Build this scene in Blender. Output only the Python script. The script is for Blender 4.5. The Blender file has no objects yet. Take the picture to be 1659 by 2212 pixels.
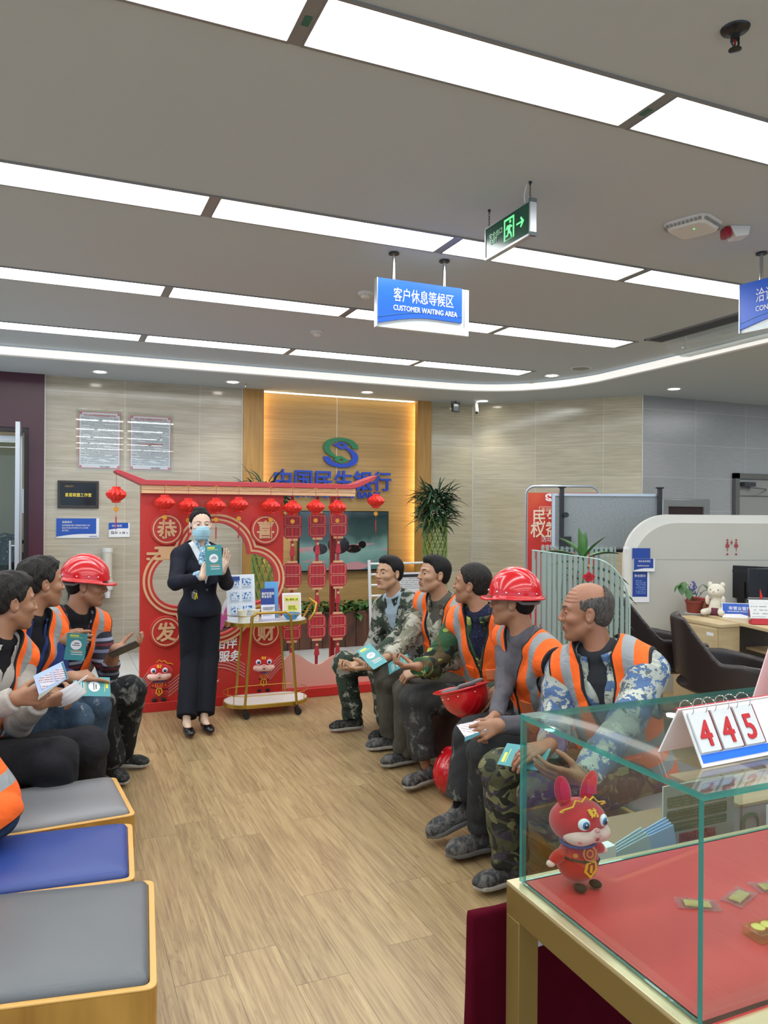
import bpy, bmesh, math, random
import numpy as np
from mathutils import Vector, Matrix, geometry
random.seed(7)
scene = bpy.context.scene
COL = scene.collection
PI = math.pi
# ------------------------------------------------------------------ camera
CAM_H = 1.6; YAW = math.radians(23.2); ROLL = math.radians(0.4); FPX = 1661.0
cd = bpy.data.cameras.new('camera'); cam = bpy.data.objects.new('camera', cd); COL.objects.link(cam)
cd.sensor_fit = 'HORIZONTAL'; cd.sensor_width = 36.0; cd.lens = FPX / 1659.0 * 36.0
cd.clip_start = 0.02; cd.clip_end = 100
cam.location = (0, 0, CAM_H)
cam.rotation_euler = (Matrix.Rotation(-YAW, 3, 'Z') @ Matrix.Rotation(PI/2, 3, 'X') @ Matrix.Rotation(ROLL, 3, 'Z')).to_euler()
scene.camera = cam
# ------------------------------------------------------------------ world, exposure
w = bpy.data.worlds.new('world'); scene.world = w; w.use_nodes = True
w.node_tree.nodes['Background'].inputs[0].default_value = (0.66, 0.86, 1.1, 1)
w.node_tree.nodes['Background'].inputs[1].default_value = 1.35
scene.view_settings.view_transform = 'Standard'; scene.view_settings.look = 'None'
scene.view_settings.gamma = 1.0; scene.view_settings.use_curve_mapping = False
scene.view_settings.exposure = 0.0
PANEL_E = 13.5      # ceiling light panels
DOWN_E = 20.0      # downlight discs
COVE_E = 0.65       # cove band
NICHE_E = 16.0      # warm strips beside the feature wall
# ------------------------------------------------------------------ pixel helpers (1659 x 2212 frame)
_fw = np.array([math.sin(YAW), math.cos(YAW), 0]); _rt = np.array([math.cos(YAW), -math.sin(YAW), 0])
def ray(px, py):
    u = (px-829.5)/FPX; v = (1106-py)/FPX; c, s = math.cos(ROLL), math.sin(ROLL)
    return _fw + (u*c - v*s)*_rt + np.array([0, 0, u*s + v*c])
def atz(px, py, z): d = ray(px, py); p = d*(z-CAM_H)/d[2]; p[2] = z; return p
def aty(px, py, y): d = ray(px, py); p = d*y/d[1]; p[2] += CAM_H; return p
def atx(px, py, x): d = ray(px, py); p = d*x/d[0]; p[2] += CAM_H; return p
def att(px, py, t): p = ray(px, py)*t; p[2] += CAM_H; return p
# ------------------------------------------------------------------ materials
def lin(c):
    if isinstance(c, str): c = tuple(int(c[i:i+2], 16)/255 for i in (0, 2, 4))
    return tuple((x/12.92 if x <= 0.04045 else ((x+0.055)/1.055)**2.4) for x in c[:3]) + (1,)
MATS = {}
class NT:
    """tiny node helper"""
    def __init__(s, name):
        s.m = bpy.data.materials.new(name); s.m.use_nodes = True; s.t = s.m.node_tree; s.n = s.t.nodes
        s.p = s.n['Principled BSDF']
    def new(s, typ, **kw):
        nd = s.n.new(typ)
        for k, v in kw.items():
            if k.startswith('i_'):
                key = k[2:]; key = int(key) if key.isdigit() else key.replace('_', ' ')
                s.set(nd.inputs[key], v)
            else: setattr(nd, k, v)
        return nd
    def set(s, inp, v):
        if isinstance(v, bpy.types.NodeSocket): s.t.links.new(v, inp)
        elif isinstance(v, bpy.types.Node): s.t.links.new(v.outputs[0], inp)
        else: inp.default_value = v
    def math(s, op, a, b=0.0, c=None):
        nd = s.n.new('ShaderNodeMath'); nd.operation = op; s.set(nd.inputs[0], a); s.set(nd.inputs[1], b)
        if c is not None: s.set(nd.inputs[2], c)
        return nd.outputs[0]
    def vmath(s, op, a, b=(0, 0, 0)):
        nd = s.n.new('ShaderNodeVectorMath'); nd.operation = op; s.set(nd.inputs[0], a); s.set(nd.inputs[1], b); return nd.outputs[0]
    def mix(s, f, a, b):
        nd = s.n.new('ShaderNodeMix'); nd.data_type = 'RGBA'
        s.set(nd.inputs[0], f); s.set(nd.inputs[6], a); s.set(nd.inputs[7], b); return nd.outputs[2]
    def coord(s, scale=(1, 1, 1), loc=(0, 0, 0), rot=(0, 0, 0)):
        c = s.n.new('ShaderNodeTexCoord'); mp = s.n.new('ShaderNodeMapping'); s.t.links.new(c.outputs['Object'], mp.inputs[0])
        mp.inputs[1].default_value = loc; mp.inputs[2].default_value = rot; mp.inputs[3].default_value = scale; return mp.outputs[0]
    def xyz(s, v=None):
        if v is None: v = s.coord()
        nd = s.n.new('ShaderNodeSeparateXYZ'); s.t.links.new(v, nd.inputs[0]); return nd.outputs
    def noise(s, v, scale, detail=3, rough=0.5, dist=0.0):
        nd = s.n.new('ShaderNodeTexNoise'); s.t.links.new(v, nd.inputs['Vector']); nd.inputs['Scale'].default_value = scale
        nd.inputs['Detail'].default_value = detail; nd.inputs['Roughness'].default_value = rough; nd.inputs['Distortion'].default_value = dist
        return nd.outputs[0]
    def ramp(s, f, stops, interp='LINEAR'):
        nd = s.n.new('ShaderNodeValToRGB'); s.set(nd.inputs[0], f); cr = nd.color_ramp; cr.interpolation = interp
        while len(cr.elements) < len(stops): cr.elements.new(0.5)
        for e, (p, c) in zip(cr.elements, stops): e.position = p; e.color = lin(c) if isinstance(c, str) else (c, c, c, 1)
        return nd.outputs[0]
    def bump(s, h, strength=0.2, dist=0.01):
        nd = s.n.new('ShaderNodeBump'); s.set(nd.inputs['Height'], h); nd.inputs['Strength'].default_value = strength
        nd.inputs['Distance'].default_value = dist; s.t.links.new(nd.outputs[0], s.p.inputs['Normal'])
    def base(s, v): s.set(s.p.inputs['Base Color'], v)
    def rough(s, v): s.set(s.p.inputs['Roughness'], v)
def M(name, color='808080', rough=0.5, metal=0.0, emit=0.0, ecol=None, coat=0.0, var=0.0, vscale=8.0, bump=0.0, bscale=200.0, spec=None, sheen=0.0, alpha=1.0, trans=0.0):
    if name in MATS: return MATS[name]
    n = NT(name); n.rough(rough); n.p.inputs['Metallic'].default_value = metal
    n.base(lin(color))
    if var:
        c = n.coord(); f = n.noise(c, vscale, 4)
        l = lin(color); n.base(n.mix(f, tuple(max(0, x*(1-var)) for x in l[:3])+(1,), tuple(min(1, x*(1+var)) for x in l[:3])+(1,)))
    if bump: n.bump(n.noise(n.coord(), bscale, 3), bump, 0.002)
    if emit: n.p.inputs['Emission Color'].default_value = lin(ecol or color); n.p.inputs['Emission Strength'].default_value = emit
    if coat: n.p.inputs['Coat Weight'].default_value = coat; n.p.inputs['Coat Roughness'].default_value = 0.05
    if spec is not None: n.p.inputs['Specular IOR Level'].default_value = spec
    if sheen: n.p.inputs['Sheen Weight'].default_value = sheen
    if alpha < 1: n.p.inputs['Alpha'].default_value = alpha
    if trans: n.p.inputs['Transmission Weight'].default_value = trans
    MATS[name] = n.m; return n.m
def tile_mat(name, ca, cb, seam, pu, pv, ou, ov, rough=0.13, streak=(2.5, 2.5, 38), sw=0.004):
    n = NT(name); X = n.xyz()
    f = n.noise(n.coord(streak), 1.0, 6, 0.6)
    cell = n.new('ShaderNodeTexWhiteNoise', noise_dimensions='2D')
    comb = n.new('ShaderNodeCombineXYZ')
    n.set(comb.inputs[0], n.math('FLOOR', n.math('DIVIDE', n.math('SUBTRACT', X[0], ou), pu)))
    n.set(comb.inputs[1], n.math('FLOOR', n.math('DIVIDE', n.math('SUBTRACT', X[2], ov), pv)))
    n.set(cell.inputs[0], comb)
    f2 = n.math('ADD', n.math('MULTIPLY', f, 1.0), n.math('MULTIPLY', n.math('SUBTRACT', cell.outputs[0], 0.5), 0.16))
    col = n.ramp(f2, [(0.3, ca), (0.72, cb)])
    def line(x, o, p): return n.math('LESS_THAN', n.math('ABSOLUTE', n.math('SUBTRACT', n.math('MODULO', n.math('ADD', n.math('SUBTRACT', x, o), 100*p + p/2), p), p/2)), sw/2)
    s = n.math('MAXIMUM', line(X[0], ou, pu), line(X[2], ov, pv))
    n.base(n.mix(s, col, lin(seam))); n.rough(rough); MATS[name] = n.m; return n.m
def fabric(name, color, dirt=None, amt=0.0, dscale=14.0, rough=0.85, c2=None, fold=0.4, fine=True):
    """woven cloth with optional splashes of dried cement or paint"""
    if name in MATS: return MATS[name]
    n = NT(name); c = n.coord(); l = lin(color)
    f = n.noise(c, 9, 4); b = lin(c2) if c2 else tuple(x*0.72 for x in l[:3])+(1,)
    col = n.mix(n.ramp(f, [(0.35, 0.0), (0.65, 1.0)]), b, l)
    if dirt:
        d = n.noise(n.coord((1, 1, 0.7)), dscale, 7, 0.72, 0.4)
        k = n.ramp(d, [(0.63-amt, 0.0), (0.73-amt, 1.0)])
        col = n.mix(n.math('MULTIPLY', k, 0.7), col, lin(dirt))
    n.base(col); n.rough(rough); n.p.inputs['Specular IOR Level'].default_value = 0.25
    h = n.math('ADD', n.noise(n.coord((1, 1, 0.6)), 12, 3, 0.5, 1.2), n.math('MULTIPLY', n.noise(c, 260, 2), 0.12))
    n.bump(h, fold, 0.03); MATS[name] = n.m; return n.m
def camo(name, cols, stops, scale=7.0, snap=0.0, dist=1.0, stretch=(1, 1, 1.3)):
    n = NT(name); c = n.coord(stretch)
    if snap: c = n.vmath('SNAP', c, (snap, snap, snap))
    col = lin(cols[0])
    for i, (cc, st) in enumerate(zip(cols[1:], stops)):
        cs = n.vmath('ADD', c, (3.7*i+1.1, 1.9*i, 5.3*i))
        f = n.noise(cs, scale*(1+0.25*i), 5 if snap else 2.5, 0.62 if snap else 0.45, dist)
        col = n.mix(n.math('GREATER_THAN', f, st), col, lin(cc))
    n.base(col); n.rough(0.88)
    n.bump(n.noise(n.coord(), 12, 3, 0.5, 1.0), 0.45, 0.03); MATS[name] = n.m; return n.m
# ------------------------------------------------------------------ object helpers
def link(o, parent=None):
    COL.objects.link(o)
    if parent is not None: o.parent = parent
    return o
def tag(o, label=None, cat=None, group=None, kind=None):
    if label: o['label'] = label
    if cat: o['category'] = cat
    if group: o['group'] = group
    if kind: o['kind'] = kind
    return o
def thing(name, label, cat, loc=(0, 0, 0), rz=0.0, group=None, rot=None):
    o = bpy.data.objects.new(name, None); link(o); o.location = tuple(float(x) for x in loc)
    o.rotation_euler = rot if rot else (0, 0, rz); o.empty_display_size = 0.1
    return tag(o, label, cat, group)
def rotz(a): return np.array([[math.cos(a), -math.sin(a), 0], [math.sin(a), math.cos(a), 0], [0, 0, 1.0]])
def frame_to(d):
    d = np.array(d, float); d = d/np.linalg.norm(d); a = np.array([0, 0, 1.0]) if abs(d[2]) < 0.9 else np.array([1.0, 0, 0])
    u = np.cross(a, d); u /= np.linalg.norm(u); return u, np.cross(d, u), d
class MB:
    def __init__(s): s.v = []; s.f = []; s.mi = []; s.cur = 0
    def add(s, vs, fs):
        o = len(s.v); s.v += [tuple(float(a) for a in v) for v in vs]; s.f += [tuple(i+o for i in f) for f in fs]; s.mi += [s.cur]*len(fs); return s
    def m(s, i): s.cur = i; return s
    def box(s, c, d, R=None):
        c = np.array(c, float); h = np.array(d, float)/2
        P = [np.array([x, y, z])*h for x in (-1, 1) for y in (-1, 1) for z in (-1, 1)]
        if R is not None: P = [R @ p for p in P]
        return s.add([c+p for p in P], [(0, 1, 3, 2), (4, 6, 7, 5), (0, 4, 5, 1), (2, 3, 7, 6), (0, 2, 6, 4), (1, 5, 7, 3)])
    def b2(s, lo, hi): lo = np.array(lo, float); hi = np.array(hi, float); return s.box((lo+hi)/2, hi-lo)
    def tube(s, pts, r, n=10, cap=True, closed=False):
        pts = [np.array(p, float) for p in pts]; rs = r if hasattr(r, '__len__') else [r]*len(pts); N = len(pts); vs = []
        pu = None
        for i, p in enumerate(pts):
            if closed: d = pts[(i+1) % N]-pts[i-1]
            else: d = pts[min(i+1, N-1)]-pts[max(i-1, 0)]
            d = d/(np.linalg.norm(d)+1e-12)
            if pu is None: u = frame_to(d)[0]
            else: u = pu-d*np.dot(pu, d); u /= (np.linalg.norm(u)+1e-12)
            pu = u; w = np.cross(d, u)
            for k in range(n): a = 2*PI*k/n; vs.append(p+rs[i]*(math.cos(a)*u+math.sin(a)*w))
        fs = []
        for i in range(N if closed else N-1):
            j = (i+1) % N
            for k in range(n): fs.append((i*n+k, i*n+(k+1) % n, j*n+(k+1) % n, j*n+k))
        if cap and not closed: fs.append(tuple(range(n))[::-1]); fs.append(tuple((N-1)*n+k for k in range(n)))
        return s.add(vs, fs)
    def cyl(s, a, b, r, n=20, r2=None): return s.tube([a, b], [r, r if r2 is None else r2], n)
    def lathe(s, prof, c=(0, 0, 0), n=32, axis=None, cap=True):
        """prof: list of (radius, height); axis: direction (default z)"""
        u, w, d = (np.array([1.0, 0, 0]), np.array([0, 1.0, 0]), np.array([0, 0, 1.0])) if axis is None else frame_to(axis)
        c = np.array(c, float); vs = []
        for r, h in prof:
            for k in range(n): a = 2*PI*k/n; vs.append(c+d*h+r*(math.cos(a)*u+math.sin(a)*w))
        fs = [(i*n+k, i*n+(k+1) % n, (i+1)*n+(k+1) % n, (i+1)*n+k) for i in range(len(prof)-1) for k in range(n)]
        if cap: fs.append(tuple(range(n))[::-1]); fs.append(tuple((len(prof)-1)*n+k for k in range(n)))
        return s.add(vs, fs)
    def ell(s, c, r, n=20, m=12, R=None):
        vs = []; c = np.array(c, float)
        for i in range(m+1):
            t = PI*i/m
            for k in range(n):
                a = 2*PI*k/n; p = np.array([r[0]*math.sin(t)*math.cos(a), r[1]*math.sin(t)*math.sin(a), r[2]*math.cos(t)])
                if R is not None: p = R @ p
                vs.append(c+p)
        return s.add(vs, [(i*n+k, (i+1)*n+k, (i+1)*n+(k+1) % n, i*n+(k+1) % n) for i in range(m) for k in range(n)])
    def prism(s, poly, depth, O=(0, 0, 0), U=(1, 0, 0), V=(0, 0, 1), holes=(), both=True):
        """flat shape in the U,V plane pushed back by depth along U x V reversed"""
        O = np.array(O, float); U = np.array(U, float); V = np.array(V, float); N = np.cross(U, V); N = N/np.linalg.norm(N)
        loops = [list(poly)]+[list(h) for h in holes]
        flat = [p for l in loops for p in l]
        tris = geometry.tessellate_polygon([[Vector((p[0], p[1], 0)) for p in l] for l in loops])
        a = [O+U*p[0]+V*p[1] for p in flat]; b = [q-N*depth for q in a]; n = len(flat)
        fs = []
        for t in tris:
            p0, p1, p2 = (flat[i] for i in t)
            if (p1[0]-p0[0])*(p2[1]-p0[1])-(p1[1]-p0[1])*(p2[0]-p0[0]) < 0: t = t[::-1]
            fs.append(tuple(t)); fs.append(tuple(i+n for i in t[::-1]))
        o = 0
        for l in loops:
            k = len(l); ar = sum(l[i][0]*l[(i+1) % k][1]-l[(i+1) % k][0]*l[i][1] for i in range(k))
            for i in range(k):
                q = (o+i, o+(i+1) % k, n+o+(i+1) % k, n+o+i)
                ccw = ar > 0
                if l is not loops[0]: ccw = not ccw
                fs.append(q[::-1] if ccw else q)
            o += k
        return s.add(a+b, fs)
    def build(s, name, mats, parent=None, smooth=True, bevel=0.0, off=None, ang=35, seg=2):
        me = bpy.data.meshes.new(name); v = s.v
        if off is not None: v = [(p[0]-off[0], p[1]-off[1], p[2]-off[2]) for p in v]
        me.from_pydata(v, [], s.f); me.validate()
        for m_ in (mats if isinstance(mats, (list, tuple)) else [mats]): me.materials.append(m_)
        if len(me.polygons) == len(s.mi): me.polygons.foreach_set('material_index', s.mi)
        if smooth:
            me.polygons.foreach_set('use_smooth', [True]*len(me.polygons)); me.set_sharp_from_angle(angle=math.radians(ang))
        me.update()
        o = bpy.data.objects.new(name, me); link(o, parent)
        if bevel:
            b = o.modifiers.new('bevel', 'BEVEL'); b.width = bevel; b.segments = seg; b.limit_method = 'ANGLE'; b.angle_limit = math.radians(40)
        return o
def box_obj(name, lo, hi, mat, parent=None, bevel=0.0): return MB().b2(lo, hi).build(name, mat, parent, bevel=bevel)
def struct(o, **k): o['kind'] = 'structure'; return o
def copy_tree(o, parent=None):
    c = o.copy(); COL.objects.link(c)
    if parent is not None: c.parent = parent
    for ch in list(o.children): copy_tree(ch, c)
    return c
_tx = {}
def text(body, size, mat, O, U=(1, 0, 0), V=(0, 0, 1), name='lettering', parent=None, depth=0.002, bold=0.0, align='LEFT', sx=1.0, shear=0.0, spacing=1.0):
    """flat raised lettering; O is the left (or centre) of the base line"""
    cu = bpy.data.curves.new('t', 'FONT'); cu.body = body; cu.size = 1.0; cu.offset = 0.0; cu.align_x = align; cu.resolution_u = 3; cu.fill_mode = 'FRONT'
    cu.shear = shear; cu.space_character = spacing
    t = bpy.data.objects.new('t', cu); COL.objects.link(t)
    me = bpy.data.meshes.new_from_object(t.evaluated_get(bpy.context.evaluated_depsgraph_get()))
    bpy.data.objects.remove(t); bpy.data.curves.remove(cu)
    U = np.array(U, float); V = np.array(V, float); U /= np.linalg.norm(U); V /= np.linalg.norm(V); N = np.cross(U, V); O = np.array(O, float)
    b = bmesh.new(); b.from_mesh(me); bpy.data.meshes.remove(me)
    bmesh.ops.remove_doubles(b, verts=b.verts, dist=1e-4)
    if bold:
        base = b.faces[:]; kk = 0
        for dx, dy in ((1, 0), (-1, 0), (0, 1), (0, -1), (0.7, 0.7), (-0.7, 0.7), (0.7, -0.7), (-0.7, -0.7)):
            kk += 1; r = bmesh.ops.duplicate(b, geom=base)
            for e in r['geom']:
                if isinstance(e, bmesh.types.BMVert): e.co.x += dx*bold*0.8; e.co.y += dy*bold*0.8; e.co.z += kk*0.0001/size
    if depth:
        r = bmesh.ops.extrude_face_region(b, geom=b.faces[:])
        for e in r['geom']:
            if isinstance(e, bmesh.types.BMVert): e.co.z += depth/size
    for v in b.verts:
        p = O+U*v.co.x*size*sx+V*v.co.y*size+N*v.co.z*size; v.co = p
    bmesh.ops.recalc_face_normals(b, faces=b.faces)
    me = bpy.data.meshes.new(name); b.to_mesh(me); b.free(); me.materials.append(mat)
    o = bpy.data.objects.new(name, me); return link(o, parent)
def rrect(w, h, r, n=6, cx=0, cy=0):
    P = []
    for sx, sy, a0 in ((1, 1, 0), (-1, 1, PI/2), (-1, -1, PI), (1, -1, 1.5*PI)):
        for i in range(n+1): a = a0+PI/2*i/n; P.append((cx+sx*(w/2-r)+r*math.cos(a), cy+sy*(h/2-r)+r*math.sin(a)))
    return P
def circ(r, n=40, cx=0, cy=0): return [(cx+r*math.cos(2*PI*i/n), cy+r*math.sin(2*PI*i/n)) for i in range(n)]
def bez(p0, p1, p2, n=12): p0, p1, p2 = (np.array(p, float) for p in (p0, p1, p2)); return [tuple((1-t)**2*p0+2*t*(1-t)*p1+t*t*p2) for t in np.linspace(0, 1, n)]
# ================================================================== smooth solids (distance fields turned into meshes)
def smin(a, b, k):
    h = np.clip(0.5+0.5*(b-a)/k, 0, 1); return b*(1-h)+a*h-k*h*(1-h)
def smax(a, b, k): return -smin(-a, -b, k)
def s_cone(p, a, b, ra, rb):
    a = np.asarray(a, np.float32); b = np.asarray(b, np.float32); ba = b-a; h = np.clip(((p-a) @ ba)/max(1e-9, float(ba @ ba)), 0, 1)
    return np.linalg.norm(p-a-h[:, None]*ba, axis=1)-(ra+(rb-ra)*h)
def s_ell(p, c, r, R=None):
    q = p-np.asarray(c, np.float32)
    if R is not None: q = q @ np.asarray(R, np.float32)
    r = np.asarray(r, np.float32); k0 = np.linalg.norm(q/r, axis=1); k1 = np.linalg.norm(q/(r*r), axis=1)
    return np.where(k1 > 1e-6, k0*(k0-1)/np.maximum(k1, 1e-6), -r.min())
def s_box(p, c, h, R=None, r=0.0):
    q = p-np.asarray(c, np.float32)
    if R is not None: q = q @ np.asarray(R, np.float32)
    q = np.abs(q)-(np.asarray(h, np.float32)-r); return np.linalg.norm(np.maximum(q, 0), axis=1)+np.minimum(q.max(axis=1), 0)-r
def folds(p, amp, f=22.0, seed=0.0, sq=(1, 1, 1)):
    q = p*np.asarray(sq, np.float32)*f; x, y, z = q[:, 0]+seed, q[:, 1]+seed*1.7, q[:, 2]
    w = np.sin(x*0.7+2*np.sin(y*0.5+z*0.9))+np.sin(y*1.1+1.7*np.sin(z*0.6+x*0.4)+1.3)+np.sin(z*1.3+2.2*np.sin(x*0.5-y*0.7)); w = w/3
    return amp*(1-np.abs(w)*2.2)
def sdf_mesh(f, lo, hi, h, name='m', pad=0.0):
    """naive surface nets over a sparse grid -> (verts, quads)"""
    B = 6; lo = np.array(lo, float)-h*2; hi = np.array(hi, float)+h*2
    nb = np.ceil((hi-lo)/(h*B)).astype(int); n = nb*B
    bc = np.stack(np.meshgrid(*[np.arange(k) for k in nb], indexing='ij'), -1).reshape(-1, 3)
    cen = (lo+(bc+0.5)*B*h-h*0.5).astype(np.float32); dc = f(cen)
    act = np.abs(dc) < B*h*0.87*1.35+0.012+pad
    V = np.empty(n, np.float32); Vb = V.reshape(nb[0], B, nb[1], B, nb[2], B); Vb[:] = dc.reshape(nb)[:, None, :, None, :, None]
    ab = bc[act]; off = np.stack(np.meshgrid(*[np.arange(B)]*3, indexing='ij'), -1).reshape(-1, 3)
    for s in range(0, len(ab), 1500):
        c = ab[s:s+1500]; idx = (c[:, None]*B+off[None]).reshape(-1, 3); V[idx[:, 0], idx[:, 1], idx[:, 2]] = f((lo+idx*h).astype(np.float32))
    V[0] = V[-1] = 1; V[:, 0] = V[:, -1] = 1; V[:, :, 0] = V[:, :, -1] = 1
    I = V < 0; C = [I[i:n[0]-1+i, j:n[1]-1+j, k:n[2]-1+k] for i in (0, 1) for j in (0, 1) for k in (0, 1)]
    al = C[0].copy(); an = C[0].copy()
    for c in C[1:]: al &= c; an |= c
    cells = np.argwhere(an & ~al)
    if len(cells) == 0: return np.zeros((0, 3)), np.zeros((0, 4), int)
    vid = -np.ones(np.array(n)-1, np.int32); vid[tuple(cells.T)] = np.arange(len(cells))
    acc = np.zeros((len(cells), 3)); cnt = np.zeros(len(cells))
    cor = np.array([(i, j, k) for i in (0, 1) for j in (0, 1) for k in (0, 1)])
    val = np.stack([V[cells[:, 0]+c[0], cells[:, 1]+c[1], cells[:, 2]+c[2]] for c in cor], 1)
    for a in range(8):
        for b in range(a+1, 8):
            if np.abs(cor[a]-cor[b]).sum() != 1: continue
            va, vb = val[:, a], val[:, b]; m = (va < 0) != (vb < 0); t = np.where(m, va/np.where(m, va-vb, 1), 0)
            acc += np.where(m[:, None], cor[a]+t[:, None]*(cor[b]-cor[a]), 0); cnt += m
    verts = lo+(cells+acc/cnt[:, None])*h
    quads = []
    for ax in range(3):
        sl0 = [slice(1, None)]*3; sl0[ax] = slice(0, n[ax]-1); sl1 = [slice(1, None)]*3; sl1[ax] = slice(1, n[ax])
        A = I[tuple(sl0)]; Bq = I[tuple(sl1)]; e = np.argwhere(A != Bq)
        if len(e) == 0: continue
        s = A[tuple(e.T)]
        e = e.copy(); o1, o2 = [i for i in range(3) if i != ax]; e[:, o1] += 1; e[:, o2] += 1
        ok = (e[:, o1] < n[o1]-1) & (e[:, o2] < n[o2]-1) & (e[:, ax] < n[ax]-1); e = e[ok]; s = s[ok]
        def g(d1, d2): q = e.copy(); q[:, o1] -= d1; q[:, o2] -= d2; return vid[tuple(q.T)]
        q = np.stack([g(1, 1), g(0, 1), g(0, 0), g(1, 0)], 1)
        flip = s if ax != 1 else ~s
        q[~flip] = q[~flip][:, ::-1]; quads.append(q[(q >= 0).all(1)])
    return verts, np.concatenate(quads)
def mesh_obj(name, parts, mats, parent=None, off=(0, 0, 0), attr=None, R=None, mi=None):
    vs, fs, o = [], [], 0
    for v, q in parts: vs.append(v); fs.append(q+o); o += len(v)
    v = np.concatenate(vs); q = np.concatenate(fs).astype(np.int32); wv = v
    v = v-np.array(off)
    if R is not None: v = v @ R
    me = bpy.data.meshes.new(name); me.vertices.add(len(v)); me.vertices.foreach_set('co', v.astype(np.float32).ravel())
    me.loops.add(len(q)*4); me.loops.foreach_set('vertex_index', q.ravel()); me.polygons.add(len(q))
    me.polygons.foreach_set('loop_start', np.arange(0, len(q)*4, 4, dtype=np.int32)); me.polygons.foreach_set('loop_total', np.full(len(q), 4, np.int32))
    me.update(calc_edges=True); me.validate()
    for m_ in (mats if isinstance(mats, (list, tuple)) else [mats]): me.materials.append(m_)
    if mi is not None: me.polygons.foreach_set('material_index', mi(wv[q].mean(1)).astype(np.int32))
    me.polygons.foreach_set('use_smooth', np.ones(len(me.polygons), bool))
    if attr:
        for k, fn in attr.items():
            a = me.attributes.new(k, 'FLOAT', 'POINT'); a.data.foreach_set('value', fn(wv).astype(np.float32))
    me.update(); ob = bpy.data.objects.new(name, me); link(ob, parent)
    return ob
def sdf_obj(name, f, lo, hi, h, mat, parent=None, off=(0, 0, 0), **k): return mesh_obj(name, [sdf_mesh(f, lo, hi, h)], mat, parent, off, **k)
# ================================================================== SETTING
CEIL = 3.15; SOF = 3.05; BW = 9.05
m_ceil = M('ceiling_paint', 'bfcad2', 0.95)
m_white = M('white_paint', 'e6e6e2', 0.5)
def wood_floor():
    n = NT('wood_planks'); X = n.xyz(); pw, pl = 0.19, 1.25
    row = n.math('FLOOR', n.math('DIVIDE', X[0], pw))
    wn = n.new('ShaderNodeTexWhiteNoise', noise_dimensions='1D'); n.set(wn.inputs['W'], row)
    ys = n.math('ADD', n.math('DIVIDE', X[1], pl), n.math('MULTIPLY', wn.outputs[0], 1.0)); brd = n.math('FLOOR', ys)
    cb = n.new('ShaderNodeCombineXYZ'); n.set(cb.inputs[0], row); n.set(cb.inputs[1], brd)
    w2 = n.new('ShaderNodeTexWhiteNoise', noise_dimensions='2D'); n.set(w2.inputs[0], cb)
    off = n.vmath('MULTIPLY', w2.outputs[1], (7, 7, 7))
    v = n.vmath('ADD', n.coord((1, 1, 1)), off)
    g1 = n.noise(n.vmath('MULTIPLY', v, (38, 1.3, 1)), 1.0, 5, 0.65, 1.8)
    g2 = n.noise(n.vmath('MULTIPLY', v, (9, 1.1, 1)), 1.0, 3, 0.5, 2.5)
    g3 = n.noise(n.vmath('MULTIPLY', v, (130, 3.2, 1)), 1.0, 3, 0.6, 0.3)
    f = n.math('ADD', n.math('MULTIPLY', g1, 0.45), n.math('ADD', n.math('MULTIPLY', g2, 0.25), n.math('MULTIPLY', g3, 0.30)))
    col = n.ramp(f, [(0.34, '7c6444'), (0.44, '99805c'), (0.53, 'ad956c'), (0.68, 'bfa87d')])
    tone = n.ramp(w2.outputs[0], [(0.0, 0.8), (1.0, 1.0)])
    mm = n.new('ShaderNodeMix', data_type='RGBA', blend_type='MULTIPLY'); n.set(mm.inputs[0], 1.0); n.set(mm.inputs[6], col); n.set(mm.inputs[7], tone)
    kn = n.new('ShaderNodeTexVoronoi'); n.set(kn.inputs['Vector'], n.vmath('MULTIPLY', v, (9, 4, 1))); kn.inputs['Scale'].default_value = 1.0
    kd = n.ramp(kn.outputs['Distance'], [(0.03, 1.0), (0.12, 0.0)])
    col2 = n.mix(n.math('MULTIPLY', kd, 0.5), mm.outputs[2], lin('6e563f'))
    r1 = n.noise(n.vmath('MULTIPLY', v, (17, 0.8, 1)), 1.0, 2, 0.5, 2.2); rg = n.math('ABSOLUTE', n.math('SUBTRACT', n.math('FRACT', n.math('MULTIPLY', r1, 9.0)), 0.5))
    gm = n.ramp(n.noise(n.vmath('MULTIPLY', v, (5, 1.0, 1)), 1.0, 2), [(0.45, 0.0), (0.6, 1.0)])
    col2 = n.mix(n.math('MULTIPLY', n.math('MULTIPLY', n.ramp(rg, [(0.0, 1.0), (0.16, 0.0)]), gm), 0.55), col2, lin('6f5334'))
    fx = n.math('FRACT', n.math('DIVIDE', X[0], pw)); fy = n.math('FRACT', ys)
    s = n.math('MAXIMUM', n.math('LESS_THAN', fx, 0.014), n.math('LESS_THAN', fy, 0.0028))
    n.base(n.mix(n.math('MULTIPLY', s, 0.6), col2, lin('5a4128'))); n.rough(n.ramp(f, [(0.3, 0.36), (0.7, 0.3)])); n.bump(f, 0.06, 0.002)
    return n.m
m_floor = wood_floor()
def floor_tile():
    n = NT('white_floor_tile'); X = n.xyz()
    def ln(x, p, o): return n.math('LESS_THAN', n.math('FRACT', n.math('DIVIDE', n.math('ADD', x, o), p)), 0.006)
    s = n.math('MAXIMUM', ln(X[0], 0.8, 8.03), ln(X[1], 0.8, 8.15))
    c = n.mix(n.noise(n.coord(), 2, 5), lin('c9ccc9'), lin('dfe1de')); n.base(n.mix(s, c, lin('9a9c98'))); n.rough(0.12); return n.m
FY = 6.52
struct(MB().b2((-8, -6, -0.1), (12, FY, 0)).build('floor', m_floor))
struct(MB().b2((-8, 7.35, -0.1), (12, 16, 0)).build('floor', floor_tile()))
struct(MB().b2((-8, FY, -0.1), (12, 7.35, 0)).build('floor', M('grey_stone_border', '8f9593', 0.25, var=0.12, vscale=30)))
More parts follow.
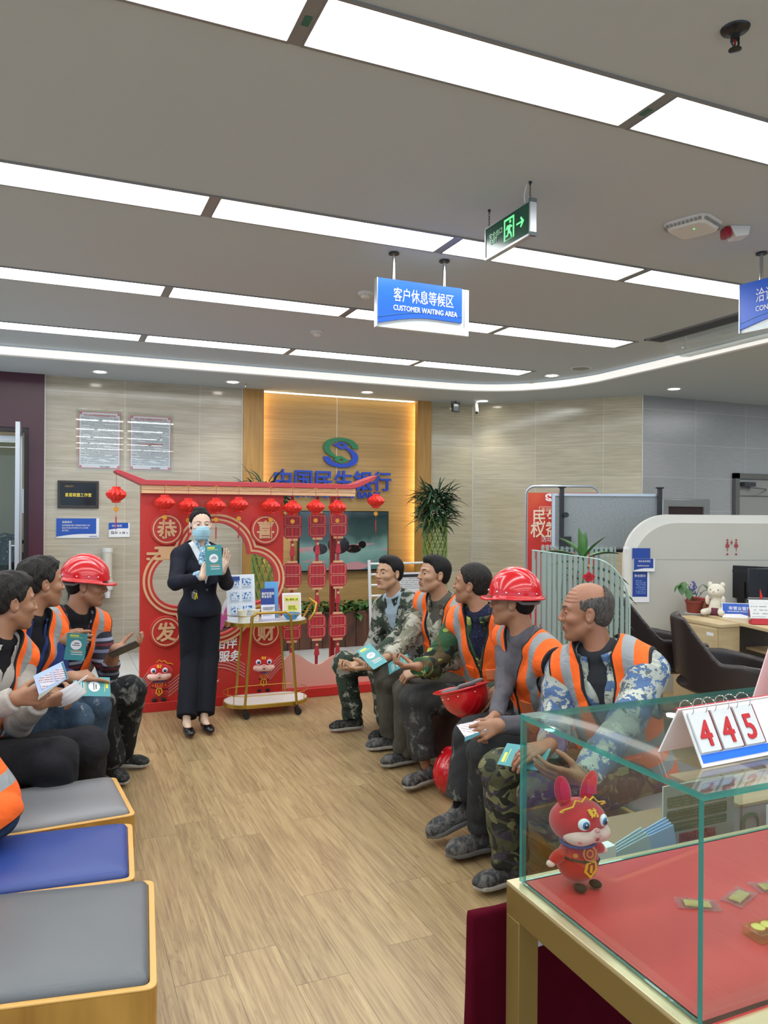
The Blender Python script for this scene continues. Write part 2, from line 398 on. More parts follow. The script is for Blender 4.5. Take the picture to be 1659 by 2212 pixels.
# ceiling and lowered border with the lit edge
struct(MB().b2((-8, -6, CEIL), (6.2, 9.0, CEIL+0.1)).build('ceiling', m_ceil))
edge = [(-8, 8.08), (4.2, 8.08)] + bez((4.2, 8.08), (5.3, 8.08), (5.52, 6.9), 12)[1:] + [(5.55, 6.0), (5.55, -6)]
sof = edge + [(12, -6), (12, 16), (-8, 16)]
o = MB().prism(sof, 0.14, (0, 0, CEIL+0.04), (1, 0, 0), (0, 1, 0)); o.v = [(x, y, z) for x, y, z in o.v]
struct(o.build('ceiling', M('soffit_paint', 'bfcad2', 0.9)))
b = MB()
N = len(edge)
for i in range(N-1):
    p, q = edge[i], edge[i+1]; d = np.array([q[0]-p[0], q[1]-p[1]]); d /= np.linalg.norm(d); nn = (d[1]*0.012, -d[0]*0.012)
    b.add([(p[0]+nn[0], p[1]+nn[1], 3.062), (q[0]+nn[0], q[1]+nn[1], 3.062), (q[0]+nn[0], q[1]+nn[1], 3.135), (p[0]+nn[0], p[1]+nn[1], 3.135),
           (p[0], p[1], 3.062), (q[0], q[1], 3.062), (q[0], q[1], 3.135), (p[0], p[1], 3.135)], [(0, 1, 2, 3), (7, 6, 5, 4), (0, 4, 5, 1), (3, 2, 6, 7)])
m_cove = M('glowing_reveal_face', 'f4f2ea', 0.5, emit=COVE_E, ecol='fffdf6')  # reveal face glows by itself in place of a hidden cove light
tag(b.build('cove_reveal_glow', m_cove), 'long white cove reveal, given its own glow, along the edge of the ceiling recess', 'light')
struct(MB().tube([(p[0], p[1], 3.058) for p in edge], 0.011, 6).build('trim_1', m_white))
# walls (local x runs along the wall)
trav = tile_mat('travertine_panels', 'aea591', 'c6bfae', 'd6d1c4', 0.825, 0.4175, 0.72, 0.385)
trav2 = tile_mat('travertine_panels_warm', 'b2aa90', 'cfc7ac', 'dcd8c8', 0.86, 0.4175, 0.0, 0.385)
greyt = tile_mat('grey_panels', '909394', 'a2a5a5', 'b8bab9', 0.86, 0.4175, 0.0, 0.385, rough=0.25, streak=(6, 6, 200))
def wall(name, a, b_, z0, z1, mat, th=0.12):
    a = np.array(a, float); b_ = np.array(b_, float); L = np.linalg.norm(b_-a)
    o = MB().b2((0, 0, z0), (L, th, z1)).build(name, mat); o.location = (a[0], a[1], 0); o.rotation_euler = (0, 0, math.atan2(b_[1]-a[1], b_[0]-a[0])); return struct(o)
DX0, DX1 = -0.10, 2.045
wl = MB().b2((DX0, BW, 0), (DX1, BW+0.12, SOF)).build('wall_back', trav); struct(wl)
wr = wall('wall_back', (4.525, BW), (5.17, BW), 0, SOF, trav2)
wall('wall_right', (5.17, BW), (6.60, 7.40), 0, SOF, trav2)
wall('wall_right', (6.60, 7.40), (12, 7.40), 0, SOF, greyt)
wall('wall_right', (12, 7.4), (12, -6), 0, SOF, greyt)
# light corner trims
tm = M('steel_corner_trim', 'd9d8d0', 0.3, 0.2)
struct(MB().b2((-0.108, BW-0.006, 0), (-0.095, BW+0.01, SOF)).build('trim_2', tm)); struct(MB().b2((2.035, BW-0.006, 0), (2.047, BW, SOF)).build('trim_3', tm))
struct(MB().cyl((5.17, BW-0.004, 0), (5.17, BW-0.004, SOF), 0.006, 8).build('trim_4', tm)); struct(MB().cyl((6.60, 7.397, 0), (6.60, 7.397, SOF), 0.006, 8).build('trim_5', tm))
# maroon portal at far left with glass doors and the room beyond
m_mar = M('maroon_laminate', '4b2230', 0.25, var=0.1, vscale=3)
zt = 2.47
struct(MB().b2((-6, BW-0.04, zt), (DX0-0.005, BW+0.1, SOF)).build('wall_back', m_mar))
struct(MB().b2((-0.255, BW-0.04, 0), (DX0-0.005, BW+0.1, zt)).build('door_1', m_mar))
struct(MB().b2((-0.30, BW-0.02, 0), (-0.255, BW+0.12, zt)).b2((-2.6, BW-0.02, zt-0.04), (-0.30, BW+0.12, zt)).build('door_1', M('dark_jamb', '2a1d22', 0.4)))
m_alu = M('brushed_aluminium', 'b9bec2', 0.32, 0.85); m_gl = None
def glass_mat(name, tint='f2fbf8', refl=0.05, body=None, amt=0.0, ior=1.45):
    m = bpy.data.materials.new(name); m.use_nodes = True; t = m.node_tree; t.nodes.clear()
    out = t.nodes.new('ShaderNodeOutputMaterial'); tr = t.nodes.new('ShaderNodeBsdfTransparent'); tr.inputs[0].default_value = lin(tint)
    gl = t.nodes.new('ShaderNodeBsdfGlossy'); gl.inputs['Roughness'].default_value = 0.01
    lw = t.nodes.new('ShaderNodeLayerWeight'); lw.inputs[0].default_value = 0.5; pw = t.nodes.new('ShaderNodeMath'); pw.operation = 'POWER'; t.links.new(lw.outputs['Facing'], pw.inputs[0]); pw.inputs[1].default_value = 4.5
    fr = t.nodes.new('ShaderNodeMath'); fr.operation = 'MULTIPLY_ADD'; t.links.new(pw.outputs[0], fr.inputs[0]); fr.inputs[1].default_value = 0.9; fr.inputs[2].default_value = ((ior-1)/(ior+1))**2*1.1; mx = t.nodes.new('ShaderNodeMixShader')
    t.links.new(fr.outputs[0], mx.inputs[0]); t.links.new(tr.outputs[0], mx.inputs[1]); t.links.new(gl.outputs[0], mx.inputs[2]); last = mx
    if amt:
        df = t.nodes.new('ShaderNodeBsdfDiffuse'); df.inputs[0].default_value = lin(body); m2 = t.nodes.new('ShaderNodeMixShader'); m2.inputs[0].default_value = amt
        t.links.new(mx.outputs[0], m2.inputs[1]); t.links.new(df.outputs[0], m2.inputs[2]); last = m2
    t.links.new(last.outputs[0], out.inputs[0]); MATS[name] = m; return m
m_glass = glass_mat('clear_glass'); m_glass_dark = glass_mat('door_glass', 'd8e2e0')
# room beyond the portal
struct(MB().b2((-8, 12.0, 0), (3, 12.1, 3.1)).build('wall_left', M('far_room_wall', 'a2937a', 0.8)))
struct(MB().b2((0.0, 9.2, 0), (0.1, 12.0, 3.1)).build('wall_left', M('far_room_side', '9a9890', 0.8)))
g = thing('glass_door', 'tall aluminium framed glass door leaf standing open at the maroon doorway', 'door', (-0.335, BW-0.03, 0), rz=math.radians(-89.5))
MB().b2((0, -0.02, 0.0), (0.05, 0.02, 2.44)).b2((0.85, -0.02, 0), (0.9, 0.02, 2.44)).b2((0.05, -0.02, 0.0), (0.85, 0.02, 0.08)).b2((0.05, -0.02, 2.38), (0.85, 0.02, 2.44)).build('door_frame', m_alu, g, bevel=0.003)
MB().b2((0.05, -0.005, 0.08), (0.85, 0.005, 2.38)).build('glass_pane', m_glass_dark, g)
MB().tube([(0.8, -0.06, 0.8), (0.8, -0.06, 1.3)], 0.012).cyl((0.8, -0.06, 0.85), (0.8, 0, 0.85), 0.008).cyl((0.8, -0.06, 1.25), (0.8, 0, 1.25), 0.008).build('door_handle', m_alu, g)
g = thing('sliding_door_panel', 'narrow fixed glass panel with grey frame inside the maroon doorway', 'door', (-0.7, BW+0.25, 0))
MB().b2((0, -0.02, 0), (0.045, 0.02, 2.4)).b2((0.32, -0.02, 0), (0.36, 0.02, 2.4)).b2((0.045, -0.02, 2.34), (0.32, 0.02, 2.4)).build('door_frame', m_alu, g)
MB().b2((0.045, -0.004, 0), (0.32, 0.004, 2.34)).build('glass_pane', m_glass_dark, g)
# feature niche
def wood_panel(name, cs, grain=(1.5, 6, 40), seam=True, rough=0.4, rotg=False):
    n = NT(name); f = n.noise(n.coord(grain), 1.0, 5, 0.55, 0.4); X = n.xyz()
    if seam:
        wn = n.new('ShaderNodeTexWhiteNoise', noise_dimensions='1D'); n.set(wn.inputs['W'], n.math('FLOOR', n.math('DIVIDE', n.math('ADD', X[2], 0.05), 0.195)))
        f = n.math('ADD', f, n.math('MULTIPLY', n.math('SUBTRACT', wn.outputs[0], 0.5), 0.3))
    n.base(n.ramp(f, [(0.3, cs[0]), (0.7, cs[1])])); n.rough(rough); MATS[name] = n.m; return n.m
m_oak = wood_panel('honey_oak_panel', ('a3834e', 'bd9b63'))
m_oakcol = wood_panel('honey_oak_column', ('a87c3a', 'c0934f'), (30, 30, 2), seam=False)
NB = BW+0.14
struct(MB().b2((2.19, NB, 0), (3.278, NB+0.05, SOF)).b2((3.286, NB, 0), (4.43, NB+0.05, SOF)).build('wall_back', m_oak))
struct(MB().b2((3.276, NB+0.001, 0), (3.288, NB+0.02, SOF)).build('trim_6', M('pale_seam_strip', 'e8e2cf', 0.4)))
struct(MB().b2((2.047, BW-0.05, 0), (2.29, BW+0.03, SOF)).build('wall_back', m_oakcol)); struct(MB().b2((4.325, BW-0.05, 0), (4.525, BW+0.03, SOF)).build('wall_back', m_oakcol))
struct(MB().b2((2.047, BW+0.03, 0), (2.2, NB+0.04, SOF)).b2((4.42, BW+0.03, 0), (4.525, NB+0.04, SOF)).build('wall_back', m_oakcol))
m_led = M('warm_led', 'ffe7b0', 0.5, emit=NICHE_E, ecol='ffdf9a')
for x0, x1, sd in ((2.215, 2.25, 'left'), (4.405, 4.418, 'right')):
    tag(MB().b2((x0, BW+0.05, 0.9), (x1, BW+0.08, SOF-0.02)).build('led_strip', m_led), f'hidden warm light strip behind the {sd} oak column of the logo wall', 'light')
tag(MB().b2((2.3, NB-0.1, SOF-0.008), (4.32, NB-0.03, SOF-0.001)).build('led_strip', M('warm_led_top', 'fff6e0', 0.5, emit=2.5, ecol='fff0d0')), 'thin bright light slot across the top of the logo wall', 'light')
# ------------------------------------------------------------------ ceiling lights
m_panel = M('light_diffuser', 'ffffff', 0.4, emit=PANEL_E, ecol='fbfeff'); m_frame = M('fixture_frame', '8d8f90', 0.4, 0.3)
XS = [-4.68, -3.33, -1.98, -0.63, 0.72, 2.08, 3.44, 4.80]
for si, (y, x_end) in enumerate(((-2.6, 8), (-0.96, 8), (0.68, 8), (2.32, 8), (3.945, 8), (5.60, 4.85), (7.2, 4.85))):
    nm = ['hindmost unseen', 'second unseen', 'overhead unseen', 'nearest', 'second nearest', 'third nearest', 'farthest'][si]
    for i, x in enumerate(XS):
        if x > x_end - 1: continue
        if y < 2 and (x < -2 or x > 4.5): continue
        x0 = x+0.03; x1 = (XS[i+1] if i+1 < len(XS) else x+1.36)-0.03
        if si in (5, 6) and i == len(XS)-2: x1 -= 0.0
        if x1 > 5.5: x1 = 5.5
        pos = ['far left end', 'far left', 'left', 'left of centre', 'centre left', 'centre', 'right of centre', 'right end'][i]
        t = thing('ceiling_light', f'long glowing ceiling panel, {pos}, {nm} row of lights', 'light', (x0, y, CEIL), group='ceiling light panels')
        L = x1-x0
        MB().b2((0, -0.142, -0.008), (L, -0.128, 0.004)).b2((0, 0.128, -0.008), (L, 0.142, 0.004)).b2((-0.008, -0.142, -0.008), (0, 0.142, 0.004)).b2((L, -0.142, -0.008), (L+0.008, 0.142, 0.004)).build('frame', m_frame, t)
        MB().b2((0, -0.128, -0.004), (L, 0.128, 0.003)).build('diffuser', m_panel, t)
        if i+1 < len(XS) and x1 < 5.0:
            MB().b2((L+0.008, -0.142, -0.006), (L+0.052, 0.142, 0.004)).build('junction_plate', m_frame, t)
            if si in (3,): MB().b2((L+0.018, -0.02, -0.008), (L+0.042, 0.03, -0.006)).build('green_sticker', M('green_sticker', '2f6b58', 0.5), t)
m_down = M('downlight_emitter', 'fffaf0', 0.5, emit=DOWN_E, ecol='fff8ec'); m_dring = M('downlight_ring', 'efefec', 0.3)
def downlight(x, y, z, lab):
    t = thing('downlight', lab, 'light', (x, y, z), group='round recessed downlights')
    MB().lathe([(0.062, -0.002), (0.082, -0.006), (0.086, -0.001), (0.086, 0.001)], n=32).build('ring', m_dring, t)
    MB().lathe([(0.0, -0.0045), (0.06, -0.0045), (0.062, 0.0)], n=32, cap=False).build('lens', m_down, t)
    l = bpy.data.lights.new('downlight_beam', 'SPOT'); l.energy = 16; l.spot_size = math.radians(95); l.spot_blend = 0.7; l.shadow_soft_size = 0.05; l.color = (1, 0.95, 0.88)
    lo = bpy.data.objects.new('beam', l); link(lo, t); lo.location = (0, 0, -0.03)
for px, py, lab in ((216, 803, 'above the posters on the travertine wall'), (503, 825, 'left of the oak logo wall'), (793, 847, 'in front of the oak logo wall'), (1043, 866, 'near the corner security camera'), (1456, 840, 'washing the grey wall on the right')):
    p = atz(px, py, SOF); downlight(p[0], p[1], SOF, 'round recessed downlight '+lab)
p = atz(1192, 811, CEIL); downlight(p[0], p[1], CEIL, 'round recessed downlight in the main ceiling beside the speaker grille')
downlight(8.4, 6.2, SOF, 'round recessed downlight over the desk area')
for x, y, lab in ((7.2, 4.6, 'ceiling panel added out of view above the right hand desk'), (8.7, 5.6, 'ceiling panel added out of view nearest the grey wall'), (7.2, 2.6, 'ceiling panel added out of view nearest the camera side'), (9.6, 4.0, 'ceiling panel added out of view farthest right')):
    t = thing('ceiling_light', lab, 'light', (x, y, SOF), group='added fill panels out of view'); MB().b2((-0.62, -0.32, -0.012), (0.62, 0.32, 0.0)).build('frame', m_frame, t); MB().b2((-0.6, -0.3, -0.016), (0.6, 0.3, -0.012)).build('diffuser', m_panel, t)  # panels added outside the frame to brighten the grey wall side
t = thing('ceiling_light', 'added unseen ceiling panel lighting the room beyond the maroon doorway', 'light', (-1.4, 10.6, SOF)); MB().b2((-0.62, -0.32, -0.012), (0.62, 0.32, 0.0)).build('frame', m_frame, t); MB().b2((-0.6, -0.3, -0.016), (0.6, 0.3, -0.012)).build('diffuser', m_panel, t)  # unseen panel put in so the far room is not dark
# smoke detectors, speaker, sprinkler, access point, alarm
m_pl = M('white_plastic', 'd9dad6', 0.4); m_dk = M('dark_metal', '3a3c3e', 0.35, 0.7); m_chrome = M('chrome', 'c8cacc', 0.15, 1.0)
for px, py, lab in ((790, 632, 'round smoke detector half hidden behind the blue waiting area sign'), (685, 716, 'round smoke detector between the third and fourth light rows'), (1150, 826, 'small round smoke detector near the ceiling recess corner')):
    p = atz(px, py, CEIL); t = thing('smoke_detector', lab, 'smoke detector', p, group='smoke detectors')
    MB().lathe([(0.056, 0.0), (0.056, -0.012), (0.05, -0.02), (0.0, -0.022)], n=28).build('base', m_pl, t)
    MB().lathe([(0.034, -0.02), (0.036, -0.03), (0.024, -0.042), (0.0, -0.043)], n=24).build('sensor_head', m_pl, t)
    MB().box((0.02, -0.028, -0.03), (0.006, 0.004, 0.004)).build('indicator', m_dk, t)
p = atz(1255, 795, CEIL); t = thing('ceiling_speaker', 'flat round ceiling speaker grille beyond the last light row', 'speaker', p)
MB().lathe([(0.11, 0.0), (0.11, -0.004), (0.1, -0.008), (0.0, -0.008)], n=36).build('rim', m_pl, t); MB().lathe([(0.092, -0.008), (0.09, -0.0095), (0, -0.0095)], n=36).build('grille', M('grille', '8a8b89', 0.6), t)
p = atz(1588, 62, CEIL); t = thing('sprinkler', 'dark metal sprinkler head hanging at the top right of the ceiling', 'sprinkler', p)
MB().lathe([(0.045, 0.0), (0.042, -0.006), (0.022, -0.012), (0.014, -0.02), (0.014, -0.035)], n=28).build('escutcheon', m_dk, t)
MB().tube([(-0.014, 0, -0.03), (-0.016, 0, -0.045), (-0.006, 0, -0.062), (0, 0, -0.064), (0.006, 0, -0.062), (0.016, 0, -0.045), (0.014, 0, -0.03)], 0.0035, 8).build('yoke', m_dk, t)
MB().lathe([(0.005, -0.062), (0.02, -0.066), (0.02, -0.068), (0.004, -0.072)], n=16).build('deflector', m_dk, t)
MB().cyl((0, 0, -0.035), (0, 0, -0.06), 0.003, 8).build('bulb', M('red_bulb', '9a2a2a', 0.2), t)
p = aty(531, 832, 8.7); t = thing('sprinkler', 'small sprinkler head by the left edge of the oak logo wall', 'sprinkler', (p[0], 8.7, SOF))
MB().lathe([(0.03, 0), (0.028, -0.005), (0.01, -0.01), (0.01, -0.03)], n=16).build('escutcheon', m_chrome, t); MB().lathe([(0.004, -0.03), (0.003, -0.05), (0.018, -0.052), (0.0, -0.055)], n=12).build('deflector', m_chrome, t)
p = atz(1497, 484, CEIL); t = thing('wireless_access_point', 'white rounded square wireless access point on the ceiling at right', 'router', p, rz=math.radians(20))
o = MB(); o.prism(rrect(0.25, 0.25, 0.06), 0.03, (0, 0, 0), (1, 0, 0), (0, 1, 0)); o.v = [(x*(0.8 if z < -0.02 else 1), y*(0.8 if z < -0.02 else 1), z*1.3) for x, y, z in o.v]; o.build('shell', m_pl, t, bevel=0.006)
o = MB()
for k in range(-4, 5):
    o.box((k*0.022, -0.112, -0.02), (0.013, 0.012, 0.014)); o.box((-0.112, k*0.022, -0.02), (0.012, 0.013, 0.014)); o.box((k*0.022, 0.112, -0.02), (0.013, 0.012, 0.014)); o.box((0.112, k*0.022, -0.02), (0.012, 0.013, 0.014))
o.build('vent_slots', M('ap_slots', '9a9c9a', 0.6), t)
MB().ell((-0.03, -0.02, -0.0395), (0.005, 0.005, 0.002), 10, 6).build('green_led', M('green_led', '40ff60', 0.3, emit=3), t)
p = atz(1590, 493, CEIL); t = thing('alarm_unit', 'small white and red alarm unit beside the access point', 'alarm', p, rz=math.radians(-23))
MB().prism([(-0.05, 0), (0.06, 0), (0.05, -0.05), (-0.02, -0.06)], 0.09, (0, -0.045, 0), (1, 0, 0), (0, 0, 1)).build('housing', m_pl, t, bevel=0.004)
MB().box((-0.055, 0.0, -0.028), (0.035, 0.075, 0.05)).build('red_lens', M('red_lens', '9c1730', 0.2), t, bevel=0.006)
# air vent with a clear deflector
t = thing('air_vent', 'long dark slotted air vent in the ceiling at right', 'vent', (4.91, 3.9, CEIL))
MB().b2((-0.1, -1.5, -0.01), (-0.085, 1.48, 0.003)).b2((0.085, -1.5, -0.01), (0.1, 1.48, 0.003)).b2((-0.1, 1.46, -0.01), (0.1, 1.48, 0.003)).build('frame', m_frame, t)
MB().b2((-0.085, -1.5, -0.001), (0.085, 1.46, 0.002)).build('backing', M('vent_dark', '26282a', 0.8), t)
o = MB()
for k in range(7): o.box((-0.07+k*0.0235, -0.02, -0.005), (0.004, 2.96, 0.012))
for k in range(13): o.box((0, -1.4+k*0.24, -0.004), (0.17, 0.006, 0.008))
o.build('slats', M('vent_slat', '7d8285', 0.4, 0.4), t)
t = thing('air_deflector', 'clear acrylic air deflector hanging under the long vent', 'deflector', (4.93, 3.9, CEIL))
o = MB()
prof = [(0.0, -0.07), (0.08, -0.12), (0.2, -0.15), (0.3, -0.14)]
vs = [(x, y, z+dz) for y in (-1.4, 1.36) for dz in (0, 0.006) for x, z in prof]
fs = []
for i in range(3): fs += [(i, i+1, 8+i+1, 8+i), (4+i, 12+i, 12+i+1, 4+i+1), (i, 4+i, 5+i, 1+i), (8+i, 9+i, 13+i, 12+i)]
fs += [(0, 8, 12, 4), (3, 7, 15, 11)]
o.add(vs, fs); o.build('acrylic_sheet', glass_mat('acrylic', 'f6fafa', body='dfe6e8', amt=0.18), t)
o = MB()
for y in (-0.9, 0.2, 1.2): o.tube([(0.09, y, 0.0), (0.09, y, -0.05), (0.07, y, -0.11)], 0.006, 6).box((0.08, y, -0.11), (0.05, 0.03, 0.012))
o.build('bracket', m_pl, t)
# ceiling reaches beyond the recess on the left/right handled by soffit
# AC/ security cameras
p = aty(1020, 872, 8.85)
t = thing('security_camera', 'white bullet security camera on the ceiling at the wall corner', 'camera', (p[0]+0.0, 8.75, SOF))
MB().lathe([(0.035, 0), (0.035, -0.015), (0.012, -0.02), (0.012, -0.05)], n=18).build('mount', m_pl, t)
MB().lathe([(0.022, -0.02), (0.027, 0.0), (0.027, 0.13), (0.022, 0.135)], (-0.0, 0.0, -0.05), 18, axis=(-0.25, -0.55, -0.8)).m(1).lathe([(0.018, 0.131), (0.018, 0.137)], (-0.0, 0.0, -0.05), 18, axis=(-0.25, -0.55, -0.8)).build('camera_body', [m_pl, m_dk], t)
p = aty(988, 884, 8.8)
t = thing('floodlight', 'small square grey floodlight bracketed under the ceiling beside the camera', 'light', (p[0], 8.85, SOF))
MB().box((0, 0, -0.085), (0.11, 0.05, 0.11), rotz(0.3)).build('housing', M('flood_housing', '5d6266', 0.4, 0.6), t, bevel=0.006)
MB().box((-0.008, -0.027, -0.085), (0.085, 0.004, 0.085), rotz(0.3)).build('lens', M('flood_lens', '9aa2a8', 0.15), t)
MB().tube([(-0.06, 0, -0.09), (-0.06, 0, -0.015), (0.06, 0, -0.015), (0.06, 0, -0.09)], 0.005, 6).cyl((0, 0, -0.015), (0, 0, 0), 0.01, 8).build('bracket', m_dk, t)
# ================================================================== WALL FITTINGS
BLUE = '1c4fa8'
m_blue = M('sign_blue', '1f55b4', 0.3); m_blue_l = M('sign_blue_bright', '1f6ad6', 0.3, emit=0.25); m_paper = M('paper_white', 'e9ebee', 0.5); m_ink = M('ink_black', '24262a', 0.6); m_wtxt = M('white_lettering', 'f2f4f6', 0.5)
m_red = M('festive_red', 'c22420', 0.5); m_gold = M('gold_print', 'd8b04a', 0.4); m_cream = M('cream_board', 'd9b48a', 0.5); m_redtxt = M('red_lettering', 'c0202a', 0.5)
def lines_mat(name, bg, ink, pitch, loc_lo, loc_hi, wscale=60, duty=0.42, thr=0.42, axis_u=0, rough=0.5):
    """rows of small illegible print on a sheet; rows run along local x, stacked in local z"""
    n = NT(name); X = n.xyz(); u, v = X[axis_u], X[2]
    fr = n.math('FRACT', n.math('DIVIDE', v, pitch)); row = n.math('FLOOR', n.math('DIVIDE', v, pitch))
    cb = n.new('ShaderNodeCombineXYZ'); n.set(cb.inputs[0], n.math('MULTIPLY', u, wscale)); n.set(cb.inputs[1], n.math('MULTIPLY', row, 7.31))
    w = n.noise(cb.outputs[0], 3.0, 1); cb2 = n.new('ShaderNodeCombineXYZ'); n.set(cb2.inputs[0], n.math('MULTIPLY', u, 4)); n.set(cb2.inputs[1], n.math('MULTIPLY', row, 3.7))
    w2 = n.noise(cb2.outputs[0], 1.3, 1)
    k = n.math('MULTIPLY', n.math('LESS_THAN', fr, duty), n.math('MULTIPLY', n.math('GREATER_THAN', w, thr), n.math('GREATER_THAN', w2, 0.36)))
    def inside(x, a, b_): return n.math('MULTIPLY', n.math('GREATER_THAN', x, a), n.math('LESS_THAN', x, b_))
    k = n.math('MULTIPLY', k, n.math('MULTIPLY', inside(u, loc_lo[0], loc_hi[0]), inside(v, loc_lo[1], loc_hi[1])))
    n.base(n.mix(k, lin(bg), lin(ink))); n.rough(rough); MATS[name] = n.m; return n.m
# notices on the travertine wall
for k, (x0, x1, z0, z1, lab) in enumerate(((0.21, 0.70, 2.03, 2.71, 'left one of two laminated text notices high on the travertine wall'), (0.745, 1.247, 2.03, 2.695, 'right one of two laminated wall notices, with two red headings'))):
    w_, h_ = x1-x0, z1-z0; t = thing('wall_notice', lab, 'notice', (x0, BW, z0), group='laminated wall notices')
    MB().b2((0, -0.012, 0), (w_, -0.008, h_)).build('acrylic_cover', glass_mat('notice_cover%d' % k, 'fafcfb'), t)
    MB().b2((0.03, -0.006, 0.03), (w_-0.03, -0.003, h_-0.03)).build('sheet', lines_mat('notice_print%d' % k, 'dfe1e8', '5b5f6c', 0.0115, (0.05, 0.075), (w_-0.05, h_-0.085), 90), t)
    o = MB()
    for a, b_ in (((0.03, 0.03), (w_-0.03, 0.036)), ((0.03, h_-0.036), (w_-0.03, h_-0.03)), ((0.03, 0.03), (0.036, h_-0.03)), ((w_-0.036, 0.03), (w_-0.03, h_-0.03))): o.b2((a[0], -0.0075, a[1]), (b_[0], -0.006, b_[1]))
    for cx in (0.05, w_-0.05):
        for cz in (0.05, h_-0.05): o.b2((cx-0.011, -0.0075, cz-0.011), (cx+0.011, -0.006, cz+0.011))
    o.build('pink_border', M('pink_border', 'd86a80', 0.5), t)
    text('中国人民银行消费者权益保护规定(节选)' if k else '中华人民共和国消费者权益保护(节选)', 0.026, m_redtxt, (w_/2, -0.008, h_-0.078), parent=t, align='CENTER', sx=0.78, depth=0.001)
    if k: text('中华人民共和国消费者权益(节选)', 0.024, m_redtxt, (w_/2, -0.008, h_*0.46), parent=t, align='CENTER', sx=0.78, depth=0.001)
    text('中国人民银行', 0.018, m_ink, (w_*0.5, -0.008, 0.042), parent=t, depth=0.001)
x0, x1, z0, z1 = 0.03, 0.448, 1.618, 1.918
t = thing('framed_plaque', 'black framed plaque with gold lettering on the travertine wall', 'plaque', (x0, BW, z0)); w_, h_ = x1-x0, z1-z0
o = MB(); o.prism([(0, 0), (w_, 0), (w_, h_), (0, h_)], 0.03, (0, -0.03, 0), holes=[[(0.028, 0.028), (w_-0.028, 0.028), (w_-0.028, h_-0.028), (0.028, h_-0.028)]]); o.build('frame', M('plaque_frame', '352f2d', 0.35), t, bevel=0.004)
MB().b2((0.02, -0.02, 0.02), (w_-0.02, -0.004, h_-0.02)).build('panel', M('plaque_black', '0b0c10', 0.12), t)
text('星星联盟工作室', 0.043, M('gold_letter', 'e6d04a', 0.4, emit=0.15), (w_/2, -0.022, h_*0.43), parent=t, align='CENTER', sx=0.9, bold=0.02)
text('中国民生银行', 0.019, M('gold_letter2', 'b98a2c', 0.4), (0.07, -0.022, h_*0.77), parent=t, sx=0.8)
def wave_sign(t, w_, h_, col, band, dep=0.012):
    MB().b2((0, -dep, 0), (w_, 0, h_)).build('board', m_paper, t, bevel=0.002)
    P = [(0, h_)]+[(0, band*0.35)]+[(x*w_, band*(0.35+0.65*math.sin(min(1, x*1.6)*PI/2))) for x in np.linspace(0.05, 0.93, 14)]+[(w_*0.93, h_)]
    MB().prism(P[::-1] if False else P, 0.001, (0, -dep-0.0012, 0)).build('blue_panel', col, t)
x0, z0, w_, h_ = 0.02, 1.292, 0.435, 0.215
t = thing('notice_sign', 'blue and white notice sign on the travertine wall below the black plaque', 'sign', (x0, BW, z0)); wave_sign(t, w_, h_, m_blue, 0.045)
text('温馨提示', 0.026, m_wtxt, (0.055, -0.014, 0.165), parent=t)
for k, s in enumerate(('如您需要我行客户经理服务请联系大堂', '请出示有效证件并配合工作人员办理', '进行登记。')): text(s, 0.019, m_wtxt, (0.055, -0.014, 0.132-k*0.028), parent=t, sx=0.88)
text('中国民生银行', 0.014, m_blue, (0.33, -0.013, 0.012), parent=t)
x0, z0, w_, h_ = 0.555, 1.298, 0.222, 0.162
t = thing('date_sign', 'small blue and white date sign showing 05 and 08 on the wall beside the lantern', 'sign', (x0, BW, z0))
MB().b2((0, -0.012, 0), (w_, 0, h_)).build('board', m_paper, t, bevel=0.002); MB().prism([(0, 0.085), (0.1, 0.1), (0.205, 0.1), (0.205, h_), (0, h_)], 0.001, (0, -0.0132, 0)).build('blue_panel', m_blue, t)
text('欢迎使用', 0.027, m_wtxt, (0.03, -0.014, 0.118), parent=t); text('05', 0.032, m_ink, (0.062, -0.013, 0.04), parent=t); text('月', 0.02, m_ink, (0.11, -0.013, 0.04), parent=t); text('08', 0.032, m_ink, (0.14, -0.013, 0.04), parent=t); text('日', 0.02, m_ink, (0.185, -0.013, 0.04), parent=t); text('今日\n日期', 0.018, m_ink, (0.02, -0.013, 0.055), parent=t)
# cup dispenser + water dispenser
p = aty(232, 1240, 8.9)
t = thing('cup_dispenser', 'tall white tube paper cup dispenser on the travertine wall behind the helmeted man', 'dispenser', (p[0], 8.93, 0.64))
MB().lathe([(0.052, 0.17), (0.052, 0.52)], n=24).build('tube', M('cup_tube', 'cfcabd', 0.25), t); MB().lathe([(0.057, 0.5), (0.057, 0.545), (0.0, 0.548)], n=24).build('cap', m_pl, t)
MB().lathe([(0.058, 0.09), (0.058, 0.2), (0.054, 0.2)], n=24).build('collar', m_pl, t); MB().lathe([(0.03, 0.0), (0.042, 0.09), (0.044, 0.092)], n=20).build('paper_cup', m_paper, t); MB().b2((-0.06, 0.03, 0.1), (0.06, 0.12, 0.2)).build('bracket', m_pl, t)
t = thing('water_dispenser', 'black water dispenser standing against the travertine wall, mostly hidden by the red hard hat', 'dispenser', (p[0]-0.24, 8.8, 0))
MB().b2((-0.16, -0.14, 0.02), (0.13, 0.2, 0.98)).build('body', M('black_gloss', '141516', 0.2), t, bevel=0.02); MB().b2((-0.12, -0.15, 0.6), (0.09, -0.138, 0.85)).build('niche_panel', m_dk, t); MB().b2((-0.15, -0.13, 0), (0.12, 0.19, 0.02)).build('base', m_dk, t); MB().cyl((-0.03, -0.165, 0.78), (-0.03, -0.14, 0.78), 0.012, 10).build('tap', m_chrome, t)
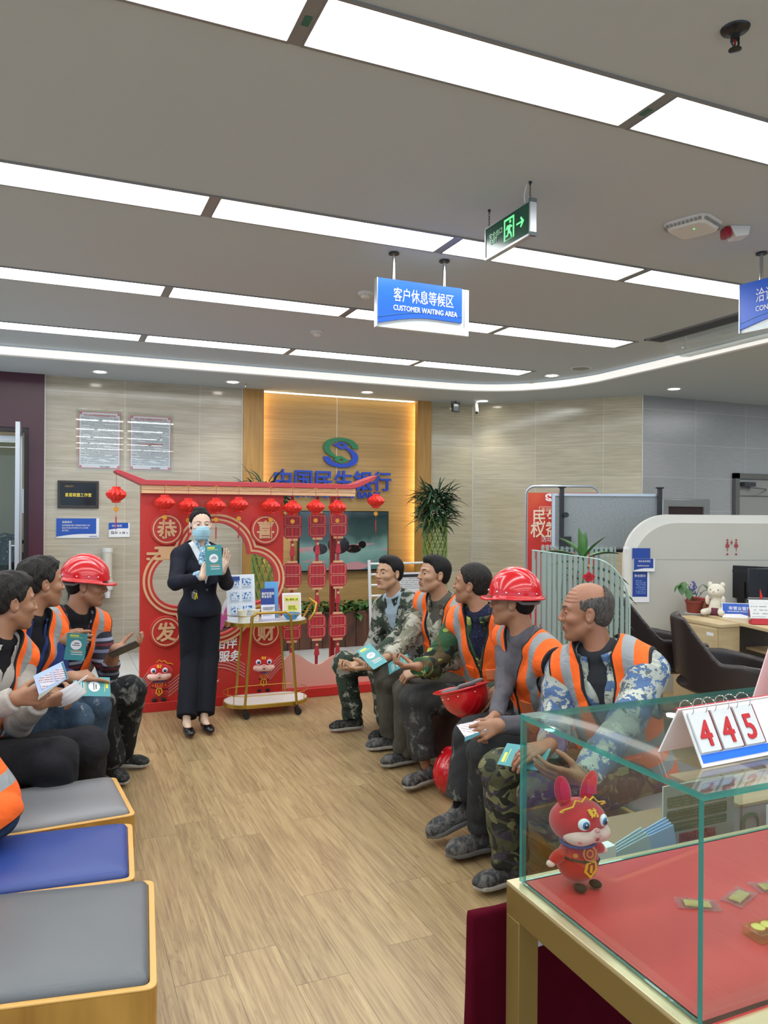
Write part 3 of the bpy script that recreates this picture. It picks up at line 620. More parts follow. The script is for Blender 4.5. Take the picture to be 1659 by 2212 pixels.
# logo and letters
m_lg = M('logo_green', '1f7a4c', 0.35); m_lb = M('logo_blue', '1743b5', 0.35)
LC = aty(735, 978, NB); t = thing('company_emblem', 'green and blue looping emblem with two small diamonds on the oak wall', 'emblem', (LC[0], NB, LC[2])); S_ = 0.228/205
up = [(205, 48), (135, 48)] + bez((135, 48), (95, 125), (0, 125), 10)[1:] + bez((0, 125), (-125, 118), (-130, 48), 10)[1:] + bez((-130, 48), (-125, 5), (-55, -40), 10)[1:] + [(-40, -42), (0, -35), (95, -85), (0, -122), (-90, -83), (-62, -62)]
up += bez((-62, -62), (-205, -20), (-205, 60), 12)[1:] + bez((-205, 60), (-190, 162), (0, 165), 14)[1:] + bez((0, 165), (190, 158), (205, 48), 14)[1:-1]
sc = 0.235/205
dia = [(0, -66), (30, -82), (0, -98), (-30, -82)]
for nm, sg, m_ in (('green_loop', 1, m_lg), ('blue_loop', -1, m_lb)):
    MB().prism([(x*sc*sg, y*sc*sg) for x, y in up], 0.02, (0, -0.035, 0), holes=[[(x*sc*sg, y*sc*sg) for x, y in dia]]).build(nm, m_, t)
MB().cyl((-0.13, -0.02, 0.1), (-0.13, 0, 0.1), 0.008, 8).cyl((0.13, -0.02, -0.1), (0.13, 0, -0.1), 0.008, 8).build('stand_off', m_dk, t)
a = aty(620, 1073, NB); b_ = aty(848, 1058, NB)
t = thing('wall_lettering', 'raised blue Chinese bank name lettering on the oak wall', 'lettering', (2.43, NB, 1.875))
text('中国民生银行', 0.262, m_lb, (0, -0.04, 0.02), parent=t, bold=0.022, sx=1.01, depth=0.03)
t = thing('wall_lettering', 'raised blue English bank name lettering partly hidden by the red roof', 'lettering', (2.43, NB, 1.775))
text('CHINA MINSHENG BANK', 0.118, m_lb, (0.02, -0.04, 0.0), parent=t, bold=0.02, sx=1.06, depth=0.03)
# television
a = aty(645, 1103, BW+0.05); b_ = aty(838, 1231, BW+0.05)
t = thing('television', 'large wall mounted flat screen television showing a dark shape on green', 'television', (a[0], NB, b_[2])); w_, h_ = b_[0]-a[0], a[2]-b_[2]
MB().b2((0, -0.1, 0), (w_, -0.04, h_)).build('casing', M('tv_casing', '0e0f11', 0.25), t, bevel=0.004); MB().b2((0.3, -0.04, 0.2), (w_-0.3, 0, h_-0.2)).build('wall_mount', m_dk, t)
def tv_mat():
    n = NT('tv_screen'); X = n.xyz(); c = n.coord((1, 1, 1)); f = n.noise(c, 2.2, 3)
    gz = n.math('SUBTRACT', X[2], n.math('MULTIPLY', X[0], 0.05))
    bg = n.ramp(n.math('ADD', n.math('MULTIPLY', gz, 1.1), n.math('MULTIPLY', n.math('SUBTRACT', f, 0.5), 0.5)), [(0.0, '4f7a78'), (0.25, '7fa39b'), (0.42, '3c5652'), (0.62, '2d3f41'), (0.9, '5b6a72')])
    pk = n.ramp(n.noise(n.coord((1.2, 1, 6), rot=(0, 0.3, 0)), 1.6, 2), [(0.56, 0.0), (0.62, 1.0)])
    low = n.math('LESS_THAN', gz, 0.3); col = n.mix(n.math('MULTIPLY', pk, low), bg, lin('b9898c'))
    def el(cx, cz, rx, rz): return n.math('LESS_THAN', n.math('ADD', n.math('POWER', n.math('DIVIDE', n.math('SUBTRACT', X[0], cx), rx), 2), n.math('POWER', n.math('DIVIDE', n.math('SUBTRACT', X[2], cz), rz), 2)), n.math('ADD', 0.8, n.math('MULTIPLY', f, 0.5)))
    s = n.math('MAXIMUM', n.math('MAXIMUM', el(0.52, 0.33, 0.14, 0.11), el(0.28, 0.28, 0.09, 0.065)), n.math('MAXIMUM', el(0.72, 0.28, 0.1, 0.05), el(0.84, 0.33, 0.05, 0.045)))
    hi = n.ramp(n.noise(n.coord(), 22, 3, 0.7), [(0.6, '120d0e'), (0.68, '8a5a44')]); col = n.mix(s, col, hi)
    n.base(lin('050505')); n.rough(0.1); n.set(n.p.inputs['Emission Color'], col); n.p.inputs['Emission Strength'].default_value = 0.75; return n.m
MB().b2((0.012, -0.102, 0.016), (w_-0.012, -0.1, h_-0.012)).build('screen', tv_mat(), t)
# ------------------------------------------------------------------ plants
m_leafd = M('dark_leaf', '2c4a33', 0.35, var=0.35, vscale=12); m_leaf = M('green_leaf', '3f6b33', 0.35, var=0.35, vscale=15); m_stem = M('bamboo_stem', '6f8a3f', 0.4, var=0.3, vscale=20)
def leaf(mb, base, d, L, W, droop=0.5, n=6, up=(0, 0, 1), fold=0.25):
    base = np.array(base, float); d = np.array(d, float); d /= np.linalg.norm(d); side = np.cross(d, up); side = side/(np.linalg.norm(side)+1e-9); nn = np.cross(side, d)
    vs = []; p = base.copy(); dd = d.copy()
    for i in range(n+1):
        s = i/n; wd = W*math.sin(PI*min(1, s*0.93+0.07))**0.8*(1-s*0.35)
        if i == n: wd = W*0.02
        vs += [p-side*wd/2+nn*wd*fold, p, p+side*wd/2+nn*wd*fold]
        dd = dd+np.array([0, 0, -droop/n*1.6]); dd /= np.linalg.norm(dd); nn = np.cross(side, dd); p = p+dd*L/n
    fs = []
    for i in range(n):
        for k in (0, 1): fs.append((3*i+k, 3*i+k+1, 3*i+3+k+1, 3*i+3+k))
    mb.add(vs, fs)
def lucky_bamboo(name, lab, x, y, h, r, seed, crown_r=0.3, crown_h=0.62):
    rd = random.Random(seed); t = thing(name, lab, 'plant', (x, y, 0))
    MB().lathe([(0.13, 0), (0.17, 0.03), (0.2, 0.3), (0.21, 0.42), (0.18, 0.42), (0.16, 0.36)], n=32).build('pot', M('pale_pot', 'c9c4b5', 0.25), t)
    s = MB(); zb = h-crown_h
    for k in range(26):
        a0 = 2*PI*k/26; tw = (1 if k % 2 else -1)*5.5
        s.tube([(r*math.cos(a0+tw*z/h), r*math.sin(a0+tw*z/h), 0.36+z) for z in np.linspace(0, zb-0.2, 26)], 0.0075, 6)
    s.build('woven_stem', m_stem, t)
    l = MB()
    for k in range(330):
        a = rd.uniform(0, 2*PI); zz = zb+rd.random()**0.8*crown_h*0.72; rr = r*0.9+rd.random()*crown_r*0.18
        el = rd.uniform(-0.55, 1.1)*(0.5+0.8*(zz-zb)/crown_h); L = rd.uniform(0.17, 0.30)
        leaf(l, (rr*math.cos(a)*rd.random(), rr*math.sin(a)*rd.random(), zz), (math.cos(a)*math.cos(el), math.sin(a)*math.cos(el), math.sin(el)+0.25), L, 0.036, rd.uniform(0.3, 1.0))
    l.build('foliage', m_leafd, t, ang=180)
p = aty(940, 1100, 8.2); lucky_bamboo('lucky_bamboo', 'tall woven lucky bamboo with a bushy dark crown right of the television', p[0], 8.2, 2.02, 0.14, 3)
p = aty(575, 1100, 8.2); lucky_bamboo('lucky_bamboo', 'tall woven lucky bamboo behind the red backdrop, its crown showing above the roof', p[0], 8.2, 2.1, 0.15, 5, crown_h=0.7)
def pothos(t, cx, cy, z, w, d, n, seed, lw=(0.05, 0.09), mat=None, rise=0.12):
    rd = random.Random(seed); l = MB()
    for k in range(n):
        a = rd.uniform(0, 2*PI); x = cx+rd.uniform(-w, w)/2; y = cy+rd.uniform(-d, d)/2; el = rd.uniform(0.0, 1.0); L = rd.uniform(*lw)*1.5
        leaf(l, (x, y, z+rd.uniform(0, rise)), (math.cos(a), math.sin(a), el), L, L*0.62, 0.8, 5)
    return l.build('foliage', mat or m_leaf, t, ang=180)
# planter box with pothos
def boards(n_, mat='x'): pass
m_brown = wood_panel('reddish_brown_boards', ('3d2419', '6a4230'), (6, 6, 3), seam=False, rough=0.5)
a = aty(610, 1325, 8.55); b_ = aty(800, 1325, 8.55)
t = thing('wooden_planter', 'long low planter box of upright brown boards filled with pothos below the television', 'planter', (2.05, 8.55, 0))
o = MB(); k = 0; x = 0.0
while x < 2.6: o.b2((x, -0.02, 0.0), (x+0.135, 0.0, 0.40)).prism([(x+0.0, 0.40), (x+0.135, 0.40), (x+0.115, 0.425), (x+0.02, 0.425)], 0.02, (0, -0.02, 0)); x += 0.14
o.build('board_front', m_brown, t, bevel=0.003)
MB().b2((0, 0, 0.02), (0.02, 0.3, 0.39)).b2((2.6, 0, 0.02), (2.62, 0.3, 0.39)).b2((0, 0.28, 0.02), (2.62, 0.3, 0.39)).build('side', m_brown, t); MB().b2((0.02, 0, 0.3), (2.6, 0.28, 0.35)).build('soil', M('soil', '3a2c22', 0.9), t)
pothos(t, 1.3, 0.12, 0.36, 2.5, 0.26, 420, 11, (0.05, 0.1), m_leaf, 0.16)
t = thing('wooden_planter', 'brown plank planter seen through the left side of the backdrop opening', 'planter', (0.95, 8.6, 0))
MB().b2((0, 0, 0), (0.95, 0.3, 0.14)).b2((0, 0, 0.15), (0.95, 0.3, 0.29)).b2((0, 0, 0.3), (0.95, 0.3, 0.44)).build('board', m_brown, t, bevel=0.004)
# newspaper rack
p = aty(805, 1240, 7.3); q = aty(925, 1240, 7.3)
t = thing('newspaper_rack', 'white metal rack with magazines behind the seated men, below the television', 'rack', (p[0], 7.3, 0)); w_ = 0.72
o = MB()
for x in (0, w_): o.tube([(x, 0, 0), (x, 0.1, 1.1)], 0.016, 10)
m_rack = M('white_metal', 'd4d6d6', 0.3, 0.2)
o.build('upright', m_rack, t); o = MB()
for k in range(6): z = 1.06-k*0.11; y = z/11.0; o.tube([(0, y-0.0, z), (w_, y, z)], 0.012, 8)
o.build('rail', m_rack, t)
MB().b2((-0.02, -0.15, 0), (0.02, 0.25, 0.03)).b2((w_-0.02, -0.15, 0), (w_+0.02, 0.25, 0.03)).build('foot', m_rack, t)
for k, (x, z, ww, hh) in enumerate(((0.28, 0.78, 0.36, 0.19), (0.38, 0.62, 0.2, 0.16))):
    tt = thing('magazine', ['wide white printed sheet hanging on the metal rack', 'white leaflet with a small red stamp on the metal rack'][k], 'magazine', (p[0]+x, 7.3-0.005, z))
    MB().b2((0, 0.0, 0), (ww, 0.01, hh)).build('sheet', lines_mat('mag%d' % k, 'd6d8da', '8a8d90', 0.02, (0.03, 0.02), (ww-0.03, hh-0.03), 40), tt)
    MB().b2((0.06 if k else 0.04, -0.004, hh-0.05), (0.1 if k else ww-0.05, 0.0, hh-0.02)).build('print_block', m_redtxt if k else m_ink, tt)
# ================================================================== FESTIVE BACKDROP
PY = 6.36
t = thing('festive_backdrop', 'red Lunar New Year photo backdrop with a lobed opening, roof beam and round medallions', 'backdrop', (0.63, PY, 0))
X0 = 0.63
def P2(px, py, y=PY): q = aty(px, py, y); return (q[0]-X0, q[2])
HC = (1.225-X0, 1.035)
def union_outline(off, n=220):
    C = [((0, 0.20), 0.265), ((-0.30, -0.0), 0.205), ((0.30, 0.0), 0.205), ((0, -0.20), 0.255), ((0, 0), 0.28)]
    P = []
    for i in range(n):
        a = 2*PI*i/n; d = (math.cos(a), math.sin(a)); r = 0
        for (cx, cy), R in C:
            R2 = R+off; bq = cx*d[0]+cy*d[1]; disc = bq*bq-(cx*cx+cy*cy)+R2*R2
            if disc > 0: r = max(r, bq+math.sqrt(disc))
        P.append((HC[0]+d[0]*r, HC[1]+d[1]*r))
    return P
PW = 1.165; PT = 1.74
MB().prism([(0, 0.07), (PW, 0.07), (PW, PT), (0, PT)], 0.07, (0, 0, 0), holes=[union_outline(0.045)]).build('panel', M('panel_red', 'bf2a20', 0.45), t, bevel=0.002)
m_beige = M('beige_trim', 'd7ab80', 0.5)
for k, (o1, o2, m_, dy) in enumerate(((0.0, 0.02, M('rim_red', 'c23a38', 0.45), 0.012), (0.02, 0.036, m_beige, 0.014), (0.036, 0.056, M('rim_red2', 'b92a28', 0.45), 0.010), (0.056, 0.074, m_beige, 0.012))):
    MB().prism(union_outline(o2), 0.08 if k == 0 else 0.03, (0, -dy, 0), holes=[union_outline(o1)]).build('opening_rim', m_, t)
# base
MB().b2((0, -0.04, 0.0), (2.05, 0.42, 0.075)).build('base_platform', M('base_red', 'b3211d', 0.4), t, bevel=0.003)
# roof
roof = [(-0.205, 0.105), (-0.19, 0.118), (-0.15, 0.108), (0.03, 0.04), (1.74, 0.04), (1.80, 0.05), (2.0, 0.125), (1.96, 0.08), (1.84, 0.02), (1.77, 0.0), (0.0, 0.0), (-0.19, 0.09)]
MB().prism([(x, 1.80+z) for x, z in roof], 0.2, (0, -0.07, 0)).build('roof_beam', M('roof_red', 'b63a40', 0.4), t, bevel=0.003)
MB().b2((0.0, -0.05, 1.735), (1.80, 0.11, 1.80)).b2((0.0, -0.055, 1.765), (1.80, -0.05, 1.80)).build('beige_beam', M('beige_beam', 'd6ae84', 0.5), t, bevel=0.004)
# back posts hold the roof's free end
MB().b2((1.70, 0.3, 0.07), (1.74, 0.34, 1.74)).build('support_post', M('post_red', '8f1c1c', 0.5), t)
# medallions
def medal(cx, cz, ch, r=0.128):
    MB().lathe([(r, 0), (r, 0.02), (r-0.004, 0.024), (0, 0.024)], (cx, -0.0, cz), 48, axis=(0, -1, 0)).build('medallion', M('medal_red', 'bb2c28', 0.4), t)
    MB().prism(circ(r*0.87, 48, cx, cz), 0.003, (0, -0.0268, 0), holes=[circ(r*0.79, 48, cx, cz)]).build('medallion_ring', m_beige, t)
    text(ch, r*1.22, m_beige, (cx, -0.025, cz-r*0.46), parent=t, align='CENTER', bold=0.035, depth=0.005)
a = P2(360, 1143); medal(a[0], a[1], '恭'); a = P2(572, 1144); medal(a[0], a[1], '喜'); a = P2(358, 1364); medal(a[0], a[1], '发'); a = P2(573, 1364); medal(a[0], a[1], '财')
# cloud ornament left
a = P2(316, 1196); o = MB()
o.prism([(p_[0], p_[1]) for p_ in rrect(0.22, 0.022, 0.011, 5, a[0]+0.11, a[1])], 0.012, (0, -0.016, 0)).prism(rrect(0.2, 0.022, 0.011, 5, a[0]+0.16, a[1]+0.045), 0.012, (0, -0.017, 0)).prism(rrect(0.16, 0.03, 0.012, 5, a[0]+0.17, a[1]+0.02), 0.012, (0, -0.018, 0)).prism(rrect(0.03, 0.02, 0.01, 5, a[0]+0.015, a[1]-0.042), 0.012, (0, -0.016, 0)).prism(rrect(0.18, 0.024, 0.012, 5, a[0]+0.15, a[1]-0.042), 0.012, (0, -0.0165, 0)).prism(rrect(0.1, 0.05, 0.02, 5, a[0]+0.16, a[1]-0.02), 0.012, (0, -0.019, 0))
o.build('cloud_ornament', m_beige, t)
text('中国民生银行', 0.05, M('faded_gold', 'b5735a', 0.5), (P2(430, 1092)[0], -0.002, P2(430, 1092)[1]), parent=t, sx=1.0, depth=0.002)
for s, px, py in (('民生相伴', 409, 1404), ('用"心服务', 409, 1432)):
    a = P2(px, py); text(s, 0.094, m_wtxt, (a[0], -0.002, a[1]), parent=t, bold=0.025, shear=0.12, depth=0.003, sx=1.03)
# white and pink petals inside the opening
a = P2(505, 1330); o = MB()
for k, (dx, dz, L, W, an) in enumerate(((0, 0.0, 0.26, 0.07, 0.5), (-0.05, 0.02, 0.3, 0.07, 0.18), (-0.1, 0.0, 0.26, 0.065, -0.25))):
    for j, (sc_, mi) in enumerate(((1.0, 0), (0.72, 1))):
        P = [(a[0]+dx+math.sin(an)*s*L*sc_+math.cos(an)*q*W*sc_*math.sin(PI*s)**0.7, a[1]-0.12+dz+math.cos(an)*s*L*sc_-math.sin(an)*q*W*sc_*math.sin(PI*s)**0.7) for q, ss in ((1, np.linspace(0, 1, 12)), (-1, np.linspace(1, 0, 12)[1:-1])) for s in ss]
        o.m(mi).prism(P, 0.006, (0, 0.03-0.004*k-0.007*j, 0))
o.build('petal_ornament', [m_paper, M('petal_pink', 'd75fa8', 0.5)], t)
# stripes and hills
m_hill = M('hill_pink', 'd39a8c', 0.6)
for (cx0, w_, base_z, top, nn) in ((0.22, 0.62, 0.16, 0.42, 5), (1.02, 0.3, 0.2, 0.40, 5), (0.0, 0.2, 0.2, 0.36, 5)):
    for k in range(nn):
        up_ = [(cx0+w_*s, base_z-k*0.026+(top-base_z)*math.sin(PI*(0.12+0.62*s))**1.5) for s in np.linspace(0, 1, 20)]
        up_ = [(min(x, PW-0.002), z) for x, z in up_]
        MB().prism([(x, z-0.010) for x, z in up_]+[(x, z) for x, z in up_[::-1]], 0.004, (0, -0.005, 0)).build('wave_stripe', M('stripe_pink', 'c9827a', 0.5), t)
def hill(xs, zs, y, mat, nm='hill_panel'):
    xx = np.linspace(xs[0], xs[-1], 50); zz = []
    for x in xx:
        i = max(0, min(len(xs)-2, int(np.searchsorted(xs, x)-1))); s = (x-xs[i])/(xs[i+1]-xs[i]); s = s*s*(3-2*s); zz.append(zs[i]*(1-s)+zs[i+1]*s)
    MB().prism([(xx[0], 0.075)]+[(xx[-1], 0.075)]+[(x, z) for x, z in zip(xx[::-1], zz[::-1])], 0.02, (0, y, 0)).build(nm, mat, t)
hill([0.62, 0.82, 1.17], [0.09, 0.20, 0.36], 0.0+0.001, m_hill); hill([1.17, 1.26, 1.5, 1.66, 2.04], [0.30, 0.375, 0.26, 0.33, 0.16], 0.05, m_hill)
# lantern columns (flat cut board)
m_lr = M('lantern_board_red', 'b8323e', 0.5); m_lr2 = M('lantern_board_dark', 'a52733', 0.5); m_lline = M('lantern_line', 'e0a98a', 0.5)
for ci, (px, tops) in enumerate(((631, (1137, 1243, 1357)), (685, (1135, 1243, 1353)), (730, (1133, 1241, 1352)))):
    yy = 0.16+0.02*ci; c = aty(px, 1240, PY+yy)[0]-X0; zb_ = {0: 0.17, 1: 0.1, 2: 0.30}[ci]
    MB().b2((c-0.012, yy, zb_), (c+0.012, yy+0.015, 1.74)).build('hanger_bar', m_lr2, t)
    for k, py in enumerate(tops):
        z = aty(px, py, PY+yy)[2]; w2, h2 = 0.168, 0.225
        MB().prism(rrect(w2, h2, 0.055, 8, c, z), 0.012, (0, yy-0.005, 0)).build('lantern_panel', m_lr, t, bevel=0.002)
        o = MB()
        for j in range(4): o.b2((c-0.062+j*0.036, yy-0.0062, z-0.1), (c-0.05+j*0.036, yy-0.005, z+0.1))
        o.build('lantern_ribs', m_lr2, t)
        o = MB()
        for dz in (0.048, -0.048): o.prism(rrect(0.138, 0.084, 0.016, 5, c, z+dz), 0.003, (0, yy-0.0085, 0), holes=[rrect(0.131, 0.077, 0.013, 5, c, z+dz)])
        o.build('lantern_outline', m_lline, t)
        MB().b2((c-0.045, yy-0.01, z+h2/2-0.004), (c+0.045, yy+0.004, z+h2/2+0.014)).b2((c-0.045, yy-0.01, z-h2/2-0.014), (c+0.045, yy+0.004, z-h2/2+0.004)).build('lantern_cap', m_beige, t)
        zc = z-h2/2-0.06
        MB().prism([(c-0.014, zc), (c+0.014, zc), (c+0.024, zc-0.07), (c+0.02, zc-0.085), (c-0.02, zc-0.085), (c-0.024, zc-0.07)], 0.01, (0, yy-0.008, 0)).build('tassel', m_lr, t)
        MB().lathe([(0.012, 0), (0.012, 0.006), (0, 0.006)], (c, yy-0.008, zc+0.01), 14, axis=(0, -1, 0)).build('bead', m_beige, t)
# hanging honeycomb paper lanterns
m_hl = M('lantern_paper', 'd8281c', 0.45, trans=0.0, var=0.12, vscale=30); m_hl.node_tree.nodes['Principled BSDF'].inputs['Emission Color'].default_value = lin('d8281c'); 
m_cord = M('red_cord', 'b02020', 0.6); m_coin = M('gold_charm', 'd6942c', 0.35, 0.3)
def lantern_mesh():
    o = MB(); n = 24; prof = [(0.022, 0.062), (0.032, 0.06), (0.034, 0.045), (0.055, 0.034), (0.078, 0.012), (0.08, -0.004), (0.066, -0.026), (0.044, -0.042), (0.034, -0.05), (0.034, -0.062), (0.02, -0.066)]
    vs = []
    for i, (r, h) in enumerate(prof):
        for k in range(n):
            a = 2*PI*(k+0.5*(i % 2))/n; rr = r*(1.0 if (k+i) % 2 else 0.84); vs.append((rr*math.cos(a), rr*math.sin(a), h))
    fs = []
    for i in range(len(prof)-1):
        for k in range(n):
            a0, a1 = i*n+k, i*n+(k+1) % n; b0, b1 = (i+1)*n+k, (i+1)*n+(k+1) % n
            if i % 2 == 0: fs += [(a0, a1, b0), (b0, a1, b1)]
            else: fs += [(a0, b1, b0), (a0, a1, b1)]
    o.add(vs, fs); return o
labs = ['hanging from the far left tip of the roof', 'above the top left medallion', 'just left of the woman\'s head', 'just right of the woman\'s head', 'midway between the woman and the top right medallion', 'above the top right medallion', 'over the left column of flat lanterns', 'over the middle column of flat lanterns', 'over the right column of flat lanterns', 'hanging from the far right tip of the roof']
for i, (px, py) in enumerate(((251, 1068), (356, 1086), (407, 1093), (467, 1092), (516, 1090), (585, 1093), (632, 1097), (682, 1095), (729, 1096), (812, 1082))):
    yy = PY-0.12 if i not in (0, 9) else PY-0.03; q = aty(px, py, yy)
    tt = thing('paper_lantern', 'red honeycomb paper lantern '+labs[i], 'lantern', (q[0], yy, q[2]), rz=i*0.7, group='honeycomb lanterns on the backdrop')
    s_ = 1.0; o = lantern_mesh(); o.v = [(x*s_, y*s_, z*s_) for x, y, z in o.v]; o.build('honeycomb', m_hl, tt, smooth=False)
    top = (1.90 if i == 0 else 1.905 if i == 9 else 1.80)-q[2]
    MB().tube([(0, 0, 0.06), (0, 0, top)], 0.0018, 5).tube([(0, 0, -0.06), (0, 0, -0.30)], 0.0012, 5).build('string', m_cord, tt)
    zc = -0.115
    MB().lathe([(0.0, 0.003), (0.017, 0.003), (0.02, 0), (0.017, -0.003), (0, -0.003)], (0, 0, zc), 14, axis=(math.sin(-i*0.7)*1, -math.cos(i*0.7), 0), cap=False).build('gold_charm', m_coin, tt)
    MB().tube([(0, 0, -0.17), (0, 0, -0.185), (0, 0, -0.27)], [0.002, 0.0055, 0.004], 8).build('tassel', m_cord, tt)
o = MB(); pts = []
LX = [(356, 1086), (407, 1093), (467, 1092), (516, 1090), (585, 1093), (632, 1097), (682, 1095), (729, 1096)]
xs_ = [aty(px, 1086, PY-0.12)[0] for px, _ in LX]
for i in range(7):
    for s in np.linspace(0, 1, 8)[:-1]: pts.append((xs_[i]*(1-s)+xs_[i+1]*s, PY-0.12, 1.80-0.03*math.sin(PI*s)))
pts.append((xs_[7], PY-0.12, 1.80)); tag(MB().tube(pts, 0.0028, 6).build('lantern_cord', M('gold_cord', 'b9822c', 0.5)), 'thin golden cord strung under the roof beam carrying the paper lanterns', 'cord')
# ------------------------------------------------------------------ cart
GOLD = M('brushed_gold', 'b9963f', 0.32, 0.75)
a = atz(532, 1552, 0); b_ = atz(628, 1545, 0)
cc = np.array([1.565, 6.03]); t = thing('drinks_cart', 'oval two tier white and gold serving cart on castors in front of the backdrop', 'cart', (cc[0], cc[1], 0), rz=math.radians(-2)); CART = t
TL, TW = 0.66, 0.34; ZT, ZB = 0.735, 0.105
def stad(L, W, n=14): return [(sx*(L/2-W/2)+W/2*math.cos(a), W/2*math.sin(a)) for sx, aa in ((1, np.linspace(-PI/2, PI/2, n)), (-1, np.linspace(PI/2, 1.5*PI, n))) for a in aa]
for z, nm, ex in ((ZT, 'tray_top', 0), (ZB, 'tray_bottom', 0.02)):
    MB().prism(stad(TL+ex-0.02, TW+ex-0.02), 0.018, (0, 0, z), (1, 0, 0), (0, 1, 0)).build(nm, M('cart_marble', 'e6e5e0', 0.15), t)
    MB().prism(stad(TL+ex, TW+ex), 0.03, (0, 0, z-0.004), (1, 0, 0), (0, 1, 0), holes=[stad(TL+ex-0.02, TW+ex-0.02)]).build('tray_rim', GOLD, t, bevel=0.002)
for sy in (-1, 1):
    yb, yt = sy*0.165, sy*0.135; y0 = sy*(0.19)
    P = [(-0.205, y0, 0.075), (-0.155, y0, ZT), (-0.15, y0, ZT+0.05), (-0.115, y0, ZT+0.075), (0.115, y0, ZT+0.075), (0.15, y0, ZT+0.05), (0.155, y0, ZT), (0.205, y0, 0.075)]
    MB().tube(P, 0.0105, 12).build('side_frame', GOLD, t)
rail = MB(); S1 = stad(TL+0.02, TW+0.02); rail.tube([(x, y, ZB+0.065) for x, y in S1], 0.003, 6, closed=True)
for i in (3, 10, 17, 24): rail.tube([(S1[i][0], S1[i][1], ZB), (S1[i][0], S1[i][1], ZB+0.065)], 0.003, 6)
S2 = stad(TL, TW); 
for rng in (range(14, 28), range(0, 14)):
    pts = [(S2[i][0], S2[i][1], ZT+0.05) for i in rng]; rail.tube([(pts[0][0], pts[0][1], ZT)]+pts+[(pts[-1][0], pts[-1][1], ZT)], 0.003, 6)
rail.build('guard_rail', GOLD, t)
MB().tube([(0.33, -0.09, ZT-0.01), (0.37, -0.1, ZT+0.05), (0.4, -0.06, ZT+0.12), (0.36, 0.0, ZT+0.15), (0.4, 0.06, ZT+0.12), (0.37, 0.1, ZT+0.05), (0.33, 0.09, ZT-0.01)], 0.011, 10).build('push_handle', GOLD, t)
m_rub = M('black_rubber', '17181a', 0.45)
for sx in (-1, 1):
    for sy in (-1, 1):
        x, y = sx*0.205, sy*0.19
        MB().cyl((x, y, 0.045), (x, y, 0.08), 0.012, 12).box((x, y, 0.05), (0.035, 0.04, 0.016)).lathe([(0.006, -0.009), (0.024, -0.009), (0.026, 0), (0.024, 0.009), (0.006, 0.009)], (x+0.012, y+0.012, 0.026), 18, axis=(0, 1, 0)).lathe([(0.006, -0.009), (0.024, -0.009), (0.026, 0), (0.024, 0.009), (0.006, 0.009)], (x+0.012, y-0.012, 0.026), 18, axis=(0, 1, 0)).build('castor', m_rub, t)
# things on the cart
def cp(x, y, z=ZT): return (cc[0]+x, cc[1]+y, z)
def standee(name, lab, cat, loc, w, h, mat, rz=0, th=0.006, tilt=8):
    tt = thing(name, lab, cat, loc, rot=(math.radians(-tilt), 0, rz)); MB().b2((-w/2, 0, 0), (w/2, th, h)).build('board', mat, tt, bevel=0.001); return tt
zt2 = ZT+0.001
tt = standee('information_board', 'tall white board with six small blue pictures at the left of the cart', 'board', cp(-0.19, 0.03), 0.235, 0.36, M('board_pale', 'dfe5ee', 0.3), rz=0.1)
MB().b2((-0.06, 0.0, 0), (0.06, 0.09, 0.004)).build('foot', m_paper, tt)
n_pic = NT('picture_print'); n_pic.base(n_pic.ramp(n_pic.noise(n_pic.coord(), 45, 3), [(0.42, '2f5fa8'), (0.48, 'b9d3ea'), (0.55, 'e4edf4'), (0.66, '5b6b80')])); n_pic.rough(0.4)
for i in range(2):
    for j in range(3):
        MB().b2((-0.098+i*0.102, -0.002, 0.025+j*0.11), (-0.006+i*0.102, 0, 0.118+j*0.11)).build('picture', M('pic_frame', 'cfdcea', 0.4), tt)
        MB().b2((-0.09+i*0.102, -0.003, 0.055+j*0.11), (-0.014+i*0.102, -0.002, 0.108+j*0.11)).build('picture', n_pic.m, tt)
        for q in range(2): MB().b2((-0.09+i*0.102, -0.003, 0.034+j*0.11+q*0.009), (-0.02+i*0.102, -0.002, 0.038+j*0.11+q*0.009)).build('caption', M('caption_grey', '8593a8', 0.5), tt)
MB().b2((-0.098, -0.0035, 0.31), (-0.006, -0.0025, 0.345)).build('heading_bar', M('deep_blue', '1d3f8e', 0.4), tt)
tt = standee('booklet_stand', 'dark blue and white leaflet with white Chinese title standing on the cart', 'leaflet', cp(0.015, 0.0), 0.11, 0.245, M('deep_blue', '1d3f8e', 0.4), rz=-0.06)
MB().b2((-0.055, -0.002, 0.0), (0.055, 0, 0.115)).build('white_half', M('pale_paper', 'dfe3ee', 0.5), tt)
text('保护好您的\n安全支付', 0.024, m_wtxt, (-0.05, -0.003, 0.195), parent=tt, bold=0.02, sx=0.85, depth=0.0008); text('民生银行提醒您\n注意资金安全', 0.013, m_ink, (-0.04, -0.004, 0.085), parent=tt, depth=0.0006)
for k in range(3): MB().b2((-0.04, -0.004, 0.03+k*0.012), (0.03-k*0.015, -0.003, 0.033+k*0.012)).build('small_print', M('small_print', '8a8f9e', 0.5), tt)
tt = standee('booklet', 'light blue booklet leaning behind the dark blue leaflet on the cart', 'leaflet', cp(0.07, 0.09), 0.11, 0.29, M('sky_blue', '5c9fd8', 0.35), rz=-0.1)
MB().prism([(-0.045, 0.04), (0.02, 0.08), (0.0, 0.14), (-0.045, 0.18)], 0.001, (0, -0.001, 0)).build('pale_shape', M('pale_sky', 'bcdcf0', 0.4), tt)
tt = standee('booklet_holder', 'clear acrylic booklet holder at the back of the cart', 'holder', cp(0.05, 0.05), 0.16, 0.11, glass_mat('acrylic_cart', 'f4f6f8', body='e8d8dc', amt=0.12)); MB().b2((-0.08, 0, 0), (0.08, 0.09, 0.006)).build('base', MATS['acrylic_cart'], tt)
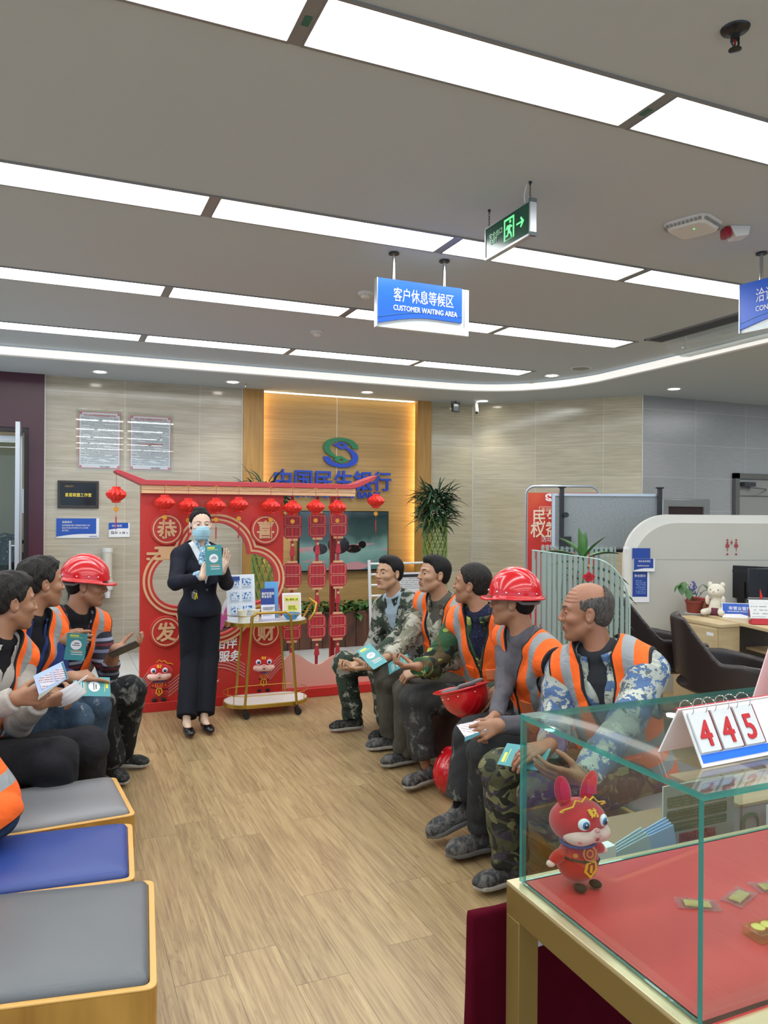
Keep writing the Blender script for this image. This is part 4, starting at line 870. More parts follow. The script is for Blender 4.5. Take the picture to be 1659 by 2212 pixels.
tt = standee('price_card', 'small yellow and cream card with red writing at the right of the cart', 'card', cp(0.22, 0.02), 0.155, 0.2, m_paper, rz=-0.08)
MB().b2((-0.065, -0.002, 0.012), (0.065, 0, 0.185)).build('cream_print', M('cream_print', 'e6d3b0', 0.5), tt)
MB().b2((-0.058, -0.0035, 0.135), (0.055, -0.002, 0.162)).b2((-0.035, -0.0035, 0.055), (0.045, -0.002, 0.1)).build('yellow_bar', M('yellow_bar', 'e3e64a', 0.5), tt)
text('暖心糖果小食', 0.02, m_ink, (0, -0.004, 0.14), parent=tt, align='CENTER', sx=0.85, depth=0.0006); text('欢迎您免费\n品尝小零食\n祝您生活愉快', 0.0115, m_ink, (-0.03, -0.004, 0.088), parent=tt, depth=0.0006); text('谢谢', 0.018, m_redtxt, (0.02, -0.004, 0.02), parent=tt, depth=0.0006)
tt = thing('glass_bowl', 'blue fluted glass bowl on the right of the cart', 'bowl', cp(0.185, -0.07))
o = MB(); n = 40; vs = []
for r, h in ((0.03, 0), (0.045, 0.012), (0.06, 0.035), (0.072, 0.05), (0.068, 0.05), (0.055, 0.033), (0.04, 0.014), (0.0, 0.01)):
    for k in range(n): a = 2*PI*k/n; rr = r*(1+0.05*(1 if k % 2 else -1)*(h > 0.01)); vs.append((rr*math.cos(a), rr*math.sin(a), h))
o.add(vs, [(i*n+k, i*n+(k+1) % n, (i+1)*n+(k+1) % n, (i+1)*n+k) for i in range(7) for k in range(n)]); o.build('bowl_body', glass_mat('blue_glass', 'a8d4ec', body='7fb8d8', amt=0.35), tt)
for k, (x, l_) in enumerate(((-0.215, 'left one of two paper cups on the cart, with a small emblem'), (-0.115, 'right one of two paper cups on the cart'))):
    tt = thing('paper_cup', l_, 'cup', cp(x, -0.09), group='paper cups on the cart'); MB().lathe([(0.027, 0), (0.029, 0.002), (0.038, 0.088), (0.041, 0.09), (0.04, 0.092), (0.036, 0.09), (0.027, 0.006), (0, 0.005)], n=28).build('cup_body', M('cup_paper', 'e8e4cf', 0.6), tt)
    if not k: text('民生银行', 0.009, M('cup_grey', '9a9a94', 0.6), (-0.018, -0.036, 0.04), parent=tt, depth=0.0005)
tt = thing('display_tray', 'pale leaflet lying flat on the middle of the cart', 'leaflet', cp(-0.02, -0.06), rz=0.1); MB().b2((-0.12, -0.05, 0.0005), (0.1, 0.05, 0.003)).build('sheet', lines_mat('flatleaf', 'dcd8e4', '9d97b0', 0.012, (-1, -1), (1, 1), 60), tt)
# ================================================================== PLUSH RABBITS
m_plush = M('red_plush', 'c4161a', 0.9, sheen=0.4, var=0.12, vscale=20); m_plush2 = M('dark_red_plush', '9c1216', 0.9, sheen=0.3); m_plpink = M('pink_plush', 'eec3b6', 0.9, sheen=0.3); m_plblk = M('black_plush', '241c1c', 0.9); m_ygold = M('yellow_gold_felt', 'e8b51e', 0.6)
m_eyew = M('eye_white', 'f2f4f6', 0.3); m_eyeb = M('eye_blue', '2f6fb8', 0.3); m_eyek = M('eye_dark', '14171f', 0.2); m_blush = M('blush', 'e88a8a', 0.9); m_earin = M('ear_inner', 'd8203a', 0.85)
def rabbit_parts():
    P = {}
    P['body'] = sdf_mesh(lambda p: smin(s_ell(p, (0, 0, 0.088), (0.062, 0.068, 0.078)), s_ell(p, (0, 0, 0.235), (0.082, 0.092, 0.078)), 0.012), (-0.1, -0.1, 0), (0.1, 0.1, 0.33), 0.006)
    P['muzzle'] = sdf_mesh(lambda p: smin(smin(s_ell(p, (0.038, 0.030, 0.205), (0.052, 0.05, 0.036)), s_ell(p, (0.038, -0.030, 0.205), (0.052, 0.05, 0.036)), 0.02), s_ell(p, (0.05, 0, 0.222), (0.04, 0.02, 0.028)), 0.02), (-0.02, -0.09, 0.16), (0.11, 0.09, 0.26), 0.004)
    return P
RP = rabbit_parts()
def surf_disc(mb, c, n, r, th=0.004, rx=1.0, k=18):
    mb.lathe([(r, 0), (r*0.9, th*0.6), (r*0.5, th), (0, th*1.1)], c, k, axis=n, cap=False)
def rabbit(loc, rz, s, label, tagcard=True):
    t = thing('plush_rabbit', label, 'plush toy', loc, rz=rz, group='red plush rabbits'); t.scale = (s*1.18, s*1.2, s)
    mesh_obj('body', [RP['body']], m_plush, t); mesh_obj('muzzle', [RP['muzzle']], m_plpink, t)
    for sy in (-1, 1):
        MB().ell((0.0, sy*0.075, 0.118), (0.02, 0.038, 0.022), 16, 10, R=np.array(Matrix.Rotation(sy*-0.55, 3, 'X'))).build('arm', m_plush, t)
        MB().ell((0.0, sy*0.105, 0.098), (0.014, 0.014, 0.012), 12, 8).build('paw', m_plpink, t)
        MB().ell((0.048, sy*0.03, 0.014), (0.022, 0.018, 0.013), 14, 8).build('foot', m_plblk, t)
        # ears
        A = np.array(Matrix.Rotation(sy*(0.22 if sy < 0 else 0.35), 3, 'X').inverted())
        ec = (-0.01, sy*0.052, 0.345); MB().ell(ec, (0.012, 0.03, 0.062), 16, 12, R=A).build('ear', m_plush, t); MB().ell((0.0, sy*0.052, 0.345), (0.007, 0.019, 0.048), 14, 10, R=A).build('ear_inner', m_earin, t)
        # eyes
        nrm = np.array([0.9, sy*0.36, 0.25]); c = np.array([0.072, sy*0.038, 0.256]); e = MB(); e.ell(c, (0.010, 0.019, 0.022), 16, 10, R=rotz(sy*0.38)); ob = e.build('eye', m_eyew, t)
        MB().ell(c+np.array([0.006, -sy*0.001, -0.001]), (0.008, 0.0125, 0.015), 14, 8, R=rotz(sy*0.38)).build('iris', m_eyeb, ob); MB().ell(c+np.array([0.0105, -sy*0.001, -0.002]), (0.006, 0.0085, 0.0105), 12, 8, R=rotz(sy*0.38)).build('pupil', m_eyek, ob)
        MB().ell(c+np.array([0.0155, sy*0.003, 0.005]), (0.002, 0.003, 0.003), 8, 6).build('glint', m_eyew, ob)
        MB().ell((0.074, sy*0.055, 0.2), (0.008, 0.012, 0.01), 12, 8, R=rotz(sy*0.6)).build('blush', m_blush, t)
    MB().ell((0.088, 0, 0.232), (0.008, 0.009, 0.006), 10, 8).build('nose', M('nose_pink', 'e29a98', 0.6), t)
    MB().ell((0.088, 0, 0.203), (0.005, 0.008, 0.008), 10, 8).tube([(0.088, -0.018, 0.214), (0.09, -0.009, 0.21), (0.091, 0, 0.215), (0.09, 0.009, 0.21), (0.088, 0.018, 0.214)], 0.0012, 5).build('mouth', M('mouth_red', 'a8242a', 0.5), t)
    MB().tube([(0.050*math.cos(a)+0.002, 0.054*math.sin(a), 0.158) for a in np.linspace(0, 2*PI, 28)[:-1]], 0.005, 6, closed=True).build('collar', M('collar_blue', '4a5a9c', 0.7), t)
    b = MB(); b.tube([(0.0612*math.cos(a)+0.0, 0.0672*math.sin(a), 0.105+0.012*math.cos(a)*0-0.014*math.sin(a)) for a in np.linspace(0, 2*PI, 32)[:-1]], 0.0042, 6, closed=True); b.build('belt', m_plblk, t)
    # pouch
    pp = [(-0.018, 0.0), (0.018, 0.0), (0.024, -0.035), (0.0, -0.062), (-0.024, -0.035)]
    MB().prism([(x*0.72, z*0.8-0.004) for x, z in pp], 0.004, (0.0635, 0, 0.108), (0, 1, 0), (0.08, 0, 1)).build('pouch', m_plush2, t)
    MB().prism(pp[::-1] if False else pp, 0.005, (0.065, 0, 0.108), (0, 1, 0), (0.08, 0, 1), holes=[[(x*0.7, z*0.76-0.005) for x, z in pp]]).prism([(-0.004, -0.012), (0.004, -0.012), (0.004, -0.04), (-0.004, -0.04)], 0.003, (0.066, 0, 0.108), (0, 1, 0), (0.08, 0, 1)).build('pouch_trim', m_ygold, t)
    MB().prism(circ(0.026, 28), 0.003, (0.0570, 0, 0.135), (0, 1, 0), (-0.25, 0, 1), holes=[circ(0.021, 28)]).prism(circ(0.014, 20), 0.003, (0.0575, 0, 0.135), (0, 1, 0), (-0.25, 0, 1), holes=[circ(0.009, 20)]).build('round_motif', M('motif_gold', 'd9862c', 0.6), t)
    for sy in (-1, 1): MB().lathe([(0.008, 0), (0.008, 0.001), (0, 0.001)], (0.040, sy*0.042, 0.13), 12, axis=(0.7, sy*0.7, 0.15)).build('spot_motif', MATS['motif_gold'], t)
    # hat: gold crown line with two side wings
    cr = MB(); cr.tube([(0.02, -0.075, 0.285), (0.025, -0.09, 0.292), (0.03, -0.08, 0.3), (0.035, -0.05, 0.306), (0.03, -0.035, 0.325), (0.035, -0.015, 0.318), (0.035, 0, 0.334), (0.035, 0.015, 0.318), (0.03, 0.035, 0.325), (0.035, 0.05, 0.306), (0.03, 0.08, 0.3), (0.025, 0.09, 0.292), (0.02, 0.075, 0.285)], 0.0032, 6); cr.build('hat_trim', m_ygold, t)
    text('财', 0.034, m_ygold, (0.078, -0.017, 0.279), (0, 1, 0), (-0.75, 0, 0.75), parent=t, bold=0.03, depth=0.002)
    if tagcard:
        MB().add([(0.01, 0.03, 0.33), (0.01, 0.068, 0.322), (0.0, 0.075, 0.37), (0.0, 0.038, 0.378), (0.007, 0.03, 0.33), (0.007, 0.068, 0.322), (-0.003, 0.075, 0.37), (-0.003, 0.038, 0.378)], [(0, 1, 2, 3), (7, 6, 5, 4), (0, 4, 5, 1), (1, 5, 6, 2), (2, 6, 7, 3), (3, 7, 4, 0)]).build('swing_tag', M('tag_red', 'c81e46', 0.3), t)
    return t
zb = 0.076
p = aty(348, 1517, PY-0.1); 
b1 = rabbit((p[0], 6.40, zb), math.radians(-96), 0.98, 'large red plush rabbit sitting at the left end of the red backdrop base')
p = aty(566, 1490, PY); rabbit((p[0]+0.02, 6.42, zb), math.radians(-98), 1.0, 'large red plush rabbit on the backdrop base, seen behind the cart')
p = aty(463, 1500, 6.4); rabbit((p[0]+0.01, 6.42, zb), math.radians(-70), 0.58, 'small red plush rabbit on the base, half hidden behind the woman\'s right trouser leg')
p = aty(421, 1500, 6.4); rabbit((p[0], 6.42, zb), math.radians(-90), 0.58, 'small red plush rabbit mostly hidden behind the woman, between her legs', tagcard=False)
m_ply0 = M('ledge_wood', '8f7a5c', 0.5)
# ================================================================== DISPLAY CASE
CZ0, CZ1 = 0.80, 1.163; CX0, CX1, CY0, CY1 = 0.935, 2.1, 0.905, 1.42
m_edge = glass_mat('glass_edge', '8fcfc4', body='4f9c92', amt=0.5); gl_case = glass_mat('case_glass', 'f3faf8', ior=1.5)
t = thing('display_case', 'glass topped display case on a bronze metal frame with red lining, in the right foreground', 'display case', (CX0, CY0, 0))
LX_, LY_ = CX1-CX0, CY1-CY0
m_brz = M('bronze_metal', '84703f', 0.38, 0.55)
fr = MB().b2((-0.02, -0.03, CZ0-0.075), (LX_, LY_+0.02, CZ0-0.012)); fr.build('apron_frame', m_brz, t, bevel=0.002)
for x, y in ((-0.02, -0.03), (-0.02, LY_-0.03), (LX_-0.05, -0.03), (LX_-0.05, LY_-0.03)): MB().b2((x, y, 0), (x+0.05, y+0.05, CZ0-0.075)).build('leg', m_brz, t, bevel=0.002)
MB().b2((-0.02, -0.03, CZ0-0.012), (LX_, LY_+0.02, CZ0-0.004)).build('rim_plate', M('pale_gold_rim', 'c8bb94', 0.3, 0.5), t, bevel=0.001)
MB().b2((0.006, 0.0, CZ0-0.004), (LX_-0.01, LY_-0.006, CZ0)).build('red_lining', M('case_red', 'c23a3e', 0.55), t)
g = 0.010
def pane(name, lo, hi, thin):
    """glass sheet: large faces clear, cut edges green"""
    o = MB().b2(lo, hi); d = np.array(hi)-np.array(lo)
    fm = [0, 0, 1, 1, 2, 2]; 
    names = [('x-', 0), ('x+', 0), ('y-', 1), ('y+', 1), ('z-', 2), ('z+', 2)]
    o.mi = [0 if names[i][1] == thin else 1 for i in range(6)]; return o.build(name, [gl_case, m_edge], t, smooth=False)
pane('top_glass', (0, 0, CZ1-g), (LX_, LY_, CZ1), 2)
pane('side_glass', (0, 0.011, CZ0), (g, LY_-0.011, CZ1-g-0.001), 0)
pane('front_glass', (0, 0, CZ0), (LX_, g, CZ1-g-0.001), 1); pane('back_glass', (0, LY_-g, CZ0), (LX_, LY_, CZ1-g-0.001), 1)
# rabbit in case
p = atz(1240, 1932, CZ0); rabbit((p[0]+0.035, p[1]+0.035, CZ0+0.002), math.radians(-86), 0.58, 'red plush rabbit standing inside the corner of the glass display case')
# queue number flip stand on top of the glass
a = atz(1519, 1660, CZ1)+[0, 0, 0.0]; rzz = math.radians(3)
t = thing('flip_number_stand', 'white tent shaped flip number stand reading 4 4 5 on top of the glass case', 'number stand', (a[0], a[1], CZ1+0.001), rz=rzz)
HS, DS, WS = 0.088, 0.045, 0.30
tilt = math.atan2(DS, HS)
def slope(u, v, o_=0.0): return (u, DS*v/1.0-o_*math.cos(tilt), HS*v+o_*math.sin(tilt)) if True else None
Vv = np.array([0, DS, HS]); Vv = Vv/np.linalg.norm(Vv); SL = math.hypot(DS, HS); Nn = np.array([0, -Vv[2], Vv[1]])
m_wpl = M('white_stand_plastic', 'e4e2e0', 0.35)
MB().prism([(0, 0), (WS, 0), (WS, SL), (0, SL)], 0.003, (0, 0, 0), (1, 0, 0), Vv).build('front_panel', m_wpl, t)
MB().prism([(0, 0), (WS, 0), (WS, SL), (0, SL)], -0.003, (0, 2*DS+0.012, 0), (1, 0, 0), (0, -Vv[1], Vv[2])).build('back_panel', m_wpl, t); MB().prism([(0, SL-0.006), (WS, SL-0.006), (WS, SL), (0, SL)], 0.002, (0, 2*DS+0.014, 0), (1, 0, 0), (0, -Vv[1], Vv[2])).build('red_rim', M('stand_red', 'b82034', 0.5), t)
MB().prism([(0.004, 0.0065), (WS, 0.0065), (WS, 0.0205), (0.004, 0.0205)], 0.001, Nn*0.0012, (1, 0, 0), Vv).build('blue_strip', m_blue_l, t)
for k, dgt in enumerate('445'):
    x = 0.004+k*0.056; c = MB().prism([(x, 0.023), (x+0.049, 0.023), (x+0.049, 0.093), (x, 0.093)], 0.004, Nn*0.006, (1, 0, 0), Vv).build('number_card', M('card_grey', 'd7d9d8', 0.45), t, bevel=0.0006)
    MB().prism([(x+0.0492, 0.022), (x+0.0525, 0.022), (x+0.0525, 0.092), (x+0.0492, 0.092)], 0.004, Nn*0.005, (1, 0, 0), Vv).build('card_stack_edge', M('card_dark_red', '7a1626', 0.6), t)
    text(dgt, 0.062, M('digit_red', 'c31f27', 0.5), np.array([x+0.0235, 0, 0])+Vv*0.033+Nn*0.0065, (1, 0, 0), Vv, parent=c, align='CENTER', bold=0.025, depth=0.0006, sx=0.95)
    for dx in (0.008, 0.041):
        cen = np.array([x+dx, 0, 0])+Vv*(SL-0.001); rr = 0.0135
        MB().tube([cen+np.array([0, math.cos(q)*rr*1.15+0.003, math.sin(q)*rr+0.003]) for q in np.linspace(0, 2*PI, 24)[:-1]], 0.0009, 6, closed=True).build('binder_ring', m_chrome, t)
# pink tent card
a = atz(1632, 1540, CZ1); t = thing('tent_card', 'tall translucent pinkish card standing behind the number stand at the right edge', 'card', (a[0], 1.2, CZ1+0.001), rz=0.0)
MB().prism([(0.0, 0), (0.16, 0), (0.16, 0.17), (0.075, 0.17)], 0.003, (0, 0, 0)).prism([(0.0, 0), (0.16, 0), (0.16, 0.17), (0.075, 0.17)], 0.003, (0, 0.05, 0)).build('card_sheet', M('pale_pink_sheet', 'd9b6b6', 0.4), t)
# gold bars in film and coin block inside the case
m_film = glass_mat('crinkled_film', 'f6f2f4', body='f8eef0', amt=0.22)
nt = m_film.node_tree; bm_ = nt.nodes.new('ShaderNodeBump'); nz = nt.nodes.new('ShaderNodeTexNoise'); nz.inputs['Scale'].default_value = 90; bm_.inputs['Distance'].default_value = 0.006; nt.links.new(nz.outputs[0], bm_.inputs['Height'])
for nd in nt.nodes:
    if nd.type in ('BSDF_GLOSSY', 'FRESNEL', 'BSDF_DIFFUSE'): nt.links.new(bm_.outputs[0], nd.inputs['Normal'])
m_goldb = M('gold_bar', 'e0cf6a', 0.3, 0.25, bump=0.4, bscale=160)
for k, (px, py, rz_, lab) in enumerate(((1506, 1952, -0.55, 'left, tilted gold bar in crinkled clear film behind the glass case corner'), (1597, 1936, 0.35, 'middle gold bar in crinkled clear film on the red lining'), (1668, 1915, -0.3, 'rightmost gold bar in clear film, cut by the photo edge'))):
    p = atz(px, py, CZ0+0.004); t = thing('gold_bar', lab, 'gold bar', (p[0], p[1], CZ0+0.001), rz=rz_, group='wrapped gold bars')
    MB().b2((-0.026, -0.012, 0.001), (0.026, 0.012, 0.005)).build('bar', m_goldb, t, bevel=0.001)
    MB().prism(rrect(0.040, 0.018, 0.002, 3), 0.0006, (0, 0, 0.0057), (1, 0, 0), (0, 1, 0), holes=[rrect(0.037, 0.015, 0.002, 3)]).build('bar_relief', m_goldb, t)
    o = MB(); nx, ny = 16, 9; rd = random.Random(k); vs = []
    for i in range(nx):
        for j in range(ny):
            x = -0.042+0.084*i/(nx-1); y = -0.023+0.046*j/(ny-1); core = max(0, 1-max(abs(x)/0.03, abs(y)/0.016)**4) 
            if i in (0, nx-1) or j in (0, ny-1): x += rd.uniform(-0.003, 0.003); y += rd.uniform(-0.003, 0.003)
            vs.append((x, y, 0.0012+0.0062*max(0, core)+rd.uniform(0, 0.0022)))
    o.add(vs, [(i*ny+j, (i+1)*ny+j, (i+1)*ny+j+1, i*ny+j+1) for i in range(nx-1) for j in range(ny-1)]); o.build('film_wrapper', m_film, t, smooth=False)
p = atz(1640, 2018, CZ0); t = thing('coin_block', 'clear acrylic block with round gold coins on the red lining', 'coin block', (p[0]-0.008, p[1]-0.01, CZ0+0.001), rz=-0.05)
MB().b2((-0.022, -0.022, 0), (0.09, 0.024, 0.018)).build('acrylic_block', glass_mat('acrylic_amber', 'f6ecd6', body='e8c890', amt=0.08, ior=1.49), t, bevel=0.002)
for k in range(4): MB().lathe([(0.0125, 0), (0.0125, 0.0018), (0.0105, 0.0018), (0.0105, 0.001), (0, 0.001)], (-0.004+0.024*k, 0.002, 0.0185), 24).build('coin', m_goldb, t)
# velvet drape behind the case
VA = aty(1020, 1981, 1.50)
t = thing('velvet_drape', 'dark maroon velvet drape hanging to the floor behind the display case legs', 'drape', (VA[0], 1.50, 0))
def velvet(p):
    d = s_box(p, (0.7, 0.02, VA[2]/2), (0.70, 0.014, VA[2]/2), r=0.006); return d-np.sin(p[:, 0]*38+2*np.sin(p[:, 2]*3))*0.008*np.clip(1-p[:, 2]/0.72, 0, 1)
vm = M('maroon_velvet', '4c0a1a', 0.95, spec=0.05, var=0.25, vscale=14)
sdf_obj('cloth', lambda p: velvet(p), (-0.02, -0.03, 0.0), (1.42, 0.06, 0.9), 0.009, vm, t)
t = thing('side_shelf', 'low wooden ledge behind the glass case carrying the leaflets and boards', 'shelf', (1.28, 1.535, 0))
MB().b2((0, 0, 0.0), (0.22, 0.12, 0.588)).build('end_panel', m_ply0, t); MB().b2((0.22, 0, 0.0), (0.80, 0.5, 0.56)).build('cabinet', m_ply0, t); MB().b2((0, 0, 0.588), (0.22, 0.12, 0.60)).b2((0.22, 0, 0.56), (0.80, 0.5, 0.60)).build('worktop', m_ply0, t)
VT = 0.601
# plastic hook under the table edge
t = thing('leaflet_holder', 'small clear acrylic holder hanging below the case frame in front of the velvet', 'holder', (1.0, 1.455, 0.62), rz=0.1)
MB().prism([(0, 0.09), (0.002, 0.09), (0.035, 0), (0.05, 0), (0.05, 0.05), (0.048, 0.05), (0.048, 0.002), (0.036, 0.002)], 0.002, (0, 0.0, 0)).b2((-0.001, 0, 0.0), (0.05, 0.02, 0.002)).build('acrylic_sheet', glass_mat('acrylic_hook', 'f0f4f6', body='c8ccd4', amt=0.4), t)
# things standing on the velvet table, seen through the glass
p = aty(1303, 1860, 1.56); t = thing('leaflet_stack', 'stack of white cards standing behind the plush rabbit, beyond the glass case', 'leaflets', (p[0]-0.05, 1.56, VT)); MB().box((0.05, 0.02, 0.075), (0.1, 0.03, 0.15), np.array(Matrix.Rotation(-0.1, 3, 'Y'))).build('sheets', m_paper, t)
for k, (px, col, lab, an) in enumerate(((1380, 'a9c3cc', 'grey green leaflets fanned out beyond the glass case', -0.25), (1432, '8db3d9', 'light blue leaflets fanned out beyond the glass case', -0.2))):
    p = aty(px, 1830, 1.56+0.03*k); t = thing('leaflet_stack', lab, 'leaflets', (p[0]-0.045, 1.57+0.03*k, VT)); o = MB()
    for q in range(4): o.box((0.05, 0.006*q, 0.075+0.004*q), (0.11, 0.003, 0.15), np.array(Matrix.Rotation(an-0.03*q, 3, 'Y')))
    o.build('sheets', M('leaf_tint%d' % k, col, 0.45), t)
# green print board
a = aty(1433, 1700, 1.66); b_ = aty(1585, 1850, 1.66); w_ = b_[0]-a[0]
t = thing('information_board', 'clear stand with a white sheet of green text boxes standing beyond the glass case', 'board', (a[0], 1.66, VT)); h_ = a[2]-VT
MB().b2((0, 0, 0), (w_, 0.004, h_)).build('sheet', M('board_sheet', 'efecef', 0.35), t)
MB().b2((-0.006, -0.004, 0), (w_+0.03, -0.001, h_+0.01)).build('acrylic_cover', m_glass, t)
m_gbox = lines_mat('green_box_print', '3f8f62', '8fc0a2', 0.0085, (-1, -1), (3, 3), 60, thr=0.45)
for zz, hh in ((0.80, 0.135), (0.635, 0.135), (0.50, 0.105)):
    MB().prism(rrect(w_*0.84, h_*hh*1.0, 0.006, 4, w_*0.47, h_*zz), 0.001, (0, -0.0005, 0)).build('green_text_box', m_gbox, t)
for k, s in enumerate(('存款保险有保障,银行存款更安心!', '谨防存款变保险,集中办理请参考!')): text(s, 0.0135, m_redtxt, (w_*0.47, -0.001, h_*(0.375-0.055*k)), parent=t, align='CENTER', sx=0.7, depth=0.0006, bold=0.01)
text('存款保险知识', 0.012, m_redtxt, (w_*0.47, -0.001, h_*0.255), parent=t, align='CENTER', depth=0.0006); text('更多详情请咨询大堂经理,不要轻信', 0.0105, m_ink, (w_*0.47, -0.001, h_*0.205), parent=t, align='CENTER', sx=0.7, depth=0.0006)
a = aty(1585, 1755, 1.72)
t = thing('wooden_box', 'grey box with a wood grain top beyond the glass case at the right edge', 'box', (a[0]-0.02, 1.68, VT)); MB().b2((0, 0, 0), (0.3, 0.28, 0.13)).build('body', M('box_grey', '8c8c90', 0.5), t, bevel=0.002); MB().b2((-0.003, -0.003, 0.13), (0.303, 0.283, 0.138)).build('top', wood_panel('box_wood', ('9c8262', 'b59c7c'), (3, 30, 3), seam=False), t)
MB().prism(rrect(0.07, 0.11, 0.03, 8, 0.04, 0.055), 0.002, (0, -0.004, 0), holes=[rrect(0.05, 0.09, 0.022, 8, 0.044, 0.055)]).build('green_ring', M('ring_green', '2d6b48', 0.5), t)
t = thing('leaflet', 'white printed sheet leaning on the grey box beyond the glass case', 'leaflet', (a[0]+0.045, 1.64, VT)); MB().b2((0, 0, 0), (0.16, 0.003, 0.14)).build('sheet', lines_mat('sheet_r', 'e0dedf', '85828c', 0.011, (0.02, 0.01), (0.15, 0.13), 50), t)
# ================================================================== STOOLS AND BENCHES
m_ply = wood_panel('stool_plywood', ('8f6526', 'b98d42'), (8, 8, 1.5), seam=False, rough=0.35); m_plye = M('ply_edge', 'cfa158', 0.35)
m_lgrey = M('grey_leather', '77787b', 0.38, var=0.06, bump=0.15, bscale=400); m_lblue = M('blue_leather', '293f82', 0.42, var=0.08, bump=0.15, bscale=400)
def stool(pts, seat, label, h=0.43, skew=0):
    """rounded box stool on a quadrilateral footprint (near-left, near-right, far-right, far-left)"""
    P = [np.array(p[:2], float) for p in pts]; c = sum(P)/4; t = thing('box_stool', label, 'stool', (c[0], c[1], 0), group='plywood box stools')
    def rq(ins, r, n=5):
        out = []
        for i in range(4):
            a, b_, d = P[i]-c, P[i-1]-c, P[(i+1) % 4]-c; u = (b_-a)/np.linalg.norm(b_-a); v = (d-a)/np.linalg.norm(d-a); q = a+(u+v)*ins
            for s in np.linspace(0, 1, n): out.append(tuple((q+u*r)*(1-s)**2+2*s*(1-s)*q+(q+v*r)*s*s))
        return out
    o1, i1 = rq(0, 0.03), rq(0.018, 0.02)
    MB().prism(o1, h-0.006, (0, 0, h-0.006), (1, 0, 0), (0, 1, 0), holes=[i1]).build('body', m_ply, t)
    MB().prism(o1, 0.006, (0, 0, h), (1, 0, 0), (0, 1, 0), holes=[i1]).build('top_edge', m_plye, t, bevel=0.002)
    o = MB(); N = 20; rings = []
    for k, (ins, z) in enumerate(((0.019, h-0.03), (0.019, h+0.002), (0.024, h+0.012), (0.04, h+0.019), (0.09, h+0.024))):
        rings.append([(x, y, z) for x, y in rq(ins, 0.03 if k < 4 else 0.05)])
    vs = [p for r in rings for p in r]+[(0, 0, h+0.027)]; n = len(rings[0]); fs = [(i*n+k, i*n+(k+1) % n, (i+1)*n+(k+1) % n, (i+1)*n+k) for i in range(4) for k in range(n)]+[(4*n+k, 4*n+(k+1) % n, 5*n) for k in range(n)]
    o.add(vs, fs).build('seat_cushion', seat, t, ang=80); return t
H_ = 0.45
nr, fr_ = atz(340, 2112, H_), atz(333, 1886, H_); dv = atz(0, 2112+62, H_)-nr; dv = dv/np.linalg.norm(dv)
def quad_stool(nrp, frp, lw, seat, lab, nlp=None):
    a, b_ = atz(*nrp, H_), atz(*frp, H_); u = (b_-a)/np.linalg.norm(b_-a); l = np.array([-u[1], u[0], 0]) 
    if nlp is not None: l = atz(*nlp, H_)-a; l = l/np.linalg.norm(l)
    stool([a+l*lw, a, b_, b_+l*lw], seat, lab)
quad_stool((340, 2116), (333, 1886), 0.52, M('shaded_grey_leather', '5c6063', 0.36, var=0.06, bump=0.15, bscale=400), 'nearest grey topped plywood box stool at the bottom left', (0, 2160))  # same grey leather coloured darker to stand in for shading on this seat
quad_stool((292, 1886), (286, 1766), 0.50, m_lblue, 'blue topped plywood box stool between the two grey ones on the left', (0, 1924))
quad_stool((294, 1748), (250, 1668), 0.50, m_lgrey, 'farther grey topped plywood box stool next to the brown bench on the left', (36, 1790))
m_brl = M('brown_leather', '3a2220', 0.35, var=0.12, bump=0.12, bscale=300); m_plinth = M('pale_plinth', 'b39a76', 0.5)
def bench(x0, x1, y0, y1, label, h=0.43):
    t = thing('leather_bench', label, 'bench', (x0, y0, 0)); MB().b2((0, 0, 0.05), (x1-x0, y1-y0, h)).build('seat_block', m_brl, t, bevel=0.025, seg=4) if False else None
    o = MB().b2((0, 0, 0.06), (x1-x0, y1-y0, h)).build('seat_block', m_brl, t, bevel=0.02)
    MB().b2((0.02, 0.02, 0.0), (x1-x0-0.02, y1-y0-0.02, 0.06)).build('plinth', m_plinth, t); return t
bench(2.24, 2.85, 4.36, 5.42, 'far dark brown leather block bench under the two far men on the right')
bench(2.20, 2.85, 3.12, 4.33, 'near dark brown leather block bench under the men holding a red helmet and a leaflet')
bench(-0.62, 0.02, 3.68, 5.05, 'dark brown leather block bench under the three men on the left')
stool([(2.10, 2.30), (2.75, 2.30), (2.75, 3.05), (2.10, 3.05)], m_lgrey, 'large grey topped plywood stool under the bald man in blue camouflage', 0.42)
stool([(2.32, 1.60), (2.95, 1.60), (2.95, 2.24), (2.32, 2.24)], m_lblue, 'blue topped plywood stool seen through the glass case at the right', 0.42)
